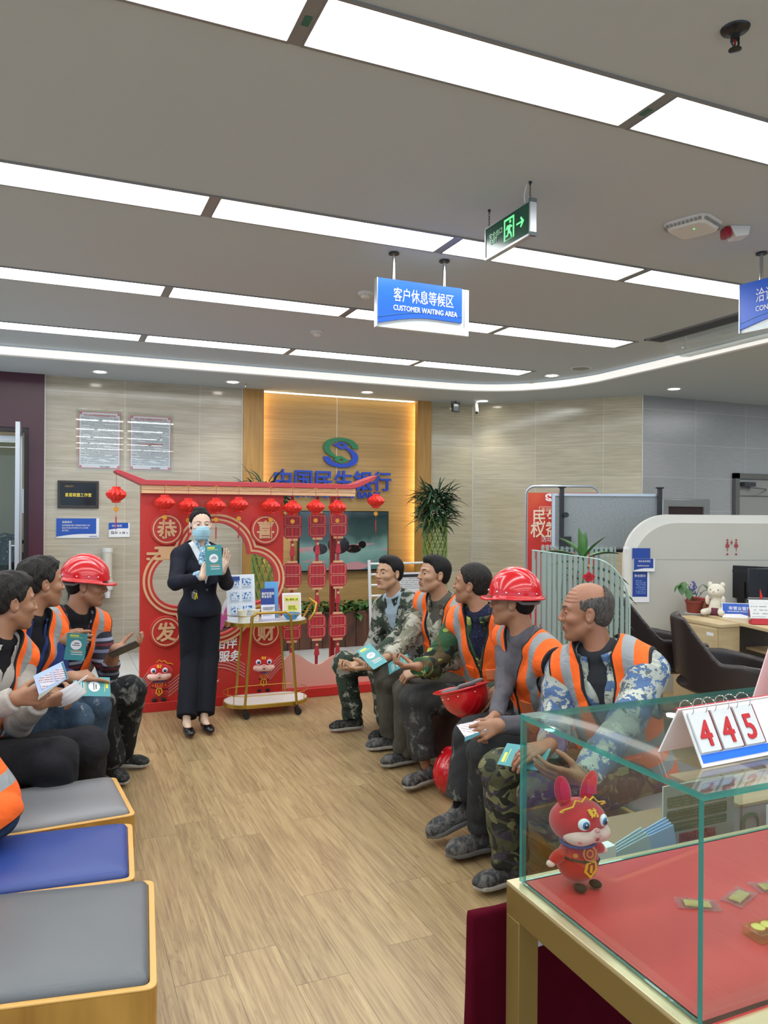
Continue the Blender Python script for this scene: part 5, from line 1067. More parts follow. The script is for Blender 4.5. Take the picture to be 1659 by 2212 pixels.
# near left chunky part filler
# ================================================================== HANGING SIGNS
def hang_sign(loc, rz, w_, h_, zh, lab, title, sub, size=0.083):
    t = thing('hanging_sign', lab, 'sign', loc, rz=rz)
    MB().b2((0, -0.012, 0), (w_+0.055, 0.012, h_)).build('back_board', M('sign_pale', 'dfe8e6', 0.3), t, bevel=0.002); 
    dz = 0.075
    pts = [(0, h_)]+[(0, 0.02)]+[(x*w_, 0.02+0.06*math.sin(min(1.0, x*1.5)*PI/2)-0.012*max(0, x-0.6)) for x in np.linspace(0.03, 1, 16)]+[(w_, h_)]
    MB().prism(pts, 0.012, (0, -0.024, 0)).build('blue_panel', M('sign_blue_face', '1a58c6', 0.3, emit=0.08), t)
    MB().b2((-0.006, -0.026, 0.0), (0.0, 0.014, h_)).build('side_trim', m_alu, t); MB().b2((w_+0.02, -0.014, 0.05), (w_+0.023, -0.012, h_)).build('thin_line', M('sign_line', '5a7470', 0.4), t)
    MB().tube([(x*w_, -0.0255, 0.055+0.06*math.sin(min(1.0, x*1.4)*PI/2)-0.01*max(0, x-0.5)) for x in np.linspace(0.0, 1, 16)], 0.0016, 5).build('green_line', M('sign_green_line', '2f7f86', 0.4), t)
    text(title, size, m_wtxt, (0.10, -0.0255, h_*0.58), parent=t, depth=0.001, sx=0.66, bold=0.0); text(sub, size*0.5, m_wtxt, (0.10, -0.0255, h_*0.58-0.06), parent=t, depth=0.001, bold=0.01, sx=0.78)
    for k in (0.20, 0.80):
        MB().cyl((w_*k, 0, h_), (w_*k, 0, CEIL-loc[2]), 0.010, 12).build('hanging_rod', m_chrome, t); MB().lathe([(0.032, 0), (0.032, 0.006), (0.012, 0.012)], (w_*k, 0, CEIL-loc[2]-0.013), 20).build('ceiling_flange', m_dk, t)
    return t
a = aty(812, 706, 4.2); b_ = aty(1026, 724, 4.2); tp = aty(812, 601, 4.2)
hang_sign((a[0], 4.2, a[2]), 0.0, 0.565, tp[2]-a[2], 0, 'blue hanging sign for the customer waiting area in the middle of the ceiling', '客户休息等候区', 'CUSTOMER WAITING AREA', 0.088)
a = aty(1600, 716, 3.32); tp = aty(1600, 612, 3.32)
MBK = atz(1640, 546, CEIL)
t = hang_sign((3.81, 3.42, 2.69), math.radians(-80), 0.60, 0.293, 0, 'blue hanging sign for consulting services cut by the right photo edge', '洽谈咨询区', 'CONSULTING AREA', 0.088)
# exit sign
c1, c2 = atz(1062, 452, CEIL), atz(1147, 390, CEIL)
d = c2-c1; L_ = 0.39
rzx = math.atan2(d[1], d[0])
far = att(1058, 560, 3.98); near = att(1146, 512, 3.62)
a = atz(1060, 452, CEIL); 
t = thing('exit_sign', 'green running man exit sign hanging on chains from the ceiling', 'sign', (2.035, 3.42, 0), rz=math.radians(-90))
zt1 = aty(1060, 497, 3.42)[2]; zb1 = aty(1060, 562, 3.42)[2]; hh = 0.155; ww = 0.40; z0 = 2.885
def eb(n_, lo, hi, m_, **k): return MB().b2(lo, hi).build(n_, m_, t, **k)
z0 = (zt1+zb1)/2-0.075
eb('housing', (0, -0.012, z0), (ww, 0.012, z0+0.15), M('exit_green', '0d4a34', 0.2)); o = MB()
for lo, hi in (((-0.004, -0.015, z0-0.008), (ww+0.004, 0.015, z0+0.002)), ((-0.004, -0.015, z0+0.148), (ww+0.004, 0.015, z0+0.156)), ((-0.006, -0.015, z0), (0.002, 0.015, z0+0.15)), ((ww-0.002, -0.017, z0), (ww+0.008, 0.017, z0+0.15))): o.b2(lo, hi)
o.build('frame', m_alu, t)
for z in (z0-0.012, z0+0.145): eb('corner_cap', (ww-0.004, -0.018, z), (ww+0.01, 0.018, z+0.018), M('cap_grey', '4e5a5c', 0.5))
m_exg = M('exit_glow', '7dffa0', 0.4, emit=0.7, ecol='6dff96'); yf = -0.0135
# the face turned to the camera is local -y (world -x)
MB().prism([(0.175, z0+0.03), (0.265, z0+0.03), (0.265, z0+0.135), (0.175, z0+0.135)], 0.001, (0, yf, 0), holes=[[(0.185, z0+0.03+0.001), (0.255, z0+0.031), (0.255, z0+0.125), (0.185, z0+0.125)]]).build('door_symbol', m_exg, t)
MB().lathe([(0.008, 0), (0.008, 0.001), (0, 0.001)], (0.232, yf, z0+0.113), 14, axis=(0, -1, 0)).prism([(0.205, z0+0.1), (0.235, z0+0.098), (0.23, z0+0.07), (0.212, z0+0.066)], 0.001, (0, yf-0.0006, 0)).prism([(0.214, z0+0.07), (0.23, z0+0.072), (0.243, z0+0.055), (0.246, z0+0.035), (0.238, z0+0.035), (0.234, z0+0.052), (0.218, z0+0.06)], 0.001, (0, yf-0.0007, 0)).prism([(0.21, z0+0.07), (0.22, z0+0.068), (0.212, z0+0.048), (0.192, z0+0.046), (0.192, z0+0.053), (0.206, z0+0.055)], 0.001, (0, yf-0.0008, 0)).prism([(0.205, z0+0.1), (0.193, z0+0.083), (0.2, z0+0.078), (0.213, z0+0.095)], 0.001, (0, yf-0.0009, 0)).prism([(0.232, z0+0.098), (0.25, z0+0.088), (0.248, z0+0.081), (0.23, z0+0.088)], 0.001, (0, yf-0.001, 0)).build('running_figure', m_exg, t)
MB().prism([(0.285, z0+0.082), (0.33, z0+0.082), (0.318, z0+0.098), (0.325, z0+0.104), (0.35, z0+0.078), (0.325, z0+0.052), (0.318, z0+0.058), (0.33, z0+0.074), (0.285, z0+0.074)], 0.001, (0, yf, 0)).build('arrow', m_exg, t)
m_exd = M('exit_dim', 'a8d8b4', 0.4, emit=0.2)
text('安全出口', 0.032, m_exd, (0.035, yf, z0+0.085), parent=t, depth=0.001); text('EXIT', 0.034, m_exd, (0.045, yf, z0+0.055), parent=t, depth=0.001, bold=0.02)
for x in (0.012, ww-0.02):
    o = MB(); z = z0+0.155; k = 0
    while z < CEIL-0.008:
        o.tube([(x+(math.cos(q)*0.004 if k % 2 else 0), (0 if k % 2 else math.cos(q)*0.004), z+0.009+math.sin(q)*0.009) for q in np.linspace(0, 2*PI, 13)[:-1]], 0.0012, 5, closed=True); z += 0.0145; k += 1
    o.build('chain', m_dk, t)
MB().tube([(ww-0.06, 0, z0+0.15), (ww-0.07, 0, z0+0.2), (ww-0.05, 0, CEIL-0.002)], 0.003, 6).build('power_cable', m_pl, t)
for x in (0.012, ww-0.02): MB().lathe([(0.008, 0), (0.006, -0.012), (0, -0.012)], (x, 0, CEIL), 10).build('ceiling_hook', m_dk, t)
# ================================================================== PEOPLE
def nrm(v): v = np.array(v, float); return v/(np.linalg.norm(v)+1e-12)
def head_frame(yaw, pitch=0.0, roll=0.0):
    R = Matrix.Rotation(math.radians(yaw), 3, 'Z') @ Matrix.Rotation(math.radians(-pitch), 3, 'Y') @ Matrix.Rotation(math.radians(roll), 3, 'X'); return np.array(R)
def head_sdf(q, age=0.0, fem=0.0, lips=True, mouth_open=0.0):
    """q in head space: x forward, y left, z up, origin between the ears"""
    a = np.abs(q[:, 1]); m = q.copy(); m[:, 1] = a
    d = s_ell(q, (-0.010, 0, 0.042), (0.093, 0.0765, 0.083))
    d = smin(d, s_ell(q, (0.030, 0, -0.005), (0.060, 0.0655, 0.085)), 0.028)
    d = smin(d, s_ell(q, (0.034, 0, -0.062), (0.052, 0.0565-0.008*fem, 0.050)), 0.025)
    d = smin(d, s_cone(m, (0.0, 0.056-0.004*fem, -0.045), (0.06, 0.026, -0.092), 0.017, 0.017), 0.022)       # jaw line
    d = smin(d, s_ell(q, (0.073, 0, -0.096), (0.019, 0.022, 0.016)), 0.016)                                 # chin
    d = smin(d, s_ell(m, (0.058, 0.044, -0.018), (0.028, 0.024, 0.020)), 0.018)                             # cheekbone
    d = smin(d, s_cone(m, (0.086, 0.010, 0.030), (0.070, 0.047, 0.030), 0.009-0.003*fem, 0.008-0.003*fem), 0.014)   # brow
    d = smax(d, -s_ell(m, (0.099, 0.033, 0.008), (0.020, 0.020, 0.012)), 0.012)                             # socket
    d = smin(d, s_ell(m, (0.073, 0.032, 0.008), (0.0165, 0.0175, 0.0135)), 0.005)                           # lids
    slot = s_ell(m, (0.092, 0.0325, 0.0065), (0.016, 0.0150, 0.0036)); d = smax(d, -slot, 0.003)
    n = smin(s_cone(q, (0.088, 0, 0.018), (0.1045, 0, -0.020), 0.008, 0.0115), s_ell(m, (0.098, 0.0135, -0.025), (0.012, 0.0085, 0.0085)), 0.008)
    n = smax(n, -s_ell(m, (0.105, 0.0065, -0.034), (0.006, 0.0035, 0.005)), 0.003)
    d = smin(d, n, 0.009)
    if lips:
        d = smin(d, s_ell(q, (0.077, 0, -0.055), (0.020, 0.028, 0.022)), 0.014)
        d = smin(d, s_ell(q, (0.0935, 0, -0.0505), (0.007, 0.022, 0.0055)), 0.004); d = smin(d, s_ell(q, (0.0925, 0, -0.0620), (0.0075, 0.019, 0.0060)), 0.004)
        d = smax(d, -s_ell(q, (0.101, 0, -0.0563), (0.009, 0.019, 0.0018+0.003*mouth_open)), 0.0025)
    # ears
    R = np.array(Matrix.Rotation(0.28, 3, 'Z') @ Matrix.Rotation(-0.15, 3, 'Y'))
    e = s_ell(m, (-0.008, 0.080, 0.0), (0.019, 0.0085, 0.032), R); e = smax(e, -s_ell(m, (-0.001, 0.090, 0.004), (0.0105, 0.008, 0.020), R), 0.004); e = smin(e, s_ell(m, (-0.006, 0.080, -0.002), (0.006, 0.006, 0.008)), 0.004)
    d = smin(d, e, 0.006)
    if age: # creases on the forehead and from nose to mouth
        d = d+age*0.0012*np.where((q[:, 2] > 0.045) & (q[:, 0] > 0.04), np.sin(q[:, 2]*420), 0)
        d = smax(d, -s_cone(m, (0.097, 0.020, -0.024), (0.083, 0.033, -0.058), 0.0022, 0.0022), 0.005)
    return d
def hand_joints(W, d, n, side, curl, spread=0.0, thumb=0.5, fem=0.0):
    """side: +1 left hand, -1 right hand. Returns list of (a,b,ra,rb) bones"""
    W = np.array(W, float); d = nrm(d); n = np.array(n, float); n = nrm(n-d*np.dot(n, d)); s = np.cross(n, d)*side     # s points to the thumb side
    sc = 1.0-0.1*fem; B = []; curl = curl if hasattr(curl, '__len__') else [curl]*4
    base = W+d*0.012
    for i in range(4):
        y = (0.033-0.0215*i)*sc; kn = W+d*(0.094-0.004*abs(i-1)-0.005*(i == 3))*sc+s*y*0.98+n*-0.002*(1-abs(i-1.5)/1.5)
        B.append((base+s*y*0.45, kn, 0.0145*sc, 0.0118*sc, 'p'))
        L = np.array((0.046, 0.028, 0.023))*(0.92, 1.0, 0.94, 0.78)[i]*sc; r = (0.0096, 0.0098, 0.0093, 0.0082)[i]*sc
        c = curl[i]; a = 0.0; p = kn; fd = nrm(d+s*spread*(1.2-0.8*i)); ang = (0.75*c, 1.25*c, 0.9*c)
        for k in range(3):
            a += ang[k]; dirn = fd*math.cos(a)+n*math.sin(a); q = p+dirn*L[k]; B.append((p, q, r*(1-0.09*k), r*(0.91-0.09*k), 'f%d' % i)); p = q
    # thumb
    t0 = W+d*0.022*sc+s*0.020*sc+n*0.006; td = nrm(d*0.72+s*(0.75-0.5*thumb)+n*(0.25+0.75*thumb)); t1 = t0+td*0.044*sc
    td2 = nrm(td+d*0.35*(1-thumb*0.2)+n*0.35*thumb-s*0.45*thumb); t2 = t1+td2*0.033*sc; td3 = nrm(td2+d*0.3+n*0.2*thumb-s*0.3*thumb); t3 = t2+td3*0.025*sc
    B += [(t0, t1, 0.0155*sc, 0.0120*sc, 't'), (t1, t2, 0.0115*sc, 0.0103*sc, 't'), (t2, t3, 0.0103*sc, 0.0085*sc, 't')]
    return B, s
S_FA = [0.042]
def hand_sdf(p, H, E, W):
    B = H; d = None; fing = {}
    palm = None
    for a, b, ra, rb, k in B:
        c = s_cone(p, a, b, ra, rb)
        if k == 'p': palm = c if palm is None else smin(palm, c, 0.012)
        else: fing[k] = c if k not in fing else smin(fing[k], c, 0.003)
    d = palm
    for k, c in fing.items(): d = smin(d, c, 0.012 if k == 't' else 0.005)
    d = smin(d, s_cone(p, E, W, S_FA[0], 0.026 if S_FA[0] > 0.035 else 0.022), 0.022)
    return d
def ik(S, W, l1, l2, hint):
    S, W = np.array(S, float), np.array(W, float); v = W-S; L = np.linalg.norm(v); L2 = min(L, (l1+l2)*0.995); u = v/L; a = (l1*l1-l2*l2+L2*L2)/(2*L2); h = math.sqrt(max(0, l1*l1-a*a))
    hh = np.array(hint, float); hh = nrm(hh-u*np.dot(hh, u)); return S+u*a+hh*h
def skin_mat(name, col, lip='8a4a42', rough=0.45):
    n = NT(name); at = n.new('ShaderNodeAttribute', attribute_name='lip'); a2 = n.new('ShaderNodeAttribute', attribute_name='stubble'); c = n.coord()
    f = n.noise(c, 24, 4); l = lin(col); b = n.mix(f, tuple(x*0.82 for x in l[:3])+(1,), tuple(min(1, x*1.12) for x in l[:3])+(1,))
    b = n.mix(n.math('MULTIPLY', a2.outputs['Fac'], 0.45), b, tuple(x*0.45 for x in l[:3])+(1,)); n.base(n.mix(n.math('MULTIPLY', at.outputs['Fac'], 0.75), b, lin(lip)))
    n.rough(rough); n.p.inputs['Subsurface Weight'].default_value = 0.0; n.bump(n.noise(c, 130, 3), 0.12, 0.002); return n.m
def hair_mat(name, col, c2):
    n = NT(name); f = n.noise(n.coord((1, 1, 0.25)), 150, 3, 0.6, 0.6); n.base(n.ramp(f, [(0.3, col), (0.7, c2)])); n.rough(0.6); n.p.inputs['Specular IOR Level'].default_value = 0.2; n.bump(f, 0.35, 0.003); return n.m
def vest_mat(name, org='ff6a1c', grey='8f9496'):
    """orange hi-vis cloth; local x forward, y left, z up along the torso"""
    n = NT(name); X = n.xyz(); ay = n.math('ABSOLUTE', X[1])
    def band(v, a, b): return n.math('MULTIPLY', n.math('GREATER_THAN', v, a), n.math('LESS_THAN', v, b))
    wob = n.math('MULTIPLY', n.math('SUBTRACT', n.noise(n.coord(), 7, 2), 0.5), 0.02); z = n.math('ADD', X[2], wob)
    hb = n.math('MAXIMUM', band(z, 0.045, 0.095), band(z, 0.17, 0.22))
    vb = n.math('MULTIPLY', band(n.math('ADD', ay, n.math('MULTIPLY', n.math('SUBTRACT', X[2], 0.3), -0.05)), 0.098, 0.142), n.math('GREATER_THAN', X[2], 0.2))
    g = n.math('MAXIMUM', hb, vb)
    f = n.noise(n.coord(), 14, 3); o = n.mix(f, tuple(x*0.9 for x in lin(org)[:3])+(1,), lin(org)); col = n.mix(g, o, lin(grey))
    zip_ = n.math('MULTIPLY', n.math('LESS_THAN', ay, 0.011), n.math('GREATER_THAN', X[0], 0.0))
    at = n.new('ShaderNodeAttribute', attribute_name='edge'); ed = n.math('LESS_THAN', at.outputs['Fac'], 0.009)
    n.base(n.mix(n.math('MAXIMUM', zip_, ed), col, lin('1d1a1c')))
    n.set(n.p.inputs['Emission Color'], n.mix(n.math('MAXIMUM', n.math('MAXIMUM', zip_, ed), g), lin(org), lin('000000'))); n.p.inputs['Emission Strength'].default_value = 0.0
    n.rough(n.mix(g, (0.8,)*3+(1,), (0.45,)*3+(1,))); n.bump(n.math('ADD', n.noise(n.coord(), 11, 3, 0.5, 1.3), n.math('MULTIPLY', g, 0.06)), 0.35, 0.03); return n.m
m_vest = vest_mat('hi_vis_orange')
HAIRS = {}
def build_person(name, label, S):
    pel = np.array(S['pelvis'], float); hc = np.array(S['head'], float); hy_ = math.radians(S['hyaw']); nk0 = np.array(S['neck'], float)
    neck = nk0 if S.get('fixneck') else np.array([hc[0]-0.055*math.cos(hy_), hc[1]-0.055*math.sin(hy_), hc[2]-S.get('nlen', 0.172)])
    loc = (pel[0], pel[1], 0.0); t = thing('person', label, 'person', loc, group=None)
    U = nrm(neck-pel); fy = math.radians(S['yaw']); F = np.array([math.cos(fy), math.sin(fy), 0]); F = nrm(F-U*np.dot(F, U)); L = np.cross(U, F); T = np.linalg.norm(neck-pel)/0.54; sw = S.get('sw', 1.0); fem = S.get('fem', 0.0)
    TR = np.stack([F, L, U], 1)         # columns
    def tp(x, y, z): return pel+F*x*T+L*y*T*sw+U*z*T
    def tl(p): q = (p-pel.astype(np.float32)) @ TR.astype(np.float32); return q/np.array([T, T*sw, T], np.float32)
    sh = S.get('shoulder_drop', (0, 0)); SL = tp(-0.01, 0.178, 0.455+sh[0]); SR = tp(-0.01, -0.178, 0.455+sh[1])
    wr = [np.array(S['wl'], float), np.array(S['wr'], float)]; eh = S.get('elbow', ((0, 0, -1), (0, 0, -1))); al = S.get('arm', 0.285)
    shs = [SL, SR]; el = [ik(shs[i], wr[i], al, al*0.9, TR @ np.array(eh[i], float)) for i in (0, 1)]
    belly = S.get('belly', 1.0)
    def torso(p, inf=0.0, low=True):
        q = tl(p); a = q.copy(); a[:, 1] = np.abs(a[:, 1])
        d = s_ell(q, (0.0, 0, 0.0), (0.125, 0.165-0.01*fem, 0.12)); 
        d = smin(d, s_ell(q, (0.012*belly, 0, 0.16), (0.105*belly-0.012*fem, 0.145-0.025*fem, 0.17)), 0.06)
        d = smin(d, s_ell(q, (0.0, 0, 0.34), (0.110, 0.165-0.015*fem, 0.18)), 0.06)
        if fem: d = smin(d, s_ell(a, (0.06, 0.062, 0.33), (0.055, 0.062, 0.06)), 0.04)
        d = smin(d, s_cone(a, (-0.015, 0.03, 0.545), (-0.01, 0.16, 0.475), 0.05, 0.058), 0.04)
        return d*T-inf
    def arm(p, i, r0, r1, r2, end=0.0):
        W = wr[i]+nrm(wr[i]-el[i])*end
        return smin(s_cone(p, shs[i], el[i], r0, r1), s_cone(p, el[i], W, r1, r2), 0.02)
    hip = [tp(0.0, 0.088, -0.02), tp(0.0, -0.088, -0.02)]; kn = [np.array(S['kl'], float), np.array(S['kr'], float)]; an = [np.array(S['al'], float), np.array(S['ar'], float)]
    HR = head_frame(S['hyaw'], S.get('hpitch', 0), S.get('hroll', 0)); hs = S.get('hscale', 1.0)
    def hl(p): return ((p-hc.astype(np.float32)) @ HR.astype(np.float32))/hs
    def hw(v): return hc+HR @ (np.array(v, float)*hs)
    nb = hw((-0.022, 0, -0.05)); nt0 = tp(0.0, 0, 0.53)
    # ---------------- body (one mesh): head and neck, arms and hands, a plain inner body
    age = S.get('age', 0.0); mo = S.get('mouth', 0.0)
    def f_head(p):
        d = head_sdf(hl(p), age, fem, True, mo)*hs; d = smin(d, s_cone(p, nb, nt0, 0.054-0.010*fem, 0.060-0.012*fem), 0.025)
        d = smin(d, s_cone(p, nt0, nt0-U*0.05, 0.058-0.01*fem, 0.07-0.015*fem), 0.03); return d
    lo = np.minimum(hc-0.15*hs, nt0-0.13); hi = np.maximum(hc+0.15*hs, nt0+0.10); parts = [sdf_mesh(f_head, lo, hi, S.get('hres', 0.003))]
    HB = []
    for i, sd in ((0, 1), (1, -1)):
        hd = S['hand'][i]
        if hd is None: continue
        B, s_ = hand_joints(wr[i], hd[0], hd[1], sd, hd[2], hd[3] if len(hd) > 3 else 0.05, hd[4] if len(hd) > 4 else 0.5, fem); HB.append((i, B))
        S_FA[0] = 0.026 if fem else 0.042; E2 = wr[i]-nrm(wr[i]-el[i])*(0.09 if fem else 0.16); pts = np.array([x for b in B for x in (b[0], b[1])]+[E2]); bare = S.get('bare', (0, 0))[i]
        parts.append(sdf_mesh(lambda p: hand_sdf(p, B, E2, wr[i]), pts.min(0)-0.045, pts.max(0)+0.045, S.get('handres', 0.003)))
    def f_in(p):
        d = torso(p, -0.02)
        for i in (0, 1):
            d = smin(d, arm(p, i, 0.04, 0.033, 0.022, -0.05), 0.02); d = smin(d, smin(s_cone(p, hip[i], kn[i], 0.07, 0.045), s_cone(p, kn[i], an[i], 0.045, 0.03), 0.02), 0.02)
        return d
    allp = np.array([pel, neck, SL, SR, *wr, *el, *hip, *kn, *an]); parts.append(sdf_mesh(f_in, allp.min(0)-0.16, allp.max(0)+0.1, 0.016))
    def at_lip(p):
        q = hl(p.astype(np.float32)); return np.clip(1-s_ell(q, (0.095, 0, -0.056), (0.016, 0.024, 0.0125))/0.003, 0, 1)
    def at_st(p):
        q = hl(p.astype(np.float32)); k = np.clip(1-s_ell(q, (0.055, 0, -0.075), (0.06, 0.06, 0.045))/0.01, 0, 1)*S.get('stubble', 0.5); sc_ = np.clip(1-s_ell(q, (-0.03, 0, 0.05), (0.085, 0.09, 0.08))/0.01, 0, 1)*(0 if S.get('bald') else 0.8); return np.maximum(k, sc_)
    body = mesh_obj('body', parts, S['skin'], t, loc, attr={'lip': at_lip, 'stubble': at_st})
    # ---------------- eyes and brows
    for sy in (1, -1):
        e = hw((0.0735, sy*0.0318, 0.0072)); gz = nrm(HR @ np.array([1, sy*0.05+S.get('gaze', 0.0), -0.03])); o = MB(); u, v_, d_ = frame_to(gz); n_ = 18; m_ = 12; vs = []; r_ = 0.0132*hs
        for i in range(m_+1):
            th = PI*i/m_
            for k in range(n_): vs.append(e+r_*(math.cos(th)*d_+math.sin(th)*(math.cos(2*PI*k/n_)*u+math.sin(2*PI*k/n_)*v_)))
        for i in range(m_):
            o.cur = 1 if i < 3 else 0; o.add([], []); o.f += [(i*n_+k, (i+1)*n_+k, (i+1)*n_+(k+1) % n_, i*n_+(k+1) % n_) for k in range(n_)]; o.mi += [o.cur]*n_
        o.v = [tuple(x) for x in vs]; o.build('eye', [M('eye_ivory', 'b9b0a6', 0.25), M('iris_dark', '1c120e', 0.15)], t, off=loc)
        if S.get('helmet') is None or True:
            bp = []
            for s_ in np.linspace(0, 1, 7):
                y = sy*(0.014+0.036*s_); z = 0.0275+0.0065*math.sin(PI*(0.05+0.62*s_)); x0 = 0.14
                q = np.array([[x0, y, z]]); 
                for _ in range(14): q[0, 0] -= min(0.03, float(head_sdf(q, 0, fem)[0]))*0.9
                bp.append(hw((q[0, 0]+0.0, y, z)))
            MB().tube(bp, [x_*(1-0.45*fem) for x_ in (0.0016, 0.003, 0.0036, 0.0036, 0.0032, 0.0024, 0.0012)], 6).build('eyebrow', M('brow_'+S.get('hairkey', 'black'), {'black': '1b1513', 'grey': '3a3430', 'woman': '2a1d18'}.get(S.get('hairkey', 'black'), '1b1513'), 0.8), t, off=loc)
    # ---------------- hair
    hk = S.get('hair', 'short')
    if hk:
        th = S.get('hth', 0.010)
        def f_hair(p):
            q = hl(p); a = np.abs(q[:, 1]); x, z = q[:, 0], q[:, 2]
            d = s_ell(q, (-0.012, 0, 0.044), (0.095+th, 0.0775+th*0.75, 0.083+th))
            d = smin(d, s_ell(q, (-0.045, 0, -0.005), (0.055+th*0.5, 0.064+th*0.4, 0.06)), 0.02)
            if hk == 'thick': d = smin(d, s_ell(q, (0.025, 0, 0.095), (0.062, 0.055, 0.038)), 0.02)
            if hk == 'woman':
                d = smin(d, s_ell(q, (-0.02, 0, 0.125), (0.06, 0.05, 0.022)), 0.02); d = smin(d, s_ell(q, (-0.11, 0, 0.03), (0.035, 0.04, 0.035)), 0.01)
            zl = np.interp(x, [-0.12, -0.04, -0.022, 0.002, 0.012, 0.028, 0.045, 0.062, 0.09], {'woman': [-0.07, -0.055, -0.02, 0.012, -0.01, -0.005, 0.045, 0.085, 0.105]}.get(hk, [-0.075, -0.062, -0.03, 0.022, -0.014, -0.006, 0.044, 0.068, 0.078]))
            zl = zl+np.where(x > 0.04, -0.35*np.clip(a-0.045, 0, 1)*0, 0)
            zl = zl+0.004*np.sin(q[:, 1]*260+x*90)
            d = d+th*1.0*(1-np.clip((z-zl)/0.030, 0, 1)); cut = (zl-z)*0.8
            if hk == 'bald':
                top = np.where(x > -0.07, z-(0.075-0.15*np.clip(x+0.02, 0, 1)), -1)*0.8; d = d+th*1.2*(1-np.clip(-top/0.03, 0, 1)); cut = smax(cut, top, 0.006)
                cut = smax(cut, x-0.035, 0.004)
            if S.get('helmet'): cut = smax(cut, z-0.052, 0.003)
            st = 0.0008*np.sin(a*420+3*np.sin(x*60)+z*70)*np.sin(x*310+z*260+2*np.sin(a*90))+S.get('hrough', 0.0)*np.sin(x*95+2*np.sin(a*80))*np.sin(z*85+a*70)
            return smax(d*1.0-st, cut, 0.004)*hs
        sdf_obj('hair', f_hair, hc-0.155*hs, hc+0.16*hs, 0.0032, S['hairmat'], t, loc)
    # ---------------- helmet
    if S.get('helmet'): add_helmet(t, hw((-0.010, 0, 0.036)), HR, hs, loc)
    # ---------------- clothing
    vc = S.get('vcut', None)         # (bottom height, slope) of the open front
    sl = S.get('sleeve_end', (0.0, 0.0)); sr = S.get('slr', (0.072, 0.056, 0.042))
    def neck_cut(p, r, ztop=0.50):
        """positive outside the neck opening"""
        q = tl(p); rad = np.hypot(q[:, 0]-0.015, q[:, 1])-r; return -smax(rad, ztop-q[:, 2], 0.01)
    def f_shirt(p): # inner shirt fills the front opening
        q = tl(p); d = torso(p, 0.006); d = smin(d, s_cone(p, nt0-U*0.07, nt0+U*0.002, 0.098-0.012*fem, 0.071-0.012*fem), 0.02)
        inner = s_cone(p, nt0+U*0.03, nb, 0.050-0.010*fem, 0.045-0.008*fem); return smax(d, -(q[:, 2]-0.12), 0.01)
    if S.get('shirt'):
        sdf_obj('shirt', f_shirt, tp(0, 0, 0.3)-0.26, tp(0, 0, 0.55)+0.26, 0.006, S['shirt'], t, loc)
    jm = S['jacket']; hem = S.get('hem', -0.07); ji = S.get('jinf', 0.016); sd_ = S.get('seed', 0.0)
    def f_jacket(p):
        q = tl(p); d = torso(p, ji)-S.get('flare', 0.0)*np.clip(0.12-q[:, 2], 0, 0.3)
        d = smax(d, (hem-q[:, 2])*T, 0.012)
        if vc is not None:
            w = np.clip((q[:, 2]-vc[0])*vc[1], -1, 0.12); cutv = np.where(q[:, 0] > -0.02, np.abs(q[:, 1]-0.0)-w, 1.0)*T; d = smax(d, -cutv, 0.004)
        nk = np.hypot(q[:, 0]-0.012, q[:, 1])-S.get('nr', 0.078); d = smax(d, -smax(nk, 0.525-q[:, 2], 0.01)*T, 0.006)
        if S.get('collar', True):
            rad = np.hypot(q[:, 0]-0.0, q[:, 1]*0.95); hgt = 0.565+0.02*(q[:, 0] < 0); lean = (q[:, 2]-0.50)*-0.12
            c = np.maximum(np.abs(rad-0.082-lean)-0.006, np.abs(q[:, 2]-hgt+0.045)-0.048); ang = np.abs(np.arctan2(q[:, 1], q[:, 0])); c = np.maximum(c, (0.42-ang)*0.09); d = smin(d, c*T, 0.008)
        for i in (0, 1):
            a = arm(p, i, sr[0], sr[1], sr[2], sl[i]); w0 = wr[i]+nrm(wr[i]-el[i])*sl[i]; a = smax(a, ((p-w0.astype(np.float32)) @ nrm(wr[i]-el[i]).astype(np.float32)), 0.004)
            a = a+folds(p, S.get('fold', 0.0075), 34, sd_, (1, 1, 1))*np.clip(1-np.linalg.norm(p-el[i].astype(np.float32), axis=1)/0.22, 0.25, 1); d = smin(d, a, 0.03)
        return d+folds(p, S.get('fold', 0.007)*0.7, 20, sd_+3)
    ap = np.array([tp(0, 0, hem), tp(0, 0, 0.62), SL, SR, *wr, *el]); sdf_obj('jacket', f_jacket, ap.min(0)-0.18, ap.max(0)+0.13, S.get('cres', 0.0065), jm, t, loc)
    if S.get('vest'):
        vv = S['vest']; vh = vv.get('hem', -0.03); vz, vs_ = vv.get('v', (0.30, 0.32)); vinf = vv.get('inf', 0.027)
        def cuts(q):
            a = np.abs(q[:, 1]); nk = np.hypot(q[:, 0]-0.0, q[:, 1])-0.088; c1 = smax(nk, 0.49-q[:, 2], 0.01)        # neck hole
            w = np.clip((q[:, 2]-vz)*vs_, -1, 0.062); c2 = np.where(q[:, 0] > -0.0, a-w, 0.5)                               # V front
            hole = np.hypot((q[:, 0]+0.005)*1.1, (q[:, 2]-0.37)*0.85)-0.092; c3 = smax(hole, 0.140-a, 0.01)        # armhole
            c3 = np.minimum(c3, 0.208-a+0.06*np.clip(0.45-q[:, 2], 0, 1)); return np.minimum(np.minimum(c1, c2), c3), q[:, 2]-vh
        def f_vest(p):
            q = tl(p); d = torso(p, vinf); a = q.copy(); a[:, 1] = np.abs(a[:, 1])
            d = smin(d, s_cone(a, (-0.01, 0.08, 0.53), (-0.01, 0.20, 0.475), 0.066, 0.072)*T, 0.03)
            c, h = cuts(q); d = d+folds(p, 0.008, 17, sd_+9, (1, 1, 0.8)); return smax(smax(d, -c*T, 0.004), -h*T, 0.004)
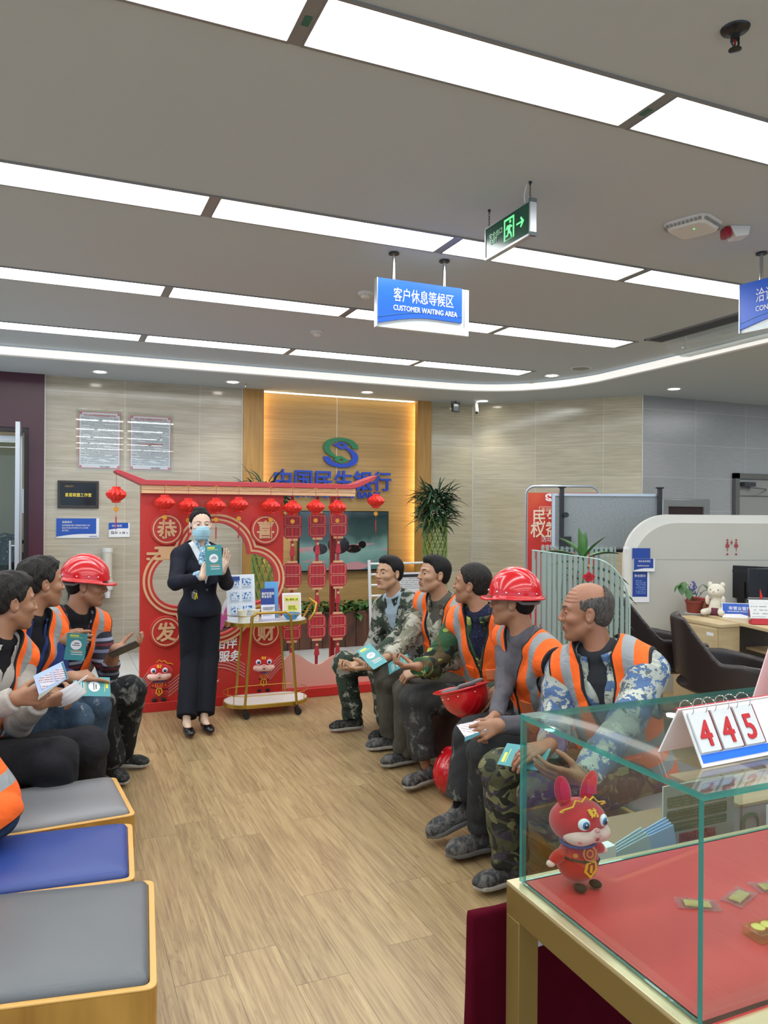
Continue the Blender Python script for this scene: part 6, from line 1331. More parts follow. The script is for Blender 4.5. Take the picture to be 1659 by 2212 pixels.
        def edge(p): q = tl(p.astype(np.float32)); c, h = cuts(q); return np.minimum(np.where(q[:, 0] > -2, c, 1), h+0.002)
        v0 = np.array([tp(0, 0, vh), tp(0, 0, 0.6)]); parts_ = [sdf_mesh(f_vest, v0.min(0)-0.27, v0.max(0)+0.27, 0.006)]
        o = mesh_obj('vest', parts_, m_vest, t, pel, attr={'edge': edge}, R=TR); 
        o.matrix_parent_inverse = Matrix.Identity(4); M4 = Matrix([list(TR[i])+[(pel-np.array(loc))[i]] for i in range(3)]+[[0, 0, 0, 1]]); o.matrix_local = M4
        # chest pocket flaps and clear badge pocket
        def onv(y, z):
            p = tp(0.3, y, z)[None].astype(np.float32)
            for _ in range(25): p = p-F.astype(np.float32)*min(0.05, float(torso(p, vinf)[0]))*0.8
            return p[0]
        def flap(y0, y1, z0, z1, m_, nm, th=0.006):
            o = MB(); g = [[onv(y0+(y1-y0)*i/4, z0+(z1-z0)*j/3) for j in range(4)] for i in range(5)]; vs = [x+F*th for r in g for x in r]+[x-F*0.01 for r in g for x in r]
            fs = [(i*4+j, i*4+j+1, (i+1)*4+j+1, (i+1)*4+j) for i in range(4) for j in range(3)]; n_ = 20; fs += [tuple(x+n_ for x in f[::-1]) for f in fs]
            ring = [i*4 for i in range(5)]+[16+j for j in range(1, 4)]+[i*4+3 for i in range(3, -1, -1)]+[j for j in range(2, 0, -1)]
            fs += [(ring[k], ring[(k+1) % len(ring)], ring[(k+1) % len(ring)]+n_, ring[k]+n_) for k in range(len(ring))]
            o.add(vs, fs).build(nm, m_, t, off=loc)
        if vv.get('pockets', True):
            mo_ = M('vest_pocket', 'f5631a', 0.75); flap(-0.095, -0.035, 0.262, 0.287, mo_, 'pocket_flap', 0.004); flap(0.035, 0.095, 0.228, 0.288, M('clear_pocket', 'f08a5c', 0.25), 'badge_pocket', 0.003); flap(-0.10, -0.03, 0.12, 0.15, mo_, 'pocket_flap', 0.004); flap(0.03, 0.10, 0.12, 0.15, mo_, 'pocket_flap', 0.004)
    # ---------------- trousers
    lr = S.get('legr', (0.092, 0.074, 0.064)); hemz = S.get('leghem', 0.0)
    def f_leg(p):
        q = tl(p); d = smax(torso(p, 0.008), (q[:, 2]-0.06)*T, 0.01)
        for i in (0, 1):
            k2 = kn[i]; a2 = an[i]+nrm(an[i]-kn[i])*hemz
            g = smin(s_cone(p, hip[i], k2, lr[0], lr[1]), s_cone(p, k2, a2, lr[1], lr[2]), 0.02); g = smax(g, (p-a2.astype(np.float32)) @ nrm(a2-k2).astype(np.float32), 0.006); dk = np.linalg.norm(p-k2.astype(np.float32), axis=1); da = np.linalg.norm(p-a2.astype(np.float32), axis=1)
            g = g+folds(p, S.get('lfold', 0.009), 24, sd_+5+i, (1, 1, 0.9))*np.clip(1.2-np.minimum(dk, da)/0.2, 0.3, 1); d = smin(d, g, 0.025) if i == 0 else np.minimum(smin(d, g, 0.012), d)
        return d
    lp = np.array([tp(0, 0, 0.08), pel-np.array([0, 0, 0.13]), *hip, *kn, *an]); sdf_obj('trousers', f_leg, lp.min(0)-0.16, lp.max(0)+0.14, S.get('lres', 0.007), S['trousers'], t, loc)
    # ---------------- shoes
    for i in (0, 1):
        fd = S['foot'][i]
        if fd is None: continue
        d = nrm(fd[:3]); up = nrm(np.array([0, 0, 1.0])-d*d[2]); s_ = np.cross(up, d); A = an[i]; zs = A-up*0.085; RR = np.stack([d, s_, up], 1); sz = S.get('shoe', 1.0)
        def shl(p): return ((p-zs.astype(np.float32)) @ RR.astype(np.float32))/sz
        if fem:
            def f_sh(p):
                q = shl(p); z0 = np.interp(q[:, 0], [-0.06, -0.02, 0.05, 0.09, 0.2], [0.05, 0.045, 0.012, 0.0, 0.002]); dd = s_ell(q, (0.085, 0, 0.022), (0.095, 0.038, 0.032)); dd = smin(dd, s_ell(q, (-0.02, 0, 0.06), (0.045, 0.032, 0.035)), 0.03)
                dd = smax(dd, -s_ell(q, (0.035, 0, 0.075), (0.075, 0.03, 0.045)), 0.005); dd = smax(dd, (z0-q[:, 2])*0.8, 0.003); return np.minimum(dd, s_cone(q, (-0.04, 0, 0.008), (-0.035, 0, 0.05), 0.012, 0.02))*sz
            def f_fo(p): q = shl(p); return smin(s_cone(q, (0.0, 0, 0.12), (0.005, 0, 0.06), 0.026, 0.026), s_cone(q, (0.0, 0, 0.06), (0.11, 0, 0.02), 0.026, 0.02), 0.02)*sz
            sdf_obj('shoe', f_sh, zs-0.2, zs+0.2, 0.0045, S['shoemat'], t, loc); sdf_obj('foot', f_fo, zs-0.18, zs+0.2, 0.006, S['sockmat'], t, loc); continue
        def f_up(p):
            q = shl(p); dd = s_cone(q, (-0.035, 0, 0.040), (0.11, 0.0, 0.030), 0.042, 0.036); dd = smin(dd, s_ell(q, (0.13, 0, 0.028), (0.055, 0.042, 0.032)), 0.03); dd = smin(dd, s_cone(q, (-0.015, 0, 0.06), (-0.01, 0, 0.085), 0.042, 0.043), 0.03)
            dd = smax(dd, -s_ell(q, (0.0, 0, 0.105), (0.06, 0.034, 0.035)), 0.006); dd = smax(dd, 0.016-q[:, 2], 0.004); return dd*sz+folds(p, 0.0015, 60, 2)
        def f_so(p):
            q = shl(p); a = np.abs(q[:, 1]); w = np.interp(q[:, 0], [-0.085, -0.06, -0.02, 0.05, 0.11, 0.15, 0.185], [0.0, 0.033, 0.041, 0.040, 0.046, 0.040, 0.0]); return smax(a-w*1.04, np.abs(q[:, 2]-0.011)-0.011, 0.004)*0.7*sz
        sdf_obj('shoe', f_up, zs-0.22, zs+0.24, 0.005, S['shoemat'], t, loc)
        sdf_obj('shoe_sole', f_so, zs-0.22, zs+0.24, 0.005, S.get('solemat', M('pale_sole', 'a8a59c', 0.7, var=0.2, vscale=30)), t, loc)
        if S.get('sockmat'):
            k = nrm(kn[i]-A); MB().tube([A-up*0.03, A+k*0.02, A+k*0.11], [0.042, 0.037, 0.042], 16).build('sock', S['sockmat'], t, off=loc)
    return dict(t=t, tp=tp, TR=TR, hw=hw, HR=HR, loc=loc, HB=HB, f_jacket=f_jacket, F=F, L=L, U=U, el=el, hs=hs, hc=hc, torso=torso)
m_hel = M('helmet_red', 'c4121c', 0.22, coat=0.5, var=0.06, vscale=10)
def helmet_shell(mb, rim_only=False, inner=False):
    """helmet space: x forward, z up, origin at centre of the rim opening"""
    pass
def helmet_sdf(q, solid=True):
    x, y, z = q[:, 0], q[:, 1], q[:, 2]; A, Bq, C = 0.124, 0.104, 0.132
    d = s_ell(q, (0, 0, 0.0), (A, Bq, C)); rib = np.zeros(len(q), np.float32)
    for yy in (0.0, 0.03, 0.055): rib = rib+np.exp(-((np.abs(y)-yy)/0.0045)**2)*0.0028
    d = d-rib*np.clip((z-0.03)/0.03, 0, 1)
    inn = s_ell(q, (0, 0, -0.004), (A-0.006, Bq-0.006, C-0.006)); d = np.maximum(np.maximum(d, -inn), -(z+0.002))
    r = np.sqrt((x/(A+0.012+0.024*(x > 0)*np.clip(x/0.12, 0, 1)))**2+(y/(Bq+0.011))**2); ri = np.sqrt((x/(A-0.006))**2+(y/(Bq-0.006))**2); zb = -0.004-0.012*np.clip(x/0.12, -0.3, 1)*np.clip(np.abs(x)/0.12, 0, 1)
    brim = np.maximum(np.maximum((r-1)*0.11, (1-ri)*0.1), np.abs(z-zb)-0.004); lip_ = np.abs(np.hypot((r-0.985)*0.13, z-zb+0.004))-0.0045
    return smin(d, np.minimum(brim, lip_), 0.010)
HELM = None
def add_helmet(t, c, R, hs, loc=(0, 0, 0), name='hard_hat', inside=True, strap=True):
    global HELM
    if HELM is None: HELM = sdf_mesh(lambda p: helmet_sdf(p), (-0.17, -0.14, -0.03), (0.19, 0.14, 0.145), 0.0034)
    v, q = HELM; w = (v*1.06*hs) @ np.array(R).T+np.array(c); o = mesh_obj(name, [(w, q)], m_hel, t, loc)
    m_riv = M('rivet', 'd8d8d8', 0.25, 0.8); b = MB(); s = 1.06*hs
    for sx, sy in ((0.6, 1), (0.6, -1), (-0.2, 1), (-0.2, -1), (0.92, 0.28), (-0.75, 0.62), (-0.75, -0.62), (0.2, 1), (0.2, -1)):
        a = math.atan2(sy*0.106, sx*0.128); z = 0.02; k = math.sqrt(1-(z/0.132)**2); pt = np.array([0.125*k*math.cos(a), 0.105*k*math.sin(a), z]); b.ell(R @ (pt*s)+c, (0.0045*s,)*3, 10, 6)
    b.build('rivet', m_riv, o, off=loc)
    if inside:
        b = MB(); hb = [R @ (np.array([0.108*math.cos(a), 0.086*math.sin(a), -0.012-0.012*(math.cos(a) < -0.2)*1.0])*s)+c for a in np.linspace(0, 2*PI, 33)[:-1]]
        b.tube(hb, 0.008, 6, closed=True)
        for a0 in (0.6, PI-0.6):
            b.tube([R @ (np.array([0.1*math.cos(a0)*math.cos(th), 0.08*math.sin(a0)*math.cos(th), 0.085*math.sin(th)-0.005])*s)+c for th in np.linspace(0, PI, 12)], 0.006, 6)
        b.build('headband', M('headband_grey', '6f7071', 0.6), o, off=loc)
    return o
# ------------------------------------------------------------------ skins and cloths
sk_m1 = skin_mat('skin_tan', 'b48b6c'); sk_m2 = skin_mat('skin_weathered', 'a88064'); sk_m3 = skin_mat('skin_brown', '9c7054'); sk_m5 = skin_mat('skin_ruddy', '99694f', '704538'); sk_w = skin_mat('skin_fair', 'd6b8a2', 'b56a62')
h_blk = hair_mat('black_hair', '080708', '1a1818'); h_gry = hair_mat('grey_hair', '2a2826', '5e5a56'); h_mix = hair_mat('salt_hair', '0b0a0a', '2e2b28')
CM1 = camo('digital_woodland', ['2b3a2c', '8f9088', '1c211c', '56523f'], [0.53, 0.58, 0.62], 8, 0.006, 0.8)
CM2 = camo('pale_digital', ['7c7a68', 'a8a698', '3f4336', '55503c'], [0.5, 0.58, 0.6], 9, 0.006, 0.6)
CM3 = camo('green_woodland', ['2c5233', '17231c', '54462c', '93a04e'], [0.53, 0.56, 0.60], 6, 0, 1.2)
CM5 = camo('blue_digital', ['9da39b', '4a658c', 'b9bdae', '4f5a5c'], [0.50, 0.58, 0.61], 8, 0.006, 0.6)
CM6 = camo('woodland_trousers', ['4c4e36', '23261f', '6f6f4c', '3a3440'], [0.5, 0.57, 0.58], 6.5, 0, 1.4)
f_blue = fabric('light_blue_shirt', '9fb2c0'); f_navy = fabric('navy_print', '20243c', '5a6080', 0.06, 90); f_blk = fabric('black_knit', '17171b'); f_greyk = fabric('grey_knit', '5f5d63'); f_jeans = fabric('blue_jeans', '44586c', 'c0c4c4', 0.03, 16, c2='2f3f50')
f_dkblue = fabric('blue_workwear', '283a70'); f_beige = fabric('pale_jacket', 'b9b4ac'); f_tr_khaki = fabric('grey_khaki', '55534a'); f_tr_grey = fabric('dusty_grey', '3b3c3b', '8a8a84', 0.06, 10); f_tr_blk = fabric('dusty_black', '1f2022', '8f8f88', 0.085, 9); f_tr_char = fabric('charcoal', '242428', '6c6c6a', -0.05, 12)
f_shoe = fabric('dusty_canvas', '2d2e30', '62615c', 0.14, 40); f_shoe2 = fabric('dusty_grey_shoe', '414244', '77756f', 0.16, 26); f_sock = fabric('black_sock', '141416'); f_suit = fabric('navy_suit', '141826', rough=0.75, fold=0.1); f_dkgrey = fabric('dark_grey_shirt', '303236')
def stripe_mat():
    n = NT('striped_knit'); X = n.xyz(); fr = n.math('FRACT', n.math('DIVIDE', X[2], 0.11)); n.base(n.ramp(fr, [(0.0, '23242e'), (0.3, '6d7690'), (0.45, '23242e'), (0.62, '6b2434'), (0.74, '23242e'), (0.85, '8a90a6')], 'CONSTANT')); n.rough(0.85); n.bump(n.noise(n.coord(), 12, 3), 0.25, 0.03); return n.m
f_stripe = stripe_mat()
def fl(x, y, z=0): return np.array([x, y, z], float)
CAMD = lambda p: nrm(np.array([0, 0, 1.6])-np.array(p))
# leaflets ----------------------------------------------------------
def teal_mat():
    return M('teal_leaflet', '479398', 0.4)
def leaflet(lab, c, u, v, w=0.10, h=0.21, bend=0.0, col=None, open_=False):
    """c centre, u width direction, v height direction (towards the title)"""
    u = nrm(u); v = nrm(np.array(v)-u*np.dot(u, v)); n = np.cross(u, v); c = np.array(c, float); t = thing('leaflet', lab, 'leaflet', c, group='teal leaflets')
    ts = M('teal_leaflet', '479398', 0.4); o = MB(); N = 8; vs = []
    def P(a, b, k=0.0): return u*a+v*b+n*(bend*((b/h)**2*4-1)+k)
    for k in (0.0012, -0.0006):
        for i in range(N+1):
            for j in (0, 1): vs.append(P((j-0.5)*w, (i/N-0.5)*h, k))
    fs = [(2*i, 2*i+1, 2*i+3, 2*i+2) for i in range(N)]; m_ = 2*(N+1); fs += [tuple(x+m_ for x in f[::-1]) for f in fs]; ring = [2*i for i in range(N+1)]+[2*i+1 for i in range(N, -1, -1)]; fs += [(ring[k], ring[(k+1) % len(ring)], ring[(k+1) % len(ring)]+m_, ring[k]+m_) for k in range(len(ring))]
    o.add(vs, fs).build('sheet', ts, t)
    o = MB(); K = 22; r = w*0.27; cv = h*0.06; o.add([P(0, cv, 0.0018)]+[P(r*math.cos(q), cv+r*math.sin(q), 0.0018) for q in np.linspace(0, 2*PI, K+1)[:-1]], [(0, 1+k, 1+(k+1) % K) for k in range(K)])
    def bar(a0, b0, a1, b1, kk=0.0018): o.add([P(a0, b0, kk), P(a1, b0, kk), P(a1, b1, kk), P(a0, b1, kk)], [(0, 1, 2, 3)])
    o.m(1); bar(-w*0.18, cv-0.004, w*0.18, cv, 0.0022); bar(-w*0.1, cv+0.006, w*0.14, cv+0.011, 0.0022)
    o.m(2); bar(-w*0.36, h*0.375, w*0.08, h*0.44); bar(-w*0.36, h*0.335, w*0.26, h*0.35)
    o.m(3); bar(-w*0.25, -h*0.18, w*0.33, -h*0.155); o.m(0); bar(-w*0.2, -h*0.225, w*0.36, -h*0.205); bar(-w*0.2, -h*0.3, w*0.36, -h*0.28)
    o.build('printed_design', [m_paper, M('leaf_ink', '35505a', 0.5), M('leaf_yellow', 'd8dc5a', 0.5), M('leaf_orange', 'e0a06a', 0.5)], t, smooth=False); return t
# ------------------------------------------------------------------ the five men on the right
def seat(px, py, t_, hy=0): pass
# far man in dark digital camouflage, no vest
P1 = build_person('m1', 'seated man in dark digital camouflage over a pale blue collar, no orange vest', dict(
    pelvis=(2.44, 5.02, 0.50), neck=(2.37, 4.98, 0.985), head=tuple(att(841, 1240, 5.45)), yaw=200, hyaw=196, hpitch=4, gaze=0.35,
    kl=tuple(att(822, 1452, 5.28)), kr=tuple(att(744, 1432, 5.60)), al=(2.17, 4.96, 0.10), ar=(2.02, 5.26, 0.10),
    wl=tuple(att(800, 1440, 5.02)), wr=tuple(att(770, 1435, 5.35)), hand=[((-0.9, 0.3, -0.15), (0.1, 0.2, 0.8), 0.5), ((-0.7, -0.3, -0.2), (0.2, 0.1, 1), 0.8)], elbow=((-0.5, 0.45, -1), (-0.5, -0.45, -1)),
    skin=sk_m1, hairmat=h_blk, hair='thick', hth=0.007, jacket=CM1, shirt=f_blue, vcut=(0.33, 0.42), trousers=CM1, shoemat=f_shoe, sockmat=f_sock, foot=[(-0.9, -0.35, 0), (-1, 0.02, 0)], seed=1.0, slr=(0.076, 0.062, 0.05), legr=(0.1, 0.086, 0.072), stubble=0.25))
P2 = build_person('m2', 'seated man in orange vest and pale camouflage, second from the far end on the right', dict(
    pelvis=(2.47, 4.56, 0.50), neck=(2.42, 4.50, 0.985), head=tuple(att(938, 1243, 4.95)), yaw=202, hyaw=178, hpitch=6, gaze=0.15,
    kl=tuple(att(880, 1492, 4.72)), kr=tuple(att(836, 1462, 5.08)), al=(2.06, 4.42, 0.10), ar=(2.10, 4.74, 0.10),
    wl=tuple(att(908, 1452, 4.60)), wr=tuple(att(838, 1420, 4.78)), hand=[((-0.75, 0.35, -0.2), (0.3, 0.3, -0.8), 1.0), ((-0.95, 0.1, 0.0), (0.2, -0.3, -0.9), 0.45)], elbow=((-0.5, 0.45, -1), (-0.5, -0.45, -1)),
    skin=sk_m2, hairmat=h_blk, hair='thick', hth=0.007, jacket=CM2, shirt=f_tr_khaki, vcut=(0.42, 0.4), trousers=f_tr_khaki, shoemat=f_shoe2, foot=[(-1, -0.1, 0), (-1, 0.1, 0)], seed=2.0, vest=dict(v=(0.22, 0.30)), slr=(0.074, 0.06, 0.048), legr=(0.1, 0.088, 0.08), age=0.5))
P3 = build_person('m3', 'seated man in orange vest and green camouflage holding an upturned red hard hat', dict(
    pelvis=(2.46, 3.96, 0.50), neck=(2.42, 3.90, 0.985), head=tuple(att(1020, 1264, 4.42)), yaw=212, hyaw=134, hpitch=6, hroll=-4,
    kl=tuple(att(1075, 1530, 4.12)), kr=tuple(att(893, 1512, 4.50)), al=(2.18, 3.62, 0.11), ar=(2.00, 4.02, 0.115),
    wl=tuple(att(1075, 1492, 4.02)), wr=tuple(att(905, 1440, 4.28)), hand=[((-0.75, -0.45, -0.35), (0.3, 0.7, -0.2), 0.55), ((-0.9, 0.3, 0.05), (0.2, 0.2, 0.9), 0.65)], elbow=((-0.5, 0.45, -1), (-0.5, -0.45, -1)),
    skin=sk_m3, hairmat=h_mix, hair='short', hth=0.0065, jacket=CM3, shirt=f_navy, vcut=(0.33, 0.36), trousers=f_tr_grey, shoemat=f_shoe2, foot=[None, (-1, -0.35, 0)], seed=3.0, vest=dict(v=(0.27, 0.30)), slr=(0.08, 0.066, 0.054), legr=(0.102, 0.09, 0.078), age=0.6, leghem=-0.05))
P4 = build_person('m4', 'seated man wearing a red hard hat, orange vest and grey long sleeves', dict(
    pelvis=(2.36, 3.28, 0.49), neck=(2.27, 3.22, 0.975), head=tuple(att(1108, 1302, 3.76)), yaw=184, hyaw=140, hpitch=2, hs=1,
    kl=tuple(att(1052, 1622, 3.52)), kr=tuple(att(1020, 1585, 3.78)), al=(1.86, 3.12, 0.11), ar=(1.83, 3.30, 0.17),
    wl=tuple(att(1082, 1566, 3.36)), wr=tuple(att(1072, 1548, 3.50)), hand=[((-0.85, 0.3, -0.3), (0.3, 0.8, -0.3), 0.75), ((-0.8, -0.1, -0.4), (0.2, -0.9, -0.3), 0.6)], elbow=((-0.5, 0.45, -1), (-0.5, -0.45, -1)),
    skin=sk_m3, hairmat=h_blk, hair='short', hth=0.007, helmet=True, jacket=f_greyk, collar=False, nr=0.07, vcut=None, shirt=f_greyk, trousers=fabric('dusty_slate', '343637', '94948e', 0.05, 10), shoemat=f_shoe2, solemat=M('dusty_sole', '6a6a68', 0.8), sockmat=f_sock, foot=[(-1, -0.05, 0), (-0.95, 0.0, -0.25)], seed=4.0, vest=dict(v=(0.30, 0.30)), slr=(0.062, 0.05, 0.036), legr=(0.1, 0.088, 0.085), leghem=-0.03, shoe=1.12))
P5 = build_person('m5', 'seated balding older man in orange vest and blue digital camouflage behind the glass case', dict(
    pelvis=(2.32, 2.66, 0.48), neck=(2.24, 2.62, 0.985), head=tuple(att(1267, 1325, 3.25)), yaw=214, hyaw=147, hpitch=-2, age=1.0,
    kl=tuple(att(1170, 1720, 2.95)), kr=tuple(att(1085, 1665, 3.25)), al=(2.0, 2.38, 0.11), ar=(1.80, 2.80, 0.11),
    wl=tuple(att(1262, 1682, 2.72)), wr=tuple(att(1190, 1608, 3.02)), hand=[((-0.95, 0.45, 0.12), (0.35, 0.6, 0.5), 0.3), ((-0.9, 0.2, -0.25), (0.1, 0.3, -0.9), 0.35)], elbow=((-0.5, 0.45, -1), (-0.5, -0.45, -1)),
    skin=sk_m5, hairmat=h_gry, hair='bald', bald=True, hth=0.006, jacket=CM5, shirt=f_dkgrey, vcut=(0.36, 0.34), trousers=CM6, shoemat=f_shoe2, foot=[None, (-1, -0.02, 0)], seed=5.0, vest=dict(v=(0.24, 0.30), inf=0.03), slr=(0.084, 0.07, 0.058), legr=(0.105, 0.095, 0.08), hairkey='grey', hscale=1.03, cres=0.006))
# ------------------------------------------------------------------ the men on the left
P6 = build_person('l3', 'seated man in a red hard hat and striped shirt holding a phone, on the left', dict(
    pelvis=(-0.04, 4.74, 0.50), neck=(0.0, 4.68, 0.985), head=tuple(att(186, 1265, 4.25)), yaw=-58, hyaw=-8, hpitch=-4,
    kl=tuple(att(284, 1492, 4.52)), kr=tuple(att(214, 1520, 4.38)), al=(0.38, 5.02, 0.10), ar=(0.32, 4.80, 0.11),
    wl=tuple(att(248, 1402, 4.12)), wr=tuple(att(128, 1382, 3.95)), hand=[((0.95, 0.0, 0.1), (-0.1, 0.1, 0.95), 0.55), ((0.95, -0.2, 0.05), (0.1, 0.9, -0.2), 0.55)], elbow=((-0.5, 0.45, -1), (-0.5, -0.45, -1)),
    skin=sk_m3, hairmat=h_blk, hair='short', hth=0.007, helmet=True, jacket=f_stripe, collar=False, nr=0.07, shirt=f_blk, vcut=(0.46, 0.5), trousers=f_tr_blk, shoemat=f_shoe, foot=[(0.9, -0.35, 0), (0.35, -0.9, 0)], seed=6.0, vest=dict(v=(0.20, 0.28)), sleeve_end=(-0.12, -0.03), slr=(0.068, 0.055, 0.046), legr=(0.1, 0.088, 0.085), mouth=1.0))
P7 = build_person('l2', 'seated man with dark tousled hair in orange vest over blue workwear, pointing at a leaflet', dict(
    pelvis=(-0.26, 4.26, 0.50), neck=(-0.22, 4.16, 0.985), head=tuple(att(88, 1262, 3.86)), yaw=-48, hyaw=22, hpitch=0,
    kl=tuple(att(203, 1525, 4.05)), kr=tuple(att(165, 1555, 3.88)), al=(0.17, 4.50, 0.10), ar=(0.10, 4.25, 0.10),
    wl=tuple(att(150, 1462, 3.66)), wr=tuple(att(95, 1490, 3.55)), hand=[((0.95, 0.1, -0.02), (0.0, 0.4, -0.9), (0.15, 0.9, 1.0, 1.0)), ((0.8, 0.2, -0.3), (0, 0.3, -0.9), 0.6)], elbow=((-0.5, 0.45, -1), (-0.5, -0.45, -1)),
    skin=sk_m3, hairmat=h_mix, hair='thick', hth=0.013, hrough=0.004, jacket=f_dkblue, shirt=f_blk, vcut=(0.36, 0.5), trousers=f_jeans, shoemat=f_shoe2, foot=[None, None], seed=7.0, vest=dict(v=(0.22, 0.26)), slr=(0.07, 0.056, 0.046), legr=(0.098, 0.086, 0.075), hscale=1.04))
P8 = build_person('l1', 'seated man in orange vest over a pale jacket with yellow lining, reading an open leaflet', dict(
    pelvis=(-0.44, 3.80, 0.50), neck=(-0.38, 3.66, 0.975), head=tuple(att(22, 1303, 3.38)), yaw=-45, hyaw=20, hpitch=-3,
    kl=tuple(att(188, 1612, 3.55)), kr=tuple(att(120, 1640, 3.25)), al=(0.13, 3.98, 0.10), ar=(0.0, 3.62, 0.10),
    wl=tuple(att(84, 1520, 3.22)), wr=tuple(att(30, 1510, 3.05)), hand=[((0.9, 0.2, 0.1), (0, 0.6, 0.5), 0.7), ((0.95, 0.1, 0.05), (0.1, 0.9, 0.1), 0.7)], elbow=((-0.5, 0.45, -1), (-0.5, -0.45, -1)),
    skin=sk_m3, hairmat=h_mix, hair='thick', hth=0.014, hrough=0.003, jacket=f_beige, shirt=f_blk, vcut=(0.42, 0.25), trousers=f_tr_char, shoemat=f_shoe, foot=[None, None], seed=8.0, vest=dict(v=(0.22, 0.30)), slr=(0.072, 0.06, 0.05), legr=(0.104, 0.094, 0.08), hscale=1.03))
P9 = build_person('l0', 'person cut by the lower left photo edge, orange vest over a black top, blue jeans', dict(
    pelvis=(-0.265, 2.98, 0.54), neck=(-0.47, 3.02, 0.98), fixneck=True, head=(-0.54, 3.04, 1.17), yaw=60, hyaw=50, hres=0.006,
    kl=(-0.62, 3.36, 0.5), kr=(-0.40, 3.40, 0.5), al=(-0.6, 3.42, 0.1), ar=(-0.36, 3.46, 0.1),
    wl=(-0.70, 3.35, 0.62), wr=(-0.36, 3.30, 0.62), hand=[None, None], elbow=((-0.5, 0.45, -1), (-0.5, -0.45, -1)),
    skin=sk_m3, hairmat=h_blk, hair='short', jacket=f_blk, shirt=f_blk, trousers=f_jeans, shoemat=f_shoe, foot=[None, None], seed=9.0, vest=dict(v=(0.3, 0.3), pockets=False, inf=0.04, hem=-0.07), cres=0.009))
# ------------------------------------------------------------------ the woman
wz = 0.0
WH = att(433, 1135, 5.82)
P0 = build_person('w', 'standing woman in a dark suit, light blue face mask and patterned scarf, showing a leaflet', dict(
    pelvis=(1.02, 5.93, 0.86), neck=(1.03, 5.92, 1.345), head=tuple(WH), nlen=0.168, yaw=-72, hyaw=-88, hpitch=0, fem=1.0, sw=1.03,
    kl=(1.08, 5.88, 0.49), kr=(0.955, 5.89, 0.49), al=tuple(np.array(atz(441, 1548, 0.10))+[0, 0.0, 0]), ar=tuple(np.array(atz(403, 1554, 0.10))),
    wl=tuple(att(480, 1235, 5.62)), wr=tuple(att(437, 1247, 5.48)), hand=[((0.25, -0.15, 0.85), (-0.75, -0.5, 0.1), 0.12, 0.12, 0.0), ((0.55, -0.1, 0.75), (0.3, 0.9, 0.1), 0.75, 0.05, 0.4)], elbow=((-0.6, 0.6, -0.7), (-0.6, -0.8, -0.7)), arm=0.265,
    skin=sk_w, hairmat=h_blk, hair='woman', hth=0.008, jacket=f_suit, collar=False, shirt=M('white_blouse', 'dfe6ea', 0.7), vcut=(0.20, 0.28), hem=-0.07, jinf=0.021, fold=0.0025, flare=0.10, trousers=fabric('suit_trousers', '0f121c', rough=0.8, fold=0.1), shoemat=M('black_shoe', '0c0c0e', 0.25), sockmat=sk_w,
    foot=[(0.15, -1, 0), (0.05, -1, 0)], seed=0.5, slr=(0.064, 0.053, 0.041), legr=(0.094, 0.078, 0.074), leghem=-0.015, lfold=0.003, hairkey='woman', hscale=0.97, hres=0.0026, handres=0.0026, cres=0.005, stubble=0.0, sleeve_end=(-0.01, -0.02)))
def mask_on(P):
    hw, HR, hc, hs, t, loc = P['hw'], P['HR'], P['hc'], P['hs'], P['t'], P['loc']
    def f(p):
        q = ((p-hc.astype(np.float32)) @ HR.astype(np.float32))/hs; base = s_ell(q, (0.030, 0, -0.045), (0.078, 0.064, 0.085)); base = smin(base, s_ell(q, (0.085, 0, -0.025), (0.036, 0.024, 0.04)), 0.03)
        z = q[:, 2]; pl = 0.0022*np.abs(np.sin((z+0.02)*90)); d = np.abs(base-0.002)-0.0018-pl*0.5; d = d-pl*0
        a = np.abs(q[:, 1]); d = smax(d, np.abs(z+0.055+a*0.15)-0.053+0.12*np.clip(a-0.045, 0, 1), 0.004); return smax(d, 0.030-q[:, 0], 0.003)*hs
    m = NT('mask_blue'); X = m.xyz(); n_ = m.math('FRACT', m.math('DIVIDE', X[2], 0.021)); m.base(m.mix(m.math('LESS_THAN', n_, 0.12), lin('a9d2e2'), lin('7fb2c8'))); m.rough(0.8)
    o = sdf_obj('face_mask', f, hc-0.14, hc+0.14, 0.0024, m.m, t, loc); b = MB()
    for sy in (1, -1): b.tube([hw((0.035, sy*0.066, -0.02)), hw((0.0, sy*0.088, 0.02)), hw((-0.03, sy*0.086, 0.0)), hw((0.0, sy*0.080, -0.04)), hw((0.036, sy*0.06, -0.08))], 0.0012, 5)
    b.build('ear_loop', m_paper, o)
    o.children[0].data.transform(Matrix.Translation((-loc[0], -loc[1], 0)))
mask_on(P0)
# lapels, collar, scarf, button, pocket flap for the suit
def on_surf(P, x, y, z, inf=0.0):
    p = P['tp'](0.3, y, z)[None].astype(np.float32); F = P['F'].astype(np.float32)
    for _ in range(30): p = p-F*float(P['f_jacket'](p)[0])*0.8
    return p[0]+P['F']*(0.002+inf)
def strip(P, pts, w0, mat, name, inf=0.0, th=0.004, off=None):
    o = MB(); vs = []; N = len(pts)
    for i, (y, z, wl_, wr_) in enumerate(pts):
        for s_ in (0, 1):
            q = on_surf(P, 0, y+(wl_ if s_ == 0 else wr_), z, inf); vs.append(q)
    vb = [v-P['F']*th for v in vs]; fs = [(2*i, 2*i+1, 2*i+3, 2*i+2) for i in range(N-1)]; n = 2*N; fs += [tuple(x+n for x in f[::-1]) for f in fs]; ring = [2*i for i in range(N)]+[2*i+1 for i in range(N-1, -1, -1)]; fs += [(ring[k], ring[(k+1) % len(ring)], ring[(k+1) % len(ring)]+n, ring[k]+n) for k in range(len(ring))]
    return o.add(vs+vb, fs).build(name, mat, P['t'], off=P['loc'])
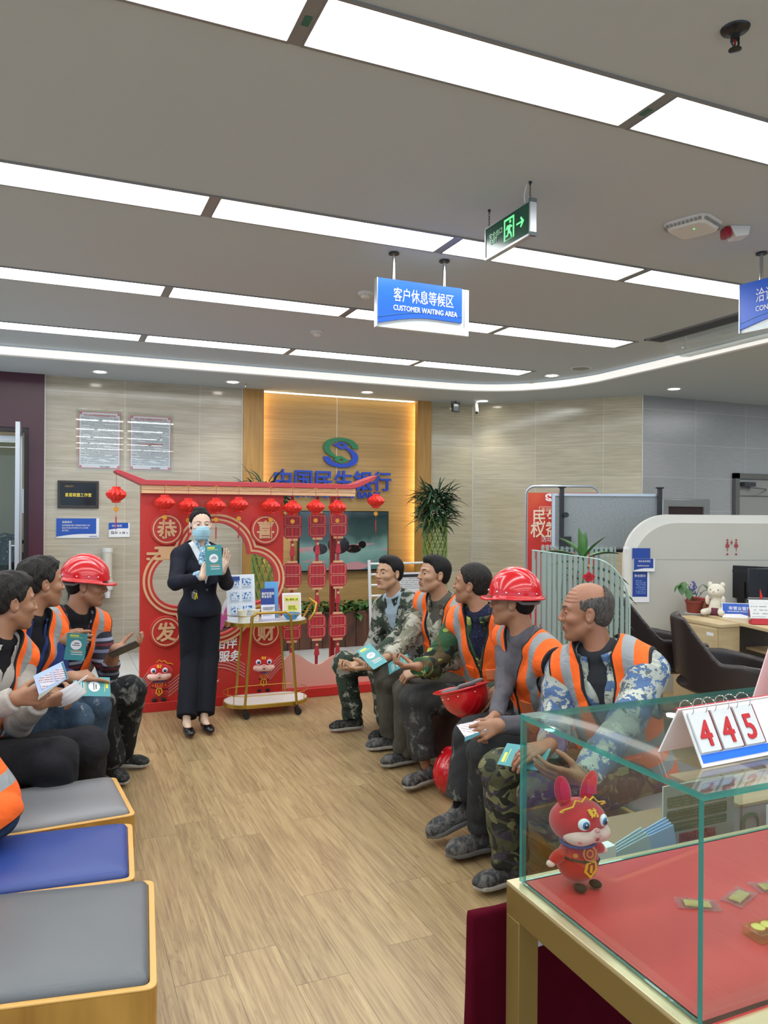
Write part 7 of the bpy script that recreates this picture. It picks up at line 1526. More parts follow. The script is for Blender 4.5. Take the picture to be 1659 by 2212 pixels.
for sg in (1, -1):
    strip(P0, [(sg*(0.003+(z-0.20)*0.26), z, 0, sg*wd) for z, wd in ((0.20, 0.006), (0.26, 0.03), (0.33, 0.046), (0.40, 0.052), (0.43, 0.03), (0.45, 0.045), (0.50, 0.03))], 0, f_suit, 'lapel', 0.002, 0.005)
strip(P8, [(-0.05-0.0*z, z, -0.035, 0.02) for z in (0.24, 0.30, 0.36, 0.42, 0.47)], 0, M('yellow_lining', 'd9b02c', 0.7), 'yellow_lining', 0.014, 0.006)
strip(P8, [(-0.03, z, -0.02, 0.015) for z in (0.22, 0.30, 0.38, 0.46, 0.5)], 0, f_beige, 'collar_flap', 0.018, 0.006)
tpw = P0['tp']; scm = camo('scarf_print', ['a9cfe0', '5f93b8', '3d4a5c', 'd8e4ea'], [0.52, 0.64, 0.6], 40, 0, 1.0)
def f_scarf(p):
    q = (p-P0['tp'](0, 0, 0).astype(np.float32)) @ P0['TR'].astype(np.float32); d = s_ell(q, (0.10, 0.0, 0.425), (0.03, 0.026, 0.03)); d = smin(d, s_cone(q, (0.085, 0.012, 0.42), (0.115, 0.02, 0.30), 0.018, 0.028), 0.01); d = smin(d, s_cone(q, (0.085, -0.02, 0.42), (0.105, -0.04, 0.34), 0.016, 0.022), 0.008)
    a = q.copy(); a[:, 1] = np.abs(a[:, 1]); d = smin(d, s_cone(a, (0.09, 0.01, 0.43), (0.035, 0.055, 0.52), 0.016, 0.012), 0.008); return d+folds(p, 0.003, 70, 2)
c_ = tpw(0.08, 0, 0.42); sdf_obj('scarf', f_scarf, c_-0.16, c_+0.16, 0.004, scm, P0['t'], P0['loc'])
for sg in (1, -1):
    MB().tube([tpw(-0.03, sg*0.06, 0.575), tpw(0.02, sg*0.062, 0.555), tpw(0.06, sg*0.035, 0.51), tpw(0.085, sg*0.014, 0.47)], [0.006, 0.009, 0.009, 0.005], 8).build('shirt_collar', M('white_blouse', 'dfe6ea', 0.7), P0['t'], off=P0['loc'])
b_ = on_surf(P0, 0, 0.004, 0.165); MB().lathe([(0.009, 0), (0.009, 0.004), (0.006, 0.005), (0, 0.004)], b_, 16, axis=P0['F']).build('button', M('dark_button', '4a4c52', 0.3), P0['t'], off=P0['loc'])
for i in (0, 1):
    w_ = np.array([P0['HB'][i][1][0][0]])[0]; e_ = P0['el'][i]; dd = nrm(w_-e_); MB().tube([w_-dd*0.055, w_-dd*0.012], [0.034, 0.036], 18).build('shirt_cuff', scm if i else M('white_blouse', 'dfe6ea', 0.7), P0['t'], off=P0['loc'])
# keys on a yellow strap
k0 = on_surf(P0, 0, -0.095, 0.155, 0.006); t = thing('key_ring', 'bunch of keys on a short yellow strap clipped to the dark suit jacket', 'keys', k0)
MB().tube([(0.012*math.cos(q), 0, 0.012*math.sin(q)) for q in np.linspace(0, 2*PI, 16)[:-1]], 0.0016, 5, closed=True).build('ring', m_chrome, t)
for k, (dx, L_) in enumerate(((-0.02, 0.04), (-0.008, 0.045), (-0.028, 0.03))): MB().b2((dx-0.004, -0.004-0.002*k, -0.012-L_), (dx+0.003, -0.002-0.002*k, -0.01)).lathe([(0.009, 0), (0.009, 0.002), (0, 0.002)], (dx, -0.003-0.002*k, -0.008), 10, axis=(0, -1, 0)).build('key', M('key_metal', 'b9b4a4', 0.3, 0.8) if k < 2 else m_dk, t)
MB().tube([(0.006, -0.004, -0.01), (0.0, -0.004, -0.06), (0.0, -0.004, -0.088), (0.008, -0.004, -0.096), (0.016, -0.004, -0.088), (0.016, -0.004, -0.06), (0.01, -0.004, -0.01)], 0.0038, 8).build('yellow_strap', M('yellow_strap', 'e8d42a', 0.5), t)
# ------------------------------------------------------------------ held things
leaflet('teal leaflet held up by the woman in the dark suit', att(462, 1210, 5.44), (0.96, -0.25, 0.05), (-0.04, 0, 1), 0.115, 0.215)
def cam_axes(px, py, t_): r = ray(px, py); r = nrm(r); R_ = nrm(np.cross(r, (0, 0, 1))); return R_, np.cross(R_, r), -r
def leaf_px(lab, c1, c2, t1, t2, w, h=None, nflip=0.35, bend=0.0):
    """c1 title end, c2 other end in pixels; t1, t2 depth"""
    a, b = att(*c1, t1), att(*c2, t2); v = a-b; L_ = np.linalg.norm(v); r = CAMD((a+b)/2); up = np.array([0, 0, 1.0]); nn = nrm(r*(1-nflip)+up*nflip); u = np.cross(v, nn); return leaflet(lab, (a+b)/2, u, v, w, L_, bend)
leaf_px('teal leaflet held by the man second from the far end on the right', (785, 1398), (822, 1438), 4.80, 4.62, 0.10, bend=0.004)
leaf_px('curved teal leaflet in the right hand of the green camouflage man', (882, 1424), (840, 1446), 4.42, 4.5, 0.07, bend=-0.01)
leaf_px('teal leaflet resting on the knee of the man in blue digital camouflage', (1085, 1628), (1180, 1642), 3.12, 2.95, 0.10)
leaf_px('dark teal folded leaflet held upright by the helmeted man on the left', (168, 1368), (160, 1426), 3.80, 3.82, 0.095, nflip=0.0, bend=0.006)
leaf_px('teal leaflet lying on the jeans under the pointing finger on the left', (238, 1484), (158, 1482), 3.72, 3.62, 0.10)
def sheet(lab, quad, mats, name='open_leaflet', cat='leaflet', th=0.0012):
    c = sum(np.array(q) for q in quad)/len(quad); t = thing(name, lab, cat, c); return t, c
def quad_part(t, c, q, mat, nm='page', th=0.001):
    q = [np.array(x, float)-c for x in q]; n = nrm(np.cross(q[1]-q[0], q[3]-q[0])); MB().add(q+[x-n*th for x in q], [(0, 1, 2, 3), (7, 6, 5, 4), (0, 4, 5, 1), (1, 5, 6, 2), (2, 6, 7, 3), (3, 7, 4, 0)]).build(nm, mat, t, smooth=False)
A_, B_, C_, D_ = att(72, 1460, 3.08), att(136, 1428, 3.16), att(148, 1466, 3.14), att(84, 1500, 3.06)
c = (A_+B_+C_+D_)/4; t = thing('open_leaflet', 'open pale blue printed leaflet held by the man in the pale jacket', 'leaflet', c); m_pblue = M('pale_blue_page', 'a9bfe0', 0.45)
quad_part(t, c, [D_, C_, B_, A_], m_pblue, 'upper_page'); E_, F_ = att(82, 1512, 2.98), att(128, 1482, 3.06); quad_part(t, c, [E_, att(140, 1468, 3.05), C_+[0, 0, 0.002], D_], M('grey_page', '8a8a80', 0.5), 'lower_page')
def inner(a, b): return A_*(1-a)*(1-b)+B_*a*(1-b)+C_*a*b+D_*(1-a)*b+CAMD(c)*0.002
for a0, a1, m__ in ((0.12, 0.55, 0), (0.62, 0.93, 0)): quad_part(t, c, [inner(a0, 0.85), inner(a1, 0.85), inner(a1, 0.25), inner(a0, 0.25)], lines_mat('open_print%d' % int(a0*10), 'c9cdd8', 'a06a70', 0.008, (-1, -1), (1, 1), 80), 'print_panel')
quad_part(t, c, [inner(0.93, 0.95), inner(0.99, 0.95), inner(0.99, 0.05), inner(0.93, 0.05)], M('teal_edge', '2f6f7c', 0.5), 'edge_band')
# white folded paper with man 4
A_, B_, C_, D_ = att(986, 1566, 3.42), att(1036, 1556, 3.40), att(1050, 1576, 3.34), att(1004, 1592, 3.36); c = (A_+B_+C_+D_)/4; t = thing('open_leaflet', 'folded pale leaflet in the hands of the man in grey sleeves', 'leaflet', c)
quad_part(t, c, [D_, C_, B_, A_], lines_mat('paper4', 'dfe0e6', 'b8a0a8', 0.008, (-1, -1), (1, 1), 60), 'upper_page'); quad_part(t, c, [D_+[0.0, 0, -0.02], C_+[0, 0, -0.01], C_, D_], M('teal_edge2', '5fa0b0', 0.5), 'lower_page')
# face mask in hand of the left man
def f_m(p): return smax(np.abs(s_ell(p, (0, 0, -0.03), (0.075, 0.05, 0.055)))-0.0015, -p[:, 2]-0.005, 0.003)
c = att(146, 1502, 3.28); t = thing('face_mask', 'white face mask with ear loops held by the man reading the open leaflet', 'mask', c)
o = MB(); nx, ny = 14, 12; vs = []
for k in (0, 1):
    for a_ in range(nx+1):
        for b2_ in range(ny+1):
            u_, v_ = a_/nx-0.5, b2_/ny-0.5; vs.append((u_*0.13, 0.030*(1-(2*u_)**2)*(1-0.5*(2*v_)**2)+0.0016*math.sin(b2_*PI)*0+0.0014*(b2_ % 3)+0.0012*k-0.01, v_*0.085*(1-0.15*abs(u_))))
q_ = (nx+1)*(ny+1); o.add([(x, -y, z) for x, y, z in vs], [tuple(k*q_+w_ for w_ in ((a_*(ny+1)+b2_, (a_+1)*(ny+1)+b2_, (a_+1)*(ny+1)+b2_+1, a_*(ny+1)+b2_+1)[::(1 if k else -1)])) for k in (0, 1) for a_ in range(nx) for b2_ in range(ny)]).build('mask_body', m_paper, t, ang=60); t.rotation_euler = (0.5, -0.5, -0.3)
MB().tube([(0.05, -0.03, 0.035), (0.09, -0.02, 0.05), (0.12, 0, 0.04), (0.10, 0.02, 0.02), (0.06, 0.0, 0.03)], 0.0015, 5).build('ear_loop', m_paper, t)
# phones
def phone(lab, c, u, v):
    u = nrm(u); v = nrm(np.array(v)-u*np.dot(u, v)); n = np.cross(u, v); t = thing('mobile_phone', lab, 'phone', c); R = np.stack([u, v, n], 1)
    o = MB(); o.box((0, 0, 0), (0.074, 0.155, 0.009)).v; o.v = [tuple(R @ np.array(x)) for x in o.v]; o.build('casing', M('phone_case', '1a1a22', 0.3), t, bevel=0.003)
    o = MB().box((0, 0, 0.0048), (0.068, 0.147, 0.0008)); o.v = [tuple(R @ np.array(x)) for x in o.v]; o.build('screen', M('phone_screen', '2c2a38', 0.08), t)
phone('dark smartphone in the left hand of the helmeted man on the left', att(268, 1403, 4.05), (-0.35, -0.75, 0.45), (0.80, -0.25, 0.42))
phone('black phone resting in the lap of the man in dark camouflage', att(786, 1442, 5.16), (0.1, 1, 0), (-1, 0.1, -0.1))
# loose hard hats
def loose_hat(lab, c, R): t = thing('hard_hat', lab, 'hard hat', c, group='loose red hard hats'); add_helmet(t, np.array([0, 0, 0.0]), R, 1.0, (0, 0, 0), 'shell'); return t
Rup = np.array(Matrix.Rotation(math.radians(-60), 3, 'Z') @ Matrix.Rotation(math.radians(160), 3, 'Y'))
loose_hat('upturned red hard hat held on the lap of the green camouflage man', att(1000, 1490, 3.98), Rup)
Rf = np.array(Matrix.Rotation(math.radians(200), 3, 'Z') @ Matrix.Rotation(math.radians(100), 3, 'Y'))
c = np.array([2.10, 3.85, 0.13]); th_ = loose_hat('red hard hat lying on its side on the floor by the bench', c, Rf)
# ================================================================== RIGHT SIDE: OFFICE CORNER
R0 = nrm(_rt)
def place(px, t_, z=0.0): p = att(px, 1106, t_); return (p[0], p[1], z)
def zat(py, t_, px=829): return float(att(px, py, t_)[2])
# grey wall door and framed display
a, b_ = aty(1583, 1022, 7.39), aty(1583, 1110, 7.39)
t = thing('door_2', 'grey framed glass door in the grey wall at the right edge', 'door', (a[0], 7.39, 0)); t['kind'] = 'structure'
m_dfr = M('door_frame_grey', '6b6c6a', 0.4, 0.3); zt_ = a[2]
MB().b2((0, -0.05, 0), (0.07, 0.01, zt_)).b2((0, -0.05, zt_-0.07), (1.3, 0.01, zt_)).b2((1.23, -0.05, 0), (1.3, 0.01, zt_)).build('door_frame', m_dfr, t)
MB().b2((0.07, -0.02, 0), (0.62, -0.005, zt_-0.07)).b2((0.64, -0.02, 0), (1.23, -0.005, zt_-0.07)).build('door_leaf', M('door_leaf_grey', '8b8d8a', 0.3), t); MB().b2((0.07, -0.028, zt_-0.30), (1.23, -0.02, zt_-0.285)).build('rail', m_dfr, t)
MB().b2((0.1, -0.1, zt_-0.17), (0.3, -0.03, zt_-0.115)).tube([(0.2, -0.08, zt_-0.18), (0.4, -0.16, zt_-0.2), (0.55, -0.04, zt_-0.21)], 0.009, 8).build('door_closer', M('closer_grey', '4c4f52', 0.4, 0.5), t)
a, b_ = aty(1428, 1077, 7.38), aty(1530, 1110, 7.38)
t = thing('wall_display', 'grey framed dark display panel hung on the grey wall above the cream partition', 'display', (a[0], 7.4, 1.0)); w_ = b_[0]-a[0]; h_ = a[2]-1.0
MB().prism([(0, 0), (w_, 0), (w_, h_), (0, h_)], 0.05, (0, -0.05, 0), holes=[[(0.1, 0.1), (w_-0.1, 0.1), (w_-0.1, h_-0.1), (0.1, h_-0.1)]]).build('frame', M('frame_silver_grey', '8e9192', 0.35, 0.4), t, bevel=0.012)
MB().b2((0.09, -0.02, 0.09), (w_-0.09, -0.005, h_-0.09)).build('panel', M('panel_dark_brown', '3a2d2e', 0.2), t)
# red banner stand
T1 = 8.2; a = place(1140, T1); t = thing('banner_stand', 'red poster on a rounded silver floor stand in front of the angled wall', 'banner stand', a, rz=math.radians(-30)); W_ = 0.72; zt_ = zat(1048, T1)
o = MB(); o.tube([(-0.02, 0.02, 0.02), (-0.02, 0.02, zt_-0.09)]+[(-0.02+0.1*(1-math.cos(q)), 0.02, zt_-0.09+0.09*math.sin(q)) for q in np.linspace(0.2, PI/2, 6)]+[(W_+0.02-0.1*(1-math.cos(q)), 0.02, zt_-0.09+0.09*math.sin(q)) for q in np.linspace(PI/2, 0.2, 6)]+[(W_+0.02, 0.02, zt_-0.09), (W_+0.02, 0.02, 0.02)], 0.014, 10); o.build('stand_frame', M('stand_silver', 'a9b2ba', 0.3, 0.5), t)
MB().b2((-0.04, -0.2, 0), (0.02, 0.22, 0.02)).b2((W_-0.02, -0.2, 0), (W_+0.04, 0.22, 0.02)).build('foot', m_dk, t)
nb_ = NT('banner_red'); fb = nb_.noise(nb_.coord((1, 1, 1)), 2.5, 3); Xb = nb_.xyz(); nb_.base(nb_.ramp(nb_.math('ADD', nb_.math('MULTIPLY', fb, 0.5), nb_.math('MULTIPLY', Xb[2], 0.25)), [(0.45, 'b8242a'), (0.62, 'c93428'), (0.75, 'd8582e')])); nb_.rough(0.4)
pt = zat(1062, T1); MB().b2((0, 0, 0.25), (W_, 0.008, pt)).build('poster', nb_.m, t)
text('民生华诞', 0.175, M('banner_cream', 'efd9c0', 0.5), (0.045, -0.002, zat(1128, T1)), parent=t, bold=0.02, sx=0.85, depth=0.002); text('权益再升', 0.18, MATS['banner_cream'], (0.03, -0.002, zat(1155, T1)), parent=t, bold=0.02, sx=0.85, depth=0.002)
text('喜迎民生华诞', 0.045, MATS['banner_cream'], (0.14, -0.002, zat(1100, T1)-0.01), parent=t, depth=0.001); text('活动内容', 0.062, m_wtxt, (0.14, -0.002, zat(1167, T1)-0.0), parent=t, depth=0.001)
text('中国民生银行', 0.05, m_wtxt, (0.30, -0.002, zat(1075, T1)-0.01), parent=t, depth=0.001)
for sg in (1, -1): MB().prism([(0.235+x*sc*0.22*sg, zat(1072, T1)+z*sc*0.22*sg) for x, z in up], 0.002, (0, -0.001, 0)).build('emblem', m_wtxt, t)
for k, s in enumerate(('未持有民生银行卡', '银行华联超市联名', '新客专属礼遇')): text(s, 0.045, m_wtxt, (0.14, -0.002, zat(1177, T1)-0.02-k*0.06), parent=t, depth=0.001)
o = MB(); o.prism([(0.12, zat(1102, T1)-0.03), (0.52, zat(1102, T1)-0.03), (0.52, zat(1102, T1)+0.05), (0.12, zat(1102, T1)+0.05)], 0.001, (0, -0.001, 0), holes=[[(0.125, zat(1102, T1)-0.025), (0.515, zat(1102, T1)-0.025), (0.515, zat(1102, T1)+0.045), (0.125, zat(1102, T1)+0.045)]]); o.build('title_box', MATS['banner_cream'], t)
# rolling whiteboard seen from behind
T2 = 7.5; a = place(1192, T2); zt_, zb_ = zat(1063, T2), zat(1178, T2); W_ = 1.05
t = thing('whiteboard', 'grey backed rolling whiteboard with black posts in front of the red banner', 'whiteboard', a, rz=math.radians(-25))
nw = NT('board_back'); nw.base(nw.ramp(nw.noise(nw.coord((1, 1, 1)), 60, 5, 0.75), [(0.4, '7f8688'), (0.6, '8f9698')])); nw.rough(0.35)
MB().b2((0.02, 0.0, zb_), (W_-0.02, 0.015, zt_-0.02)).build('board', nw.m, t); o = MB(); o.prism([(0, zb_-0.02), (W_, zb_-0.02), (W_, zt_), (0, zt_)], 0.03, (0, -0.01, 0), holes=[[(0.03, zb_), (W_-0.03, zb_), (W_-0.03, zt_-0.025), (0.03, zt_-0.025)]]); o.build('frame', m_alu, t)
m_bp = M('black_post', '17181a', 0.35)
for x in (0.09, W_-0.02): MB().b2((x-0.02, -0.05, 0.05), (x+0.02, -0.015, zt_+0.05)).b2((x-0.035, -0.055, zt_+0.05), (x+0.035, -0.01, zt_+0.065)).b2((x-0.03, -0.3, 0.03), (x+0.03, 0.3, 0.07)).b2((x-0.02, -0.055, zb_-0.01), (x+0.09, -0.02, zb_+0.1)).build('post', m_bp, t, bevel=0.003)
MB().b2((0.09, -0.04, zb_-0.05), (W_-0.02, -0.01, zb_-0.02)).build('tray', m_bp, t); MB().cyl((0.12, -0.05, zb_+0.31), (0.12, -0.1, zb_+0.31), 0.025, 14).build('knob', m_bp, t)
# etched glass screens
def etched():
    n = NT('etched_glass'); X = n.xyz(); fr = n.math('FRACT', n.math('DIVIDE', X[0], 0.034)); c = n.new('ShaderNodeCombineXYZ'); n.set(c.inputs[0], n.math('MULTIPLY', n.math('FLOOR', n.math('DIVIDE', X[0], 0.034)), 3.1)); n.set(c.inputs[1], n.math('MULTIPLY', X[2], 2.2))
    nz_ = n.noise(c.outputs[0], 1.4, 1); wdt = n.math('MULTIPLY_ADD', n.math('GREATER_THAN', nz_, 0.5), 0.14, 0.56); k = n.math('LESS_THAN', fr, wdt)
    mx = n.n.new('ShaderNodeMixShader'); tr = n.n.new('ShaderNodeBsdfTransparent'); tr.inputs[0].default_value = lin('dcebe6'); pr = n.p; n.base(lin('93a8a1')); n.rough(0.5); out = n.n['Material Output']
    n.set(pr.inputs['Alpha'], n.math('MULTIPLY_ADD', k, 0.72, 0.06)); MATS['etched_glass'] = n.m; return n.m
m_et = etched()
T3 = 5.0; a = place(1150, T3); t = thing('glass_screen', 'etched striped glass screen with a rounded corner behind the balding man', 'screen', a, rz=math.radians(-23)); W_ = 0.64; zt_ = zat(1186, T3)
def scr(W, z0, zt, r): return [(0, z0), (W, z0), (W, zt-r*1.5)]+[(W-r+r*math.cos(q), zt-0.05-r*1.3+r*1.3*math.sin(q)) for q in np.linspace(0.1, PI/2-0.05, 10)]+[(0, zt)]
MB().prism(scr(W_, 0.12, zt_, 0.26), 0.008, (0, 0, 0)).build('etched_pane', m_et, t, smooth=False); E_ = scr(W_, 0.12, zt_, 0.26)
MB().tube([(x, 0.004, z) for x, z in E_[1:]], 0.005, 6).build('polished_edge', M('glass_rim', 'a9c8bf', 0.2), t); MB().b2((0, -0.03, 0), (W_, 0.04, 0.12)).build('base', m_alu, t)
a = place(1170, 5.35); t = thing('glass_screen', 'second striped glass screen just behind the rounded one, its top edge showing', 'screen', a, rz=math.radians(-23)); MB().b2((0, 0, 0.1), (0.52, 0.008, zat(1178, 5.35))).build('etched_pane', m_et, t, smooth=False); MB().b2((0, -0.03, 0), (0.52, 0.04, 0.1)).build('base', m_alu, t)
# broad leaved plant between the screens
a = att(1258, 1212, 5.18); t = thing('potted_dracaena', 'broad leaved green plant rising above the striped glass screen', 'plant', (a[0], a[1], 0)); rd = random.Random(4)
MB().lathe([(0.07, 0), (0.085, 0.02), (0.11, 0.26), (0.10, 0.26), (0.09, 0.22)], n=28).build('pot', M('white_pot', 'c9c9c4', 0.3), t); s = MB(); l = MB()
s.tube([(0, 0, 0.2), (0.01, 0, 0.8), (0, 0, a[2])], 0.012, 8); zt_ = a[2]
def RL(ax, az, el, L, W, z, dr=0.5):
    r_ = _rt*math.cos(ax)+_fw*math.sin(ax); leaf(l, (0, 0, z), (r_[0]*math.cos(el), r_[1]*math.cos(el), math.sin(el)), L, W, dr, 8)
for ax, el, L, z, dr in ((0.1, 0.55, 0.24, 0, 0.45), (2.9, 0.6, 0.30, 0, 0.6), (2.0, 1.4, 0.20, 0.0, 0.1), (0.9, 1.3, 0.16, 0.02, 0.1), (-0.3, 1.0, 0.2, 0, 0.3), (3.3, 0.3, 0.2, -0.02, 0.4), (0.0, 0.1, 0.30, -0.05, 0.5), (-0.2, 0.0, 0.36, -0.10, 0.6), (2.5, 0.9, 0.2, 0.02, 0.4)): RL(ax, 0, el, L*1.15, 0.085, zt_+z, dr)
for k in range(9):
    L = rd.uniform(0.30, 0.42); RL(rd.uniform(-0.5, 0.4), 0, rd.uniform(-0.3, 0.35), L, 0.045, zt_-0.2-0.045*k, rd.uniform(0.5, 0.9))
for k in range(60): RL(rd.uniform(0, 2*PI), 0, rd.uniform(-0.2, 0.9), rd.uniform(0.12, 0.2), 0.035, zt_-0.1-rd.random()*0.7, 0.6)
s.build('stem', m_stem, t); l.build('foliage', m_leaf, t, ang=180)
# knot charm
c = att(1272, 1246, 4.93); t = thing('knot_charm', 'red Chinese knot charm hanging on the striped glass screen', 'charm', c, rz=math.radians(-23)); 
MB().tube([(0, 0, 0.03), (0.003, 0, 0.09), (0, 0, 0.145)], 0.0025, 6).build('cord', m_cord, t); MB().ell((0, 0, 0.07), (0.005, 0.005, 0.009), 10, 8).build('gold_bead', m_coin, t)
o = MB()
for cx, cz, r in ((-0.022, 0, 0.017), (0.022, 0, 0.017), (0, 0.014, 0.017), (-0.01, -0.016, 0.015), (0.01, -0.016, 0.015), (0, 0, 0.017)): o.lathe([(r, -0.004), (r, 0.004)], (cx, 0, cz), 18, axis=(0, -1, 0)).tube([(cx+0.7*r*math.cos(q), -0.005, cz+0.7*r*math.sin(q)) for q in np.linspace(0, 2*PI, 14)[:-1]], 0.0022, 5, closed=True)
o.build('knot', M('knot_red', 'b0182c', 0.6), t)
# cream partition
T4 = 6.9; a = place(1352, T4); t = thing('office_partition', 'tall cream partition with a large rounded top corner behind the desks', 'partition', a, rz=math.radians(-22)); W_ = 2.6; r = 0.40; m_par = M('cream_partition', 'bbbab0', 0.6, var=0.03, vscale=2); zt_ = 1.595; zs_ = zat(1205, T4)
def pp(off): return [(off, 0), (off, zt_-r)]+[(off+r-r*math.cos(q), zt_-off-r+r*math.sin(q)) for q in np.linspace(0.05, PI/2, 16)]+[(W_, zt_-off), (W_, 0)]
P = pp(0.0)[::-1]; MB().prism(P, 0.06, (0, 0.03, 0)).build('edge_frame', M('partition_edge', 'dcdbd3', 0.4), t); P2_ = pp(0.075)[::-1]
MB().prism(P2_, 0.08, (0, 0.02, 0)).build('panel', m_par, t); MB().b2((0.075, 0.0185, zs_-0.003), (W_, 0.0205, zs_+0.003)).build('seam', M('seam_grey', '9a998f', 0.6), t)
def on_part(nm, lab, cat, x0, y0, x1, y1, dy=0.0):
    """flat thing fixed to the partition, given by its pixel box"""
    def loc(px, py):
        rr = ray(px, py); O = np.array(a); nx = np.array([math.cos(math.radians(-22)), math.sin(math.radians(-22)), 0]); nn = np.array([-nx[1], nx[0], 0]); k = float((O+nn*0.018) @ nn)/float(rr @ nn); q = rr*k; return float((q-O) @ nx), float(q[2]+CAM_H)
    (u0, v0), (u1, v1) = loc(x0, y0), loc(x1, y1); nx = np.array([math.cos(math.radians(-22)), math.sin(math.radians(-22)), 0]); nn = np.array([-nx[1], nx[0], 0]); o3 = np.array(a)+nx*u0+nn*(0.012-dy); tt = thing(nm, lab, cat, (o3[0], o3[1], v1), rz=math.radians(-22)); return tt, u1-u0, v0-v1
tt, w_, h_ = on_part('notice_sign', 'plain dark blue notice at the top of the cream partition edge', 'sign', 1366, 1184, 1404, 1208); MB().b2((0, 0, 0), (w_, 0.006, h_)).build('board', M('notice_navy', '1a3f92', 0.35), tt)
tt, w_, h_ = on_part('notice_sign', 'middle blue and white notice with small print on the cream partition edge', 'sign', 1366, 1206, 1411, 1234, 0.02); wave_sign(tt, w_, h_, MATS['notice_navy'], 0.03); text('经办业务须知', 0.018, m_wtxt, (w_*0.5, -0.015, h_-0.03), parent=tt, align='CENTER', depth=0.001); text('请您携带好有效证件', 0.012, m_wtxt, (0.03, -0.015, h_*0.4), parent=tt, depth=0.001)
tt, w_, h_ = on_part('notice_sign', 'lowest and longest blue notice headed safety tips on the cream partition edge', 'sign', 1366, 1235, 1402, 1301); MB().b2((0, 0, 0), (w_, 0.004, h_)).build('board', m_paper, tt); MB().b2((0, -0.001, 0.05), (w_-0.02, 0, h_)).build('blue_panel', lines_mat('tips_print', '1a3f92', '7f9acb', 0.016, (0.03, 0.08), (0.12, 0.2), 40), tt); text('安全提示', 0.026, m_wtxt, (0.015, -0.002, h_-0.045), parent=tt, depth=0.001)
tt, w_, h_ = on_part('name_plate', 'small white name plate on the rounded partition edge', 'sign', 1344, 1180, 1356, 1186, 0.03); MB().b2((0, 0, 0), (w_, 0.005, h_)).build('plate', m_paper, tt)
for k, (px, lab) in enumerate(((1571, 'left'), (1590, 'right'))):
    tt, w_, h_ = on_part('paper_cutting', f'small red festive sticker on the cream partition, {lab} one of the pair', 'sticker', px-3, 1163, px+3, 1199); o = MB()
    for q, r_ in ((0.9, 0.4), (0.74, 0.42), (0.55, 0.8), (0.05, 0.42)): o.lathe([(w_*r_*0.9, 0), (w_*r_*0.9, 0.001), (0, 0.001)], (w_/2, 0.003, h_*q), 12, axis=(0, -1, 0))
    o.b2((w_*0.42, 0.0, h_*0.22), (w_*0.58, 0.003, h_*0.5)); o.build('cutout', M('sticker_red', 'a04444', 0.6), tt)
tt, w_, h_ = on_part('paper_cutting', 'tiny red lantern sticker between the pair on the cream partition', 'sticker', 1577, 1166, 1583, 1178); MB().lathe([(w_*0.4, 0), (w_*0.4, 0.001), (0, 0.001)], (w_/2, 0.003, h_*0.5), 10, axis=(0, -1, 0)).b2((w_*0.45, 0, 0), (w_*0.55, 0.003, h_)).build('cutout', MATS['sticker_red'], tt)
# desk
ZD = 0.75; m_maple = wood_panel('pale_maple', ('b9a47c', 'cdb992'), (4, 4, 20), seam=False); m_edgeb = M('desk_edge', 'c7b68e', 0.4)
D = [atz(px, py, ZD)[:2] for px, py in ((1508, 1321), (1530, 1330), (1565, 1338), (1610, 1347), (1659, 1358), (1740, 1378))]; Dn = nrm(np.array([D[-1][0]-D[1][0], D[-1][1]-D[1][1], 0])); back = np.array([-Dn[1], Dn[0]]); back = back if back[0] > 0 else -back
P = [tuple(p) for p in D]+[tuple(np.array(D[-1])+back*0.62), tuple(np.array(D[1])+back*0.42), tuple(np.array(D[0])+back*0.16)]
ct = sum(np.array(p) for p in P)/len(P); t = thing('office_desk', 'pale maple desk with a rounded end at the right', 'desk', (ct[0], ct[1], 0)); PP = [(p[0]-ct[0], p[1]-ct[1]) for p in P]
MB().prism(PP, 0.028, (0, 0, ZD), (1, 0, 0), (0, 1, 0)).build('desktop', m_maple, t, bevel=0.003)
q0 = np.array(PP[2])+back*0.34; q1 = np.array(PP[5])+back*0.34
for q in (q0, q1): MB().box((q[0], q[1], (ZD-0.03)/2), (0.04, 0.46, ZD-0.03), rotz(math.atan2(Dn[1], Dn[0]))).build('side_panel', M('desk_dark', '4a4238', 0.5), t)
MB().box(((q0+q1)/2)[0:1].tolist()+[((q0+q1)/2)[1]+0.05, 0.52], (np.linalg.norm(q1-q0)*0.9, 0.3, 0.02), rotz(math.atan2(Dn[1], Dn[0]))).build('under_shelf', m_maple, t)
# cabinet
a0, b0 = atz(1457, 1331, 0.74), atz(1555, 1349, 0.74); dn = nrm(b0-a0); dn[2] = 0; L_ = float(np.linalg.norm((b0-a0)[:2])); t = thing('low_cabinet', 'low maple cabinet beside the desk end, under the potted plant', 'cabinet', (a0[0], a0[1], 0), rz=math.atan2(dn[1], dn[0]))
MB().b2((0, 0, 0), (L_, 0.2, 0.715)).build('body', m_maple, t); MB().b2((-0.01, -0.01, 0.715), (L_+0.01, 0.21, 0.74)).build('top', m_maple, t, bevel=0.002); MB().b2((0.01, -0.016, 0.03), (L_-0.02, 0, 0.70)).build('door', m_maple, t, bevel=0.002); MB().b2((L_-0.12, -0.018, 0.64), (L_-0.05, -0.016, 0.665)).build('label_plate', m_paper, t)
cab_rot = math.atan2(dn[1], dn[0])
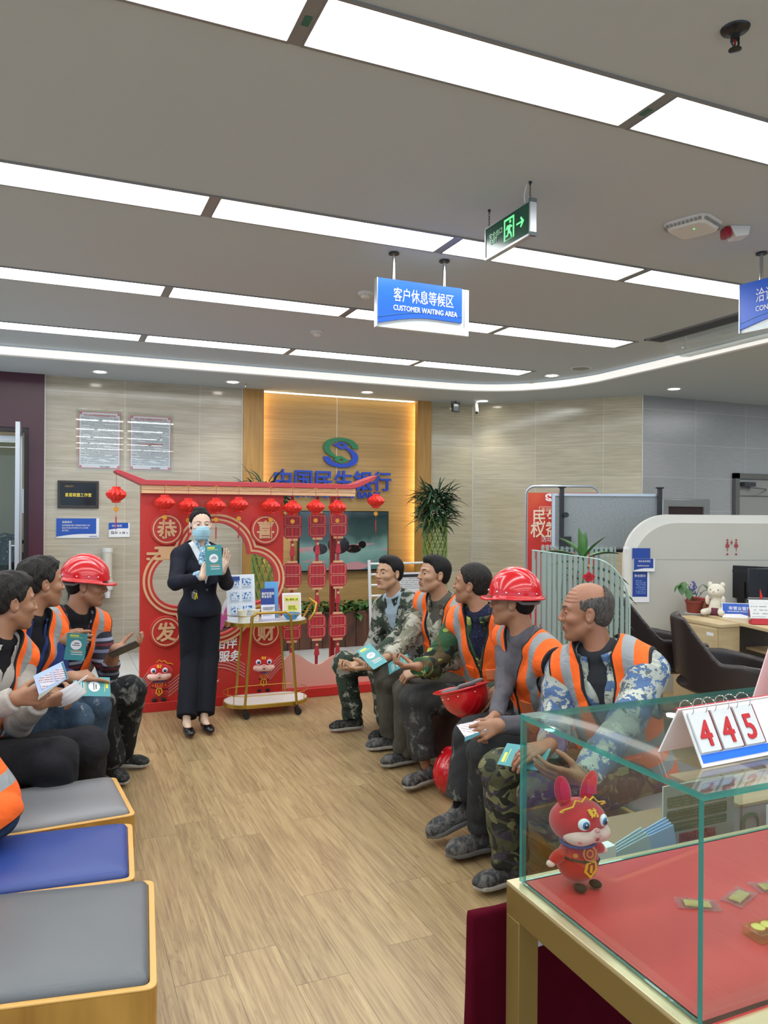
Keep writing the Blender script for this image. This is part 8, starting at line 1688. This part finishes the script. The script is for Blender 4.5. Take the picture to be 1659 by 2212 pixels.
# things on the desks
def onz(px, py, z): p = atz(px, py, z); return (p[0], p[1], z+0.001)
p = onz(1500, 1326, 0.741); t = thing('potted_orchid', 'terracotta pot with heart shaped leaves and a purple flower spike', 'plant', p)
MB().lathe([(0.08, 0.0), (0.083, 0.006), (0.075, 0.01)], n=28).build('saucer', M('saucer_grey', 'a9a9a4', 0.4), t)
MB().lathe([(0.058, 0.01), (0.073, 0.10), (0.078, 0.10), (0.078, 0.118), (0.07, 0.118), (0.066, 0.1)], n=32).build('pot', M('terracotta', '7c3226', 0.6), t); MB().lathe([(0.067, 0.1), (0, 0.102)], n=24, cap=False).build('soil', M('soil', '3a2c22', 0.9), t)
l = MB(); rd = random.Random(9)
def heart(c, d, L, upv=(0, 0, 1)): leaf(l, c, d, L, L*0.8, 0.7, 7, upv, 0.15)
R_ = _rt
for dx, z, dd, L_2 in ((-0.09, 0.27, (-0.3, -0.3, -0.6), 0.12), (-0.05, 0.21, (-0.2, -0.6, -0.7), 0.10), (0.07, 0.25, (0.5, -0.3, -0.4), 0.11), (0.13, 0.21, (0.4, -0.5, -0.5), 0.10), (-0.12, 0.25, (-0.9, 0.0, -0.5), 0.09)):
    c = R_*dx+np.array([0, 0, z]); heart(c, R_*dd[0]+_fw*dd[1]+np.array([0, 0, dd[2]]), L_2); l.tube([(0, 0, 0.1), c*np.array([0.6, 0.6, 0.8])+np.array([0, 0, 0.03]), c], 0.0028, 5)
l.build('foliage', m_leaf, t, ang=180); f_ = MB()
for k in range(70): q = np.array([rd.gauss(0, 0.018), rd.gauss(0, 0.015), rd.uniform(0, 0.11)]); f_.ell(R_*(-0.01+q[0]*(1-q[2]*3))+np.array([0, q[1], 0.165+q[2]]), (0.008, 0.006, 0.007), 6, 4)
f_.build('flower_spike', M('purple_petals', '5a5f9c', 0.6, var=0.3, vscale=60), t)
p = onz(1481, 1316, 0.741); t = thing('red_box', 'flat red gift box behind the potted orchid', 'box', (p[0], p[1]+0.08, 0.741), rz=cab_rot); MB().b2((0, 0, 0), (0.34, 0.06, 0.12)).build('body', M('red_box_paper', '9c1f24', 0.45), t, bevel=0.002); MB().b2((0.21, -0.002, 0.01), (0.33, 0, 0.09)).build('gold_panel', M('gold_panel', '8a6a3a', 0.5), t)
# teddy
p = onz(1547, 1328, ZD); t = thing('plush_bear', 'cream plush animal with a maroon skirt sitting on the desk', 'plush toy', p, rz=math.radians(-150)); m_cr = M('cream_plush', 'd8d2c0', 0.9, sheen=0.4)
mesh_obj('body', [sdf_mesh(lambda q: smin(smin(s_ell(q, (0, 0, 0.075), (0.055, 0.06, 0.075)), smin(s_ell(q, (0.01, 0, 0.205), (0.062, 0.068, 0.058)), s_ell(q, (0.06, 0, 0.19), (0.032, 0.035, 0.025)), 0.015), 0.02), np.minimum(s_cone(q, (0.04, 0.05, 0.03), (0.12, 0.07, 0.03), 0.03, 0.026), s_cone(q, (0.04, -0.05, 0.03), (0.12, -0.07, 0.03), 0.03, 0.026)), 0.015), (-0.1, -0.12, 0), (0.17, 0.12, 0.28), 0.006)], m_cr, t)
for sy in (1, -1):
    MB().ell((0.0, sy*0.05, 0.255), (0.012, 0.02, 0.022), 12, 8).build('ear', m_cr, t); MB().ell((0.066, sy*0.03, 0.215), (0.005, 0.005, 0.006), 8, 6).build('eye', m_dk, t); MB().ell((0.035, sy*0.062, 0.125), (0.02, 0.018, 0.04), 12, 8).build('arm', m_cr, t)
MB().ell((0.092, 0, 0.2), (0.006, 0.008, 0.006), 8, 6).build('nose', M('nose_beige', 'b59a8a', 0.6), t); MB().lathe([(0.05, 0.11), (0.07, 0.06), (0.085, 0.02), (0.08, 0.0), (0.0, 0.0)], (-0.015, 0, 0), 28).build('skirt', M('maroon_skirt', '5c1a34', 0.6, var=0.2, vscale=60), t)
# blue tent sign
p = onz(1592, 1335, ZD); t = thing('tent_sign', 'blue and white tent sign on the desk reading closed window', 'sign', p, rot=(math.radians(-28), 0, math.radians(-40))); MB().b2((-0.11, 0, 0), (0.11, 0.003, 0.13)).build('board', m_paper, t); MB().prism([(-0.105, 0.03), (0.03, 0.035), (0.105, 0.015), (0.105, 0.125), (-0.105, 0.125)], 0.001, (0, -0.001, 0)).build('blue_panel', m_blue, t); text('非营业窗口', 0.034, m_wtxt, (-0.06, -0.0025, 0.07), parent=t, depth=0.001); text('NON-BUSINESS WINDOW', 0.013, m_wtxt, (-0.07, -0.0025, 0.05), parent=t, depth=0.001)
tt = thing('tent_sign_back', 'rear flap', 'sign') if False else None
# monitors
def monitor(px, py, w, h, rz, lab, back=True):
    p = onz(px, py, ZD); t = thing('monitor', lab, 'monitor', p, rz=rz); MB().b2((-w/2, -0.012, 0.10), (w/2, 0.012, 0.10+h)).build('casing', M('monitor_black', '1b1c20', 0.3), t, bevel=0.005); MB().b2((-w/2+0.01, 0.012, 0.11), (w/2-0.01, 0.0135, 0.09+h)).build('screen', M('screen_dark', '0a0b0d', 0.08), t)
    MB().b2((-w*0.28, -0.014, 0.04+h), (w*0.12, -0.012, 0.06+h)).build('vent_strip', m_dk, t); MB().b2((-0.03, -0.05, 0.01), (0.03, -0.012, 0.25)).build('stand_neck', m_bp, t); MB().b2((-0.11, -0.1, 0), (0.11, 0.08, 0.012)).build('stand_base', m_bp, t, bevel=0.003)
monitor(1603, 1316, 0.44, 0.29, math.radians(-62), 'black computer monitor seen from behind on the right desk')
monitor(1668, 1322, 0.50, 0.28, math.radians(-10), 'second black monitor cut by the right photo edge')
p = onz(1624, 1340, ZD); t = thing('sanitizer_bottle', 'clear hand sanitizer bottle with a white pump', 'bottle', p); MB().lathe([(0.026, 0), (0.028, 0.005), (0.028, 0.1), (0.014, 0.115)], n=24).build('bottle_body', M('clear_gel', 'c9cdcc', 0.15, alpha=0.75), t); MB().lathe([(0.015, 0.113), (0.015, 0.135), (0.006, 0.138), (0.006, 0.165), (0.012, 0.166), (0.012, 0.172), (0, 0.172)], n=18).tube([(0, 0, 0.169), tuple(-R_*0.035+np.array([0, 0, 0.169]))], 0.004, 8).build('pump', m_pl, t); MB().lathe([(0.0285, 0.03), (0.0285, 0.09)], n=24, cap=False).build('label_band', M('label_purple', '7c4a72', 0.5), t)
p = onz(1650, 1350, ZD); t = thing('desk_calendar', 'white desk calendar standing on a red base', 'calendar', p, rot=(math.radians(-22), 0, math.radians(-30))); MB().b2((-0.09, 0.0, 0.05), (0.12, 0.003, 0.215)).build('page', lines_mat('calendar_print', 'dcdedd', '9a9ea4', 0.028, (-0.08, 0.06), (0.12, 0.17), 20, duty=0.3), t); MB().b2((-0.09, -0.001, 0.2), (0.12, 0.004, 0.212)).build('binding', m_dk, t); MB().b2((-0.09, -0.01, 0), (0.12, 0.06, 0.045)).build('red_base', M('calendar_red', 'b3202a', 0.5), t)
p = att(1655, 1250, 6.0); t = thing('red_flag', 'small red five star flag paper standing behind the calendar', 'flag', (p[0], p[1], ZD), rz=math.radians(-25)); MB().prism([(-0.05, 0.0), (0.12, 0.0), (0.12, 0.14), (-0.02, 0.19), (-0.045, 0.27)], 0.004, (0, 0, 0)).build('flag_sheet', M('flag_red', 'd0281e', 0.5), t); o = MB()
for x, z in ((-0.01, 0.16), (0.005, 0.13), (-0.015, 0.11), (-0.02, 0.09), (0.02, 0.16)): o.lathe([(0.006, 0), (0.006, 0.001), (0, 0.001)], (x, -0.001, z), 5, axis=(0, -1, 0))
o.build('star', m_ygold, t)
# tub chairs
m_chair = M('dark_brown_leather', '2b2424', 0.36, var=0.08, bump=0.1, bscale=300)
def tub(px, py, t_, yaw, lab, s=1.0):
    p = place(px, t_); t = thing('tub_chair', lab, 'chair', p, rz=math.radians(yaw), group='dark swivel tub chairs'); t.scale = (s, s, s)
    def f(q):
        x, y, z = q[:, 0], q[:, 1], q[:, 2]; fl_ = 1+0.28*(z-0.4); rr = np.hypot(x/(0.33*fl_), y/(0.31*fl_)); sh = (np.abs(rr-0.93)-0.07)*0.3
        top = 0.62+0.26*np.clip((-x-0.10)/0.2, 0, 1)**1.2-0.05*np.clip(x/0.3, 0, 1); sh = smax(sh, z-top, 0.03); sh = smax(sh, 0.40+0.10*np.clip(-x-0.15, 0, 1)-z, 0.02); sh = smax(sh, x-0.26, 0.03)
        hole = s_ell(q, (-0.26, 0, 0.47), (0.12, 0.17, 0.035)); sh = smax(sh, -hole, 0.01)
        bot = s_ell(q, (0.02, 0, 0.415), (0.31, 0.28, 0.06)); return smin(sh, bot, 0.02)
    sdf_obj('shell', f, (-0.48, -0.42, 0.3), (0.42, 0.42, 0.92), 0.012, m_chair, t)
    MB().ell((0.03, 0, 0.455), (0.27, 0.25, 0.045), 28, 10).build('seat_cushion', m_chair, t); MB().cyl((0, 0, 0.06), (0, 0, 0.38), 0.03, 16).build('column', m_chrome, t)
    for k in range(4):
        a = PI/4+k*PI/2; MB().tube([(0, 0, 0.075), (0.15*math.cos(a), 0.15*math.sin(a), 0.06), (0.3*math.cos(a), 0.3*math.sin(a), 0.025)], [0.022, 0.018, 0.012], 10).build('leg', m_chrome, t)
tub(1425, 1440, 5.9, -20, 'far dark tub chair half hidden behind the balding man and the glass screen', 1.12)
tub(1580, 1440, 5.2, -38, 'near dark brown tub chair with curved arms at the right', 1.04)
# small things under the desks
p = onz(1405, 1500, 0.0); t = thing('wire_basket', 'grey wire basket with papers on the floor between the tub chairs', 'basket', (p[0]+0.25, p[1]+0.2, 0), rz=-0.3); o = MB()
for k in range(9): o.b2((-0.15+k*0.0375-0.002, -0.11, 0), (-0.15+k*0.0375+0.002, -0.107, 0.22)).b2((-0.15+k*0.0375-0.002, 0.107, 0), (-0.15+k*0.0375+0.002, 0.11, 0.22))
for z in (0.0, 0.07, 0.14, 0.215): o.b2((-0.152, -0.112, z), (0.152, -0.107, z+0.005)).b2((-0.152, 0.107, z), (0.152, 0.112, z+0.005)).b2((-0.152, -0.112, z), (-0.147, 0.112, z+0.005)).b2((0.147, -0.112, z), (0.152, 0.112, z+0.005))
o.build('wire_frame', m_alu, t); MB().b2((-0.12, -0.09, 0.01), (0.1, 0.08, 0.17)).build('papers', M('basket_paper', 'b9bcc0', 0.6), t)
# through the maroon doorway
t = thing('blue_sign', 'small blue sign on the far wall seen through the maroon doorway', 'sign', (aty(48, 1080, 11.98)[0], 11.98, 1.55)); MB().b2((0, -0.012, 0), (0.24, 0, 0.34)).build('board', m_paper, t); MB().b2((0.02, -0.014, 0.02), (0.22, -0.012, 0.32)).build('blue_panel', m_blue, t)
a = aty(8, 1200, 10.6); t = thing('leafy_plant', 'dark leafy plant beyond the maroon doorway at the left edge', 'plant', (a[0]-0.25, 10.6, 0)); MB().lathe([(0.14, 0), (0.18, 0.3), (0.16, 0.3)], n=20).build('pot', MATS['white_pot'], t); pothos(t, 0, 0, 0.35, 0.8, 0.5, 330, 31, (0.08, 0.14), m_leafd, 0.95)
a = aty(40, 1160, 11.6); t = thing('low_bookcase', 'dark bookcase with books beyond the maroon doorway', 'bookcase', (a[0]-1.0, 11.6, 0)); MB().b2((0, 0, 0), (1.2, 0.3, 1.0)).build('body', M('bookcase_dark', '3a2420', 0.5), t)
cols = ['c9c4b8', '5a6a7a', '7a3038', 'd8d4c8', '39424c', '8a8474', 'b0aca0', '66323a']
for k in range(8): tt = thing('book', f'{["pale", "slate", "dark red", "cream", "charcoal", "olive grey", "light grey", "wine red"][k]} book standing on the dark bookcase beyond the doorway', 'book', (a[0]-0.95+k*0.13, 11.62, 1.001), group='books on the far bookcase'); MB().b2((0, 0, 0), (0.035+0.01*(k % 3), 0.16, 0.22+0.02*(k % 4))).build('cover', M('book_'+cols[k], cols[k], 0.6), tt)
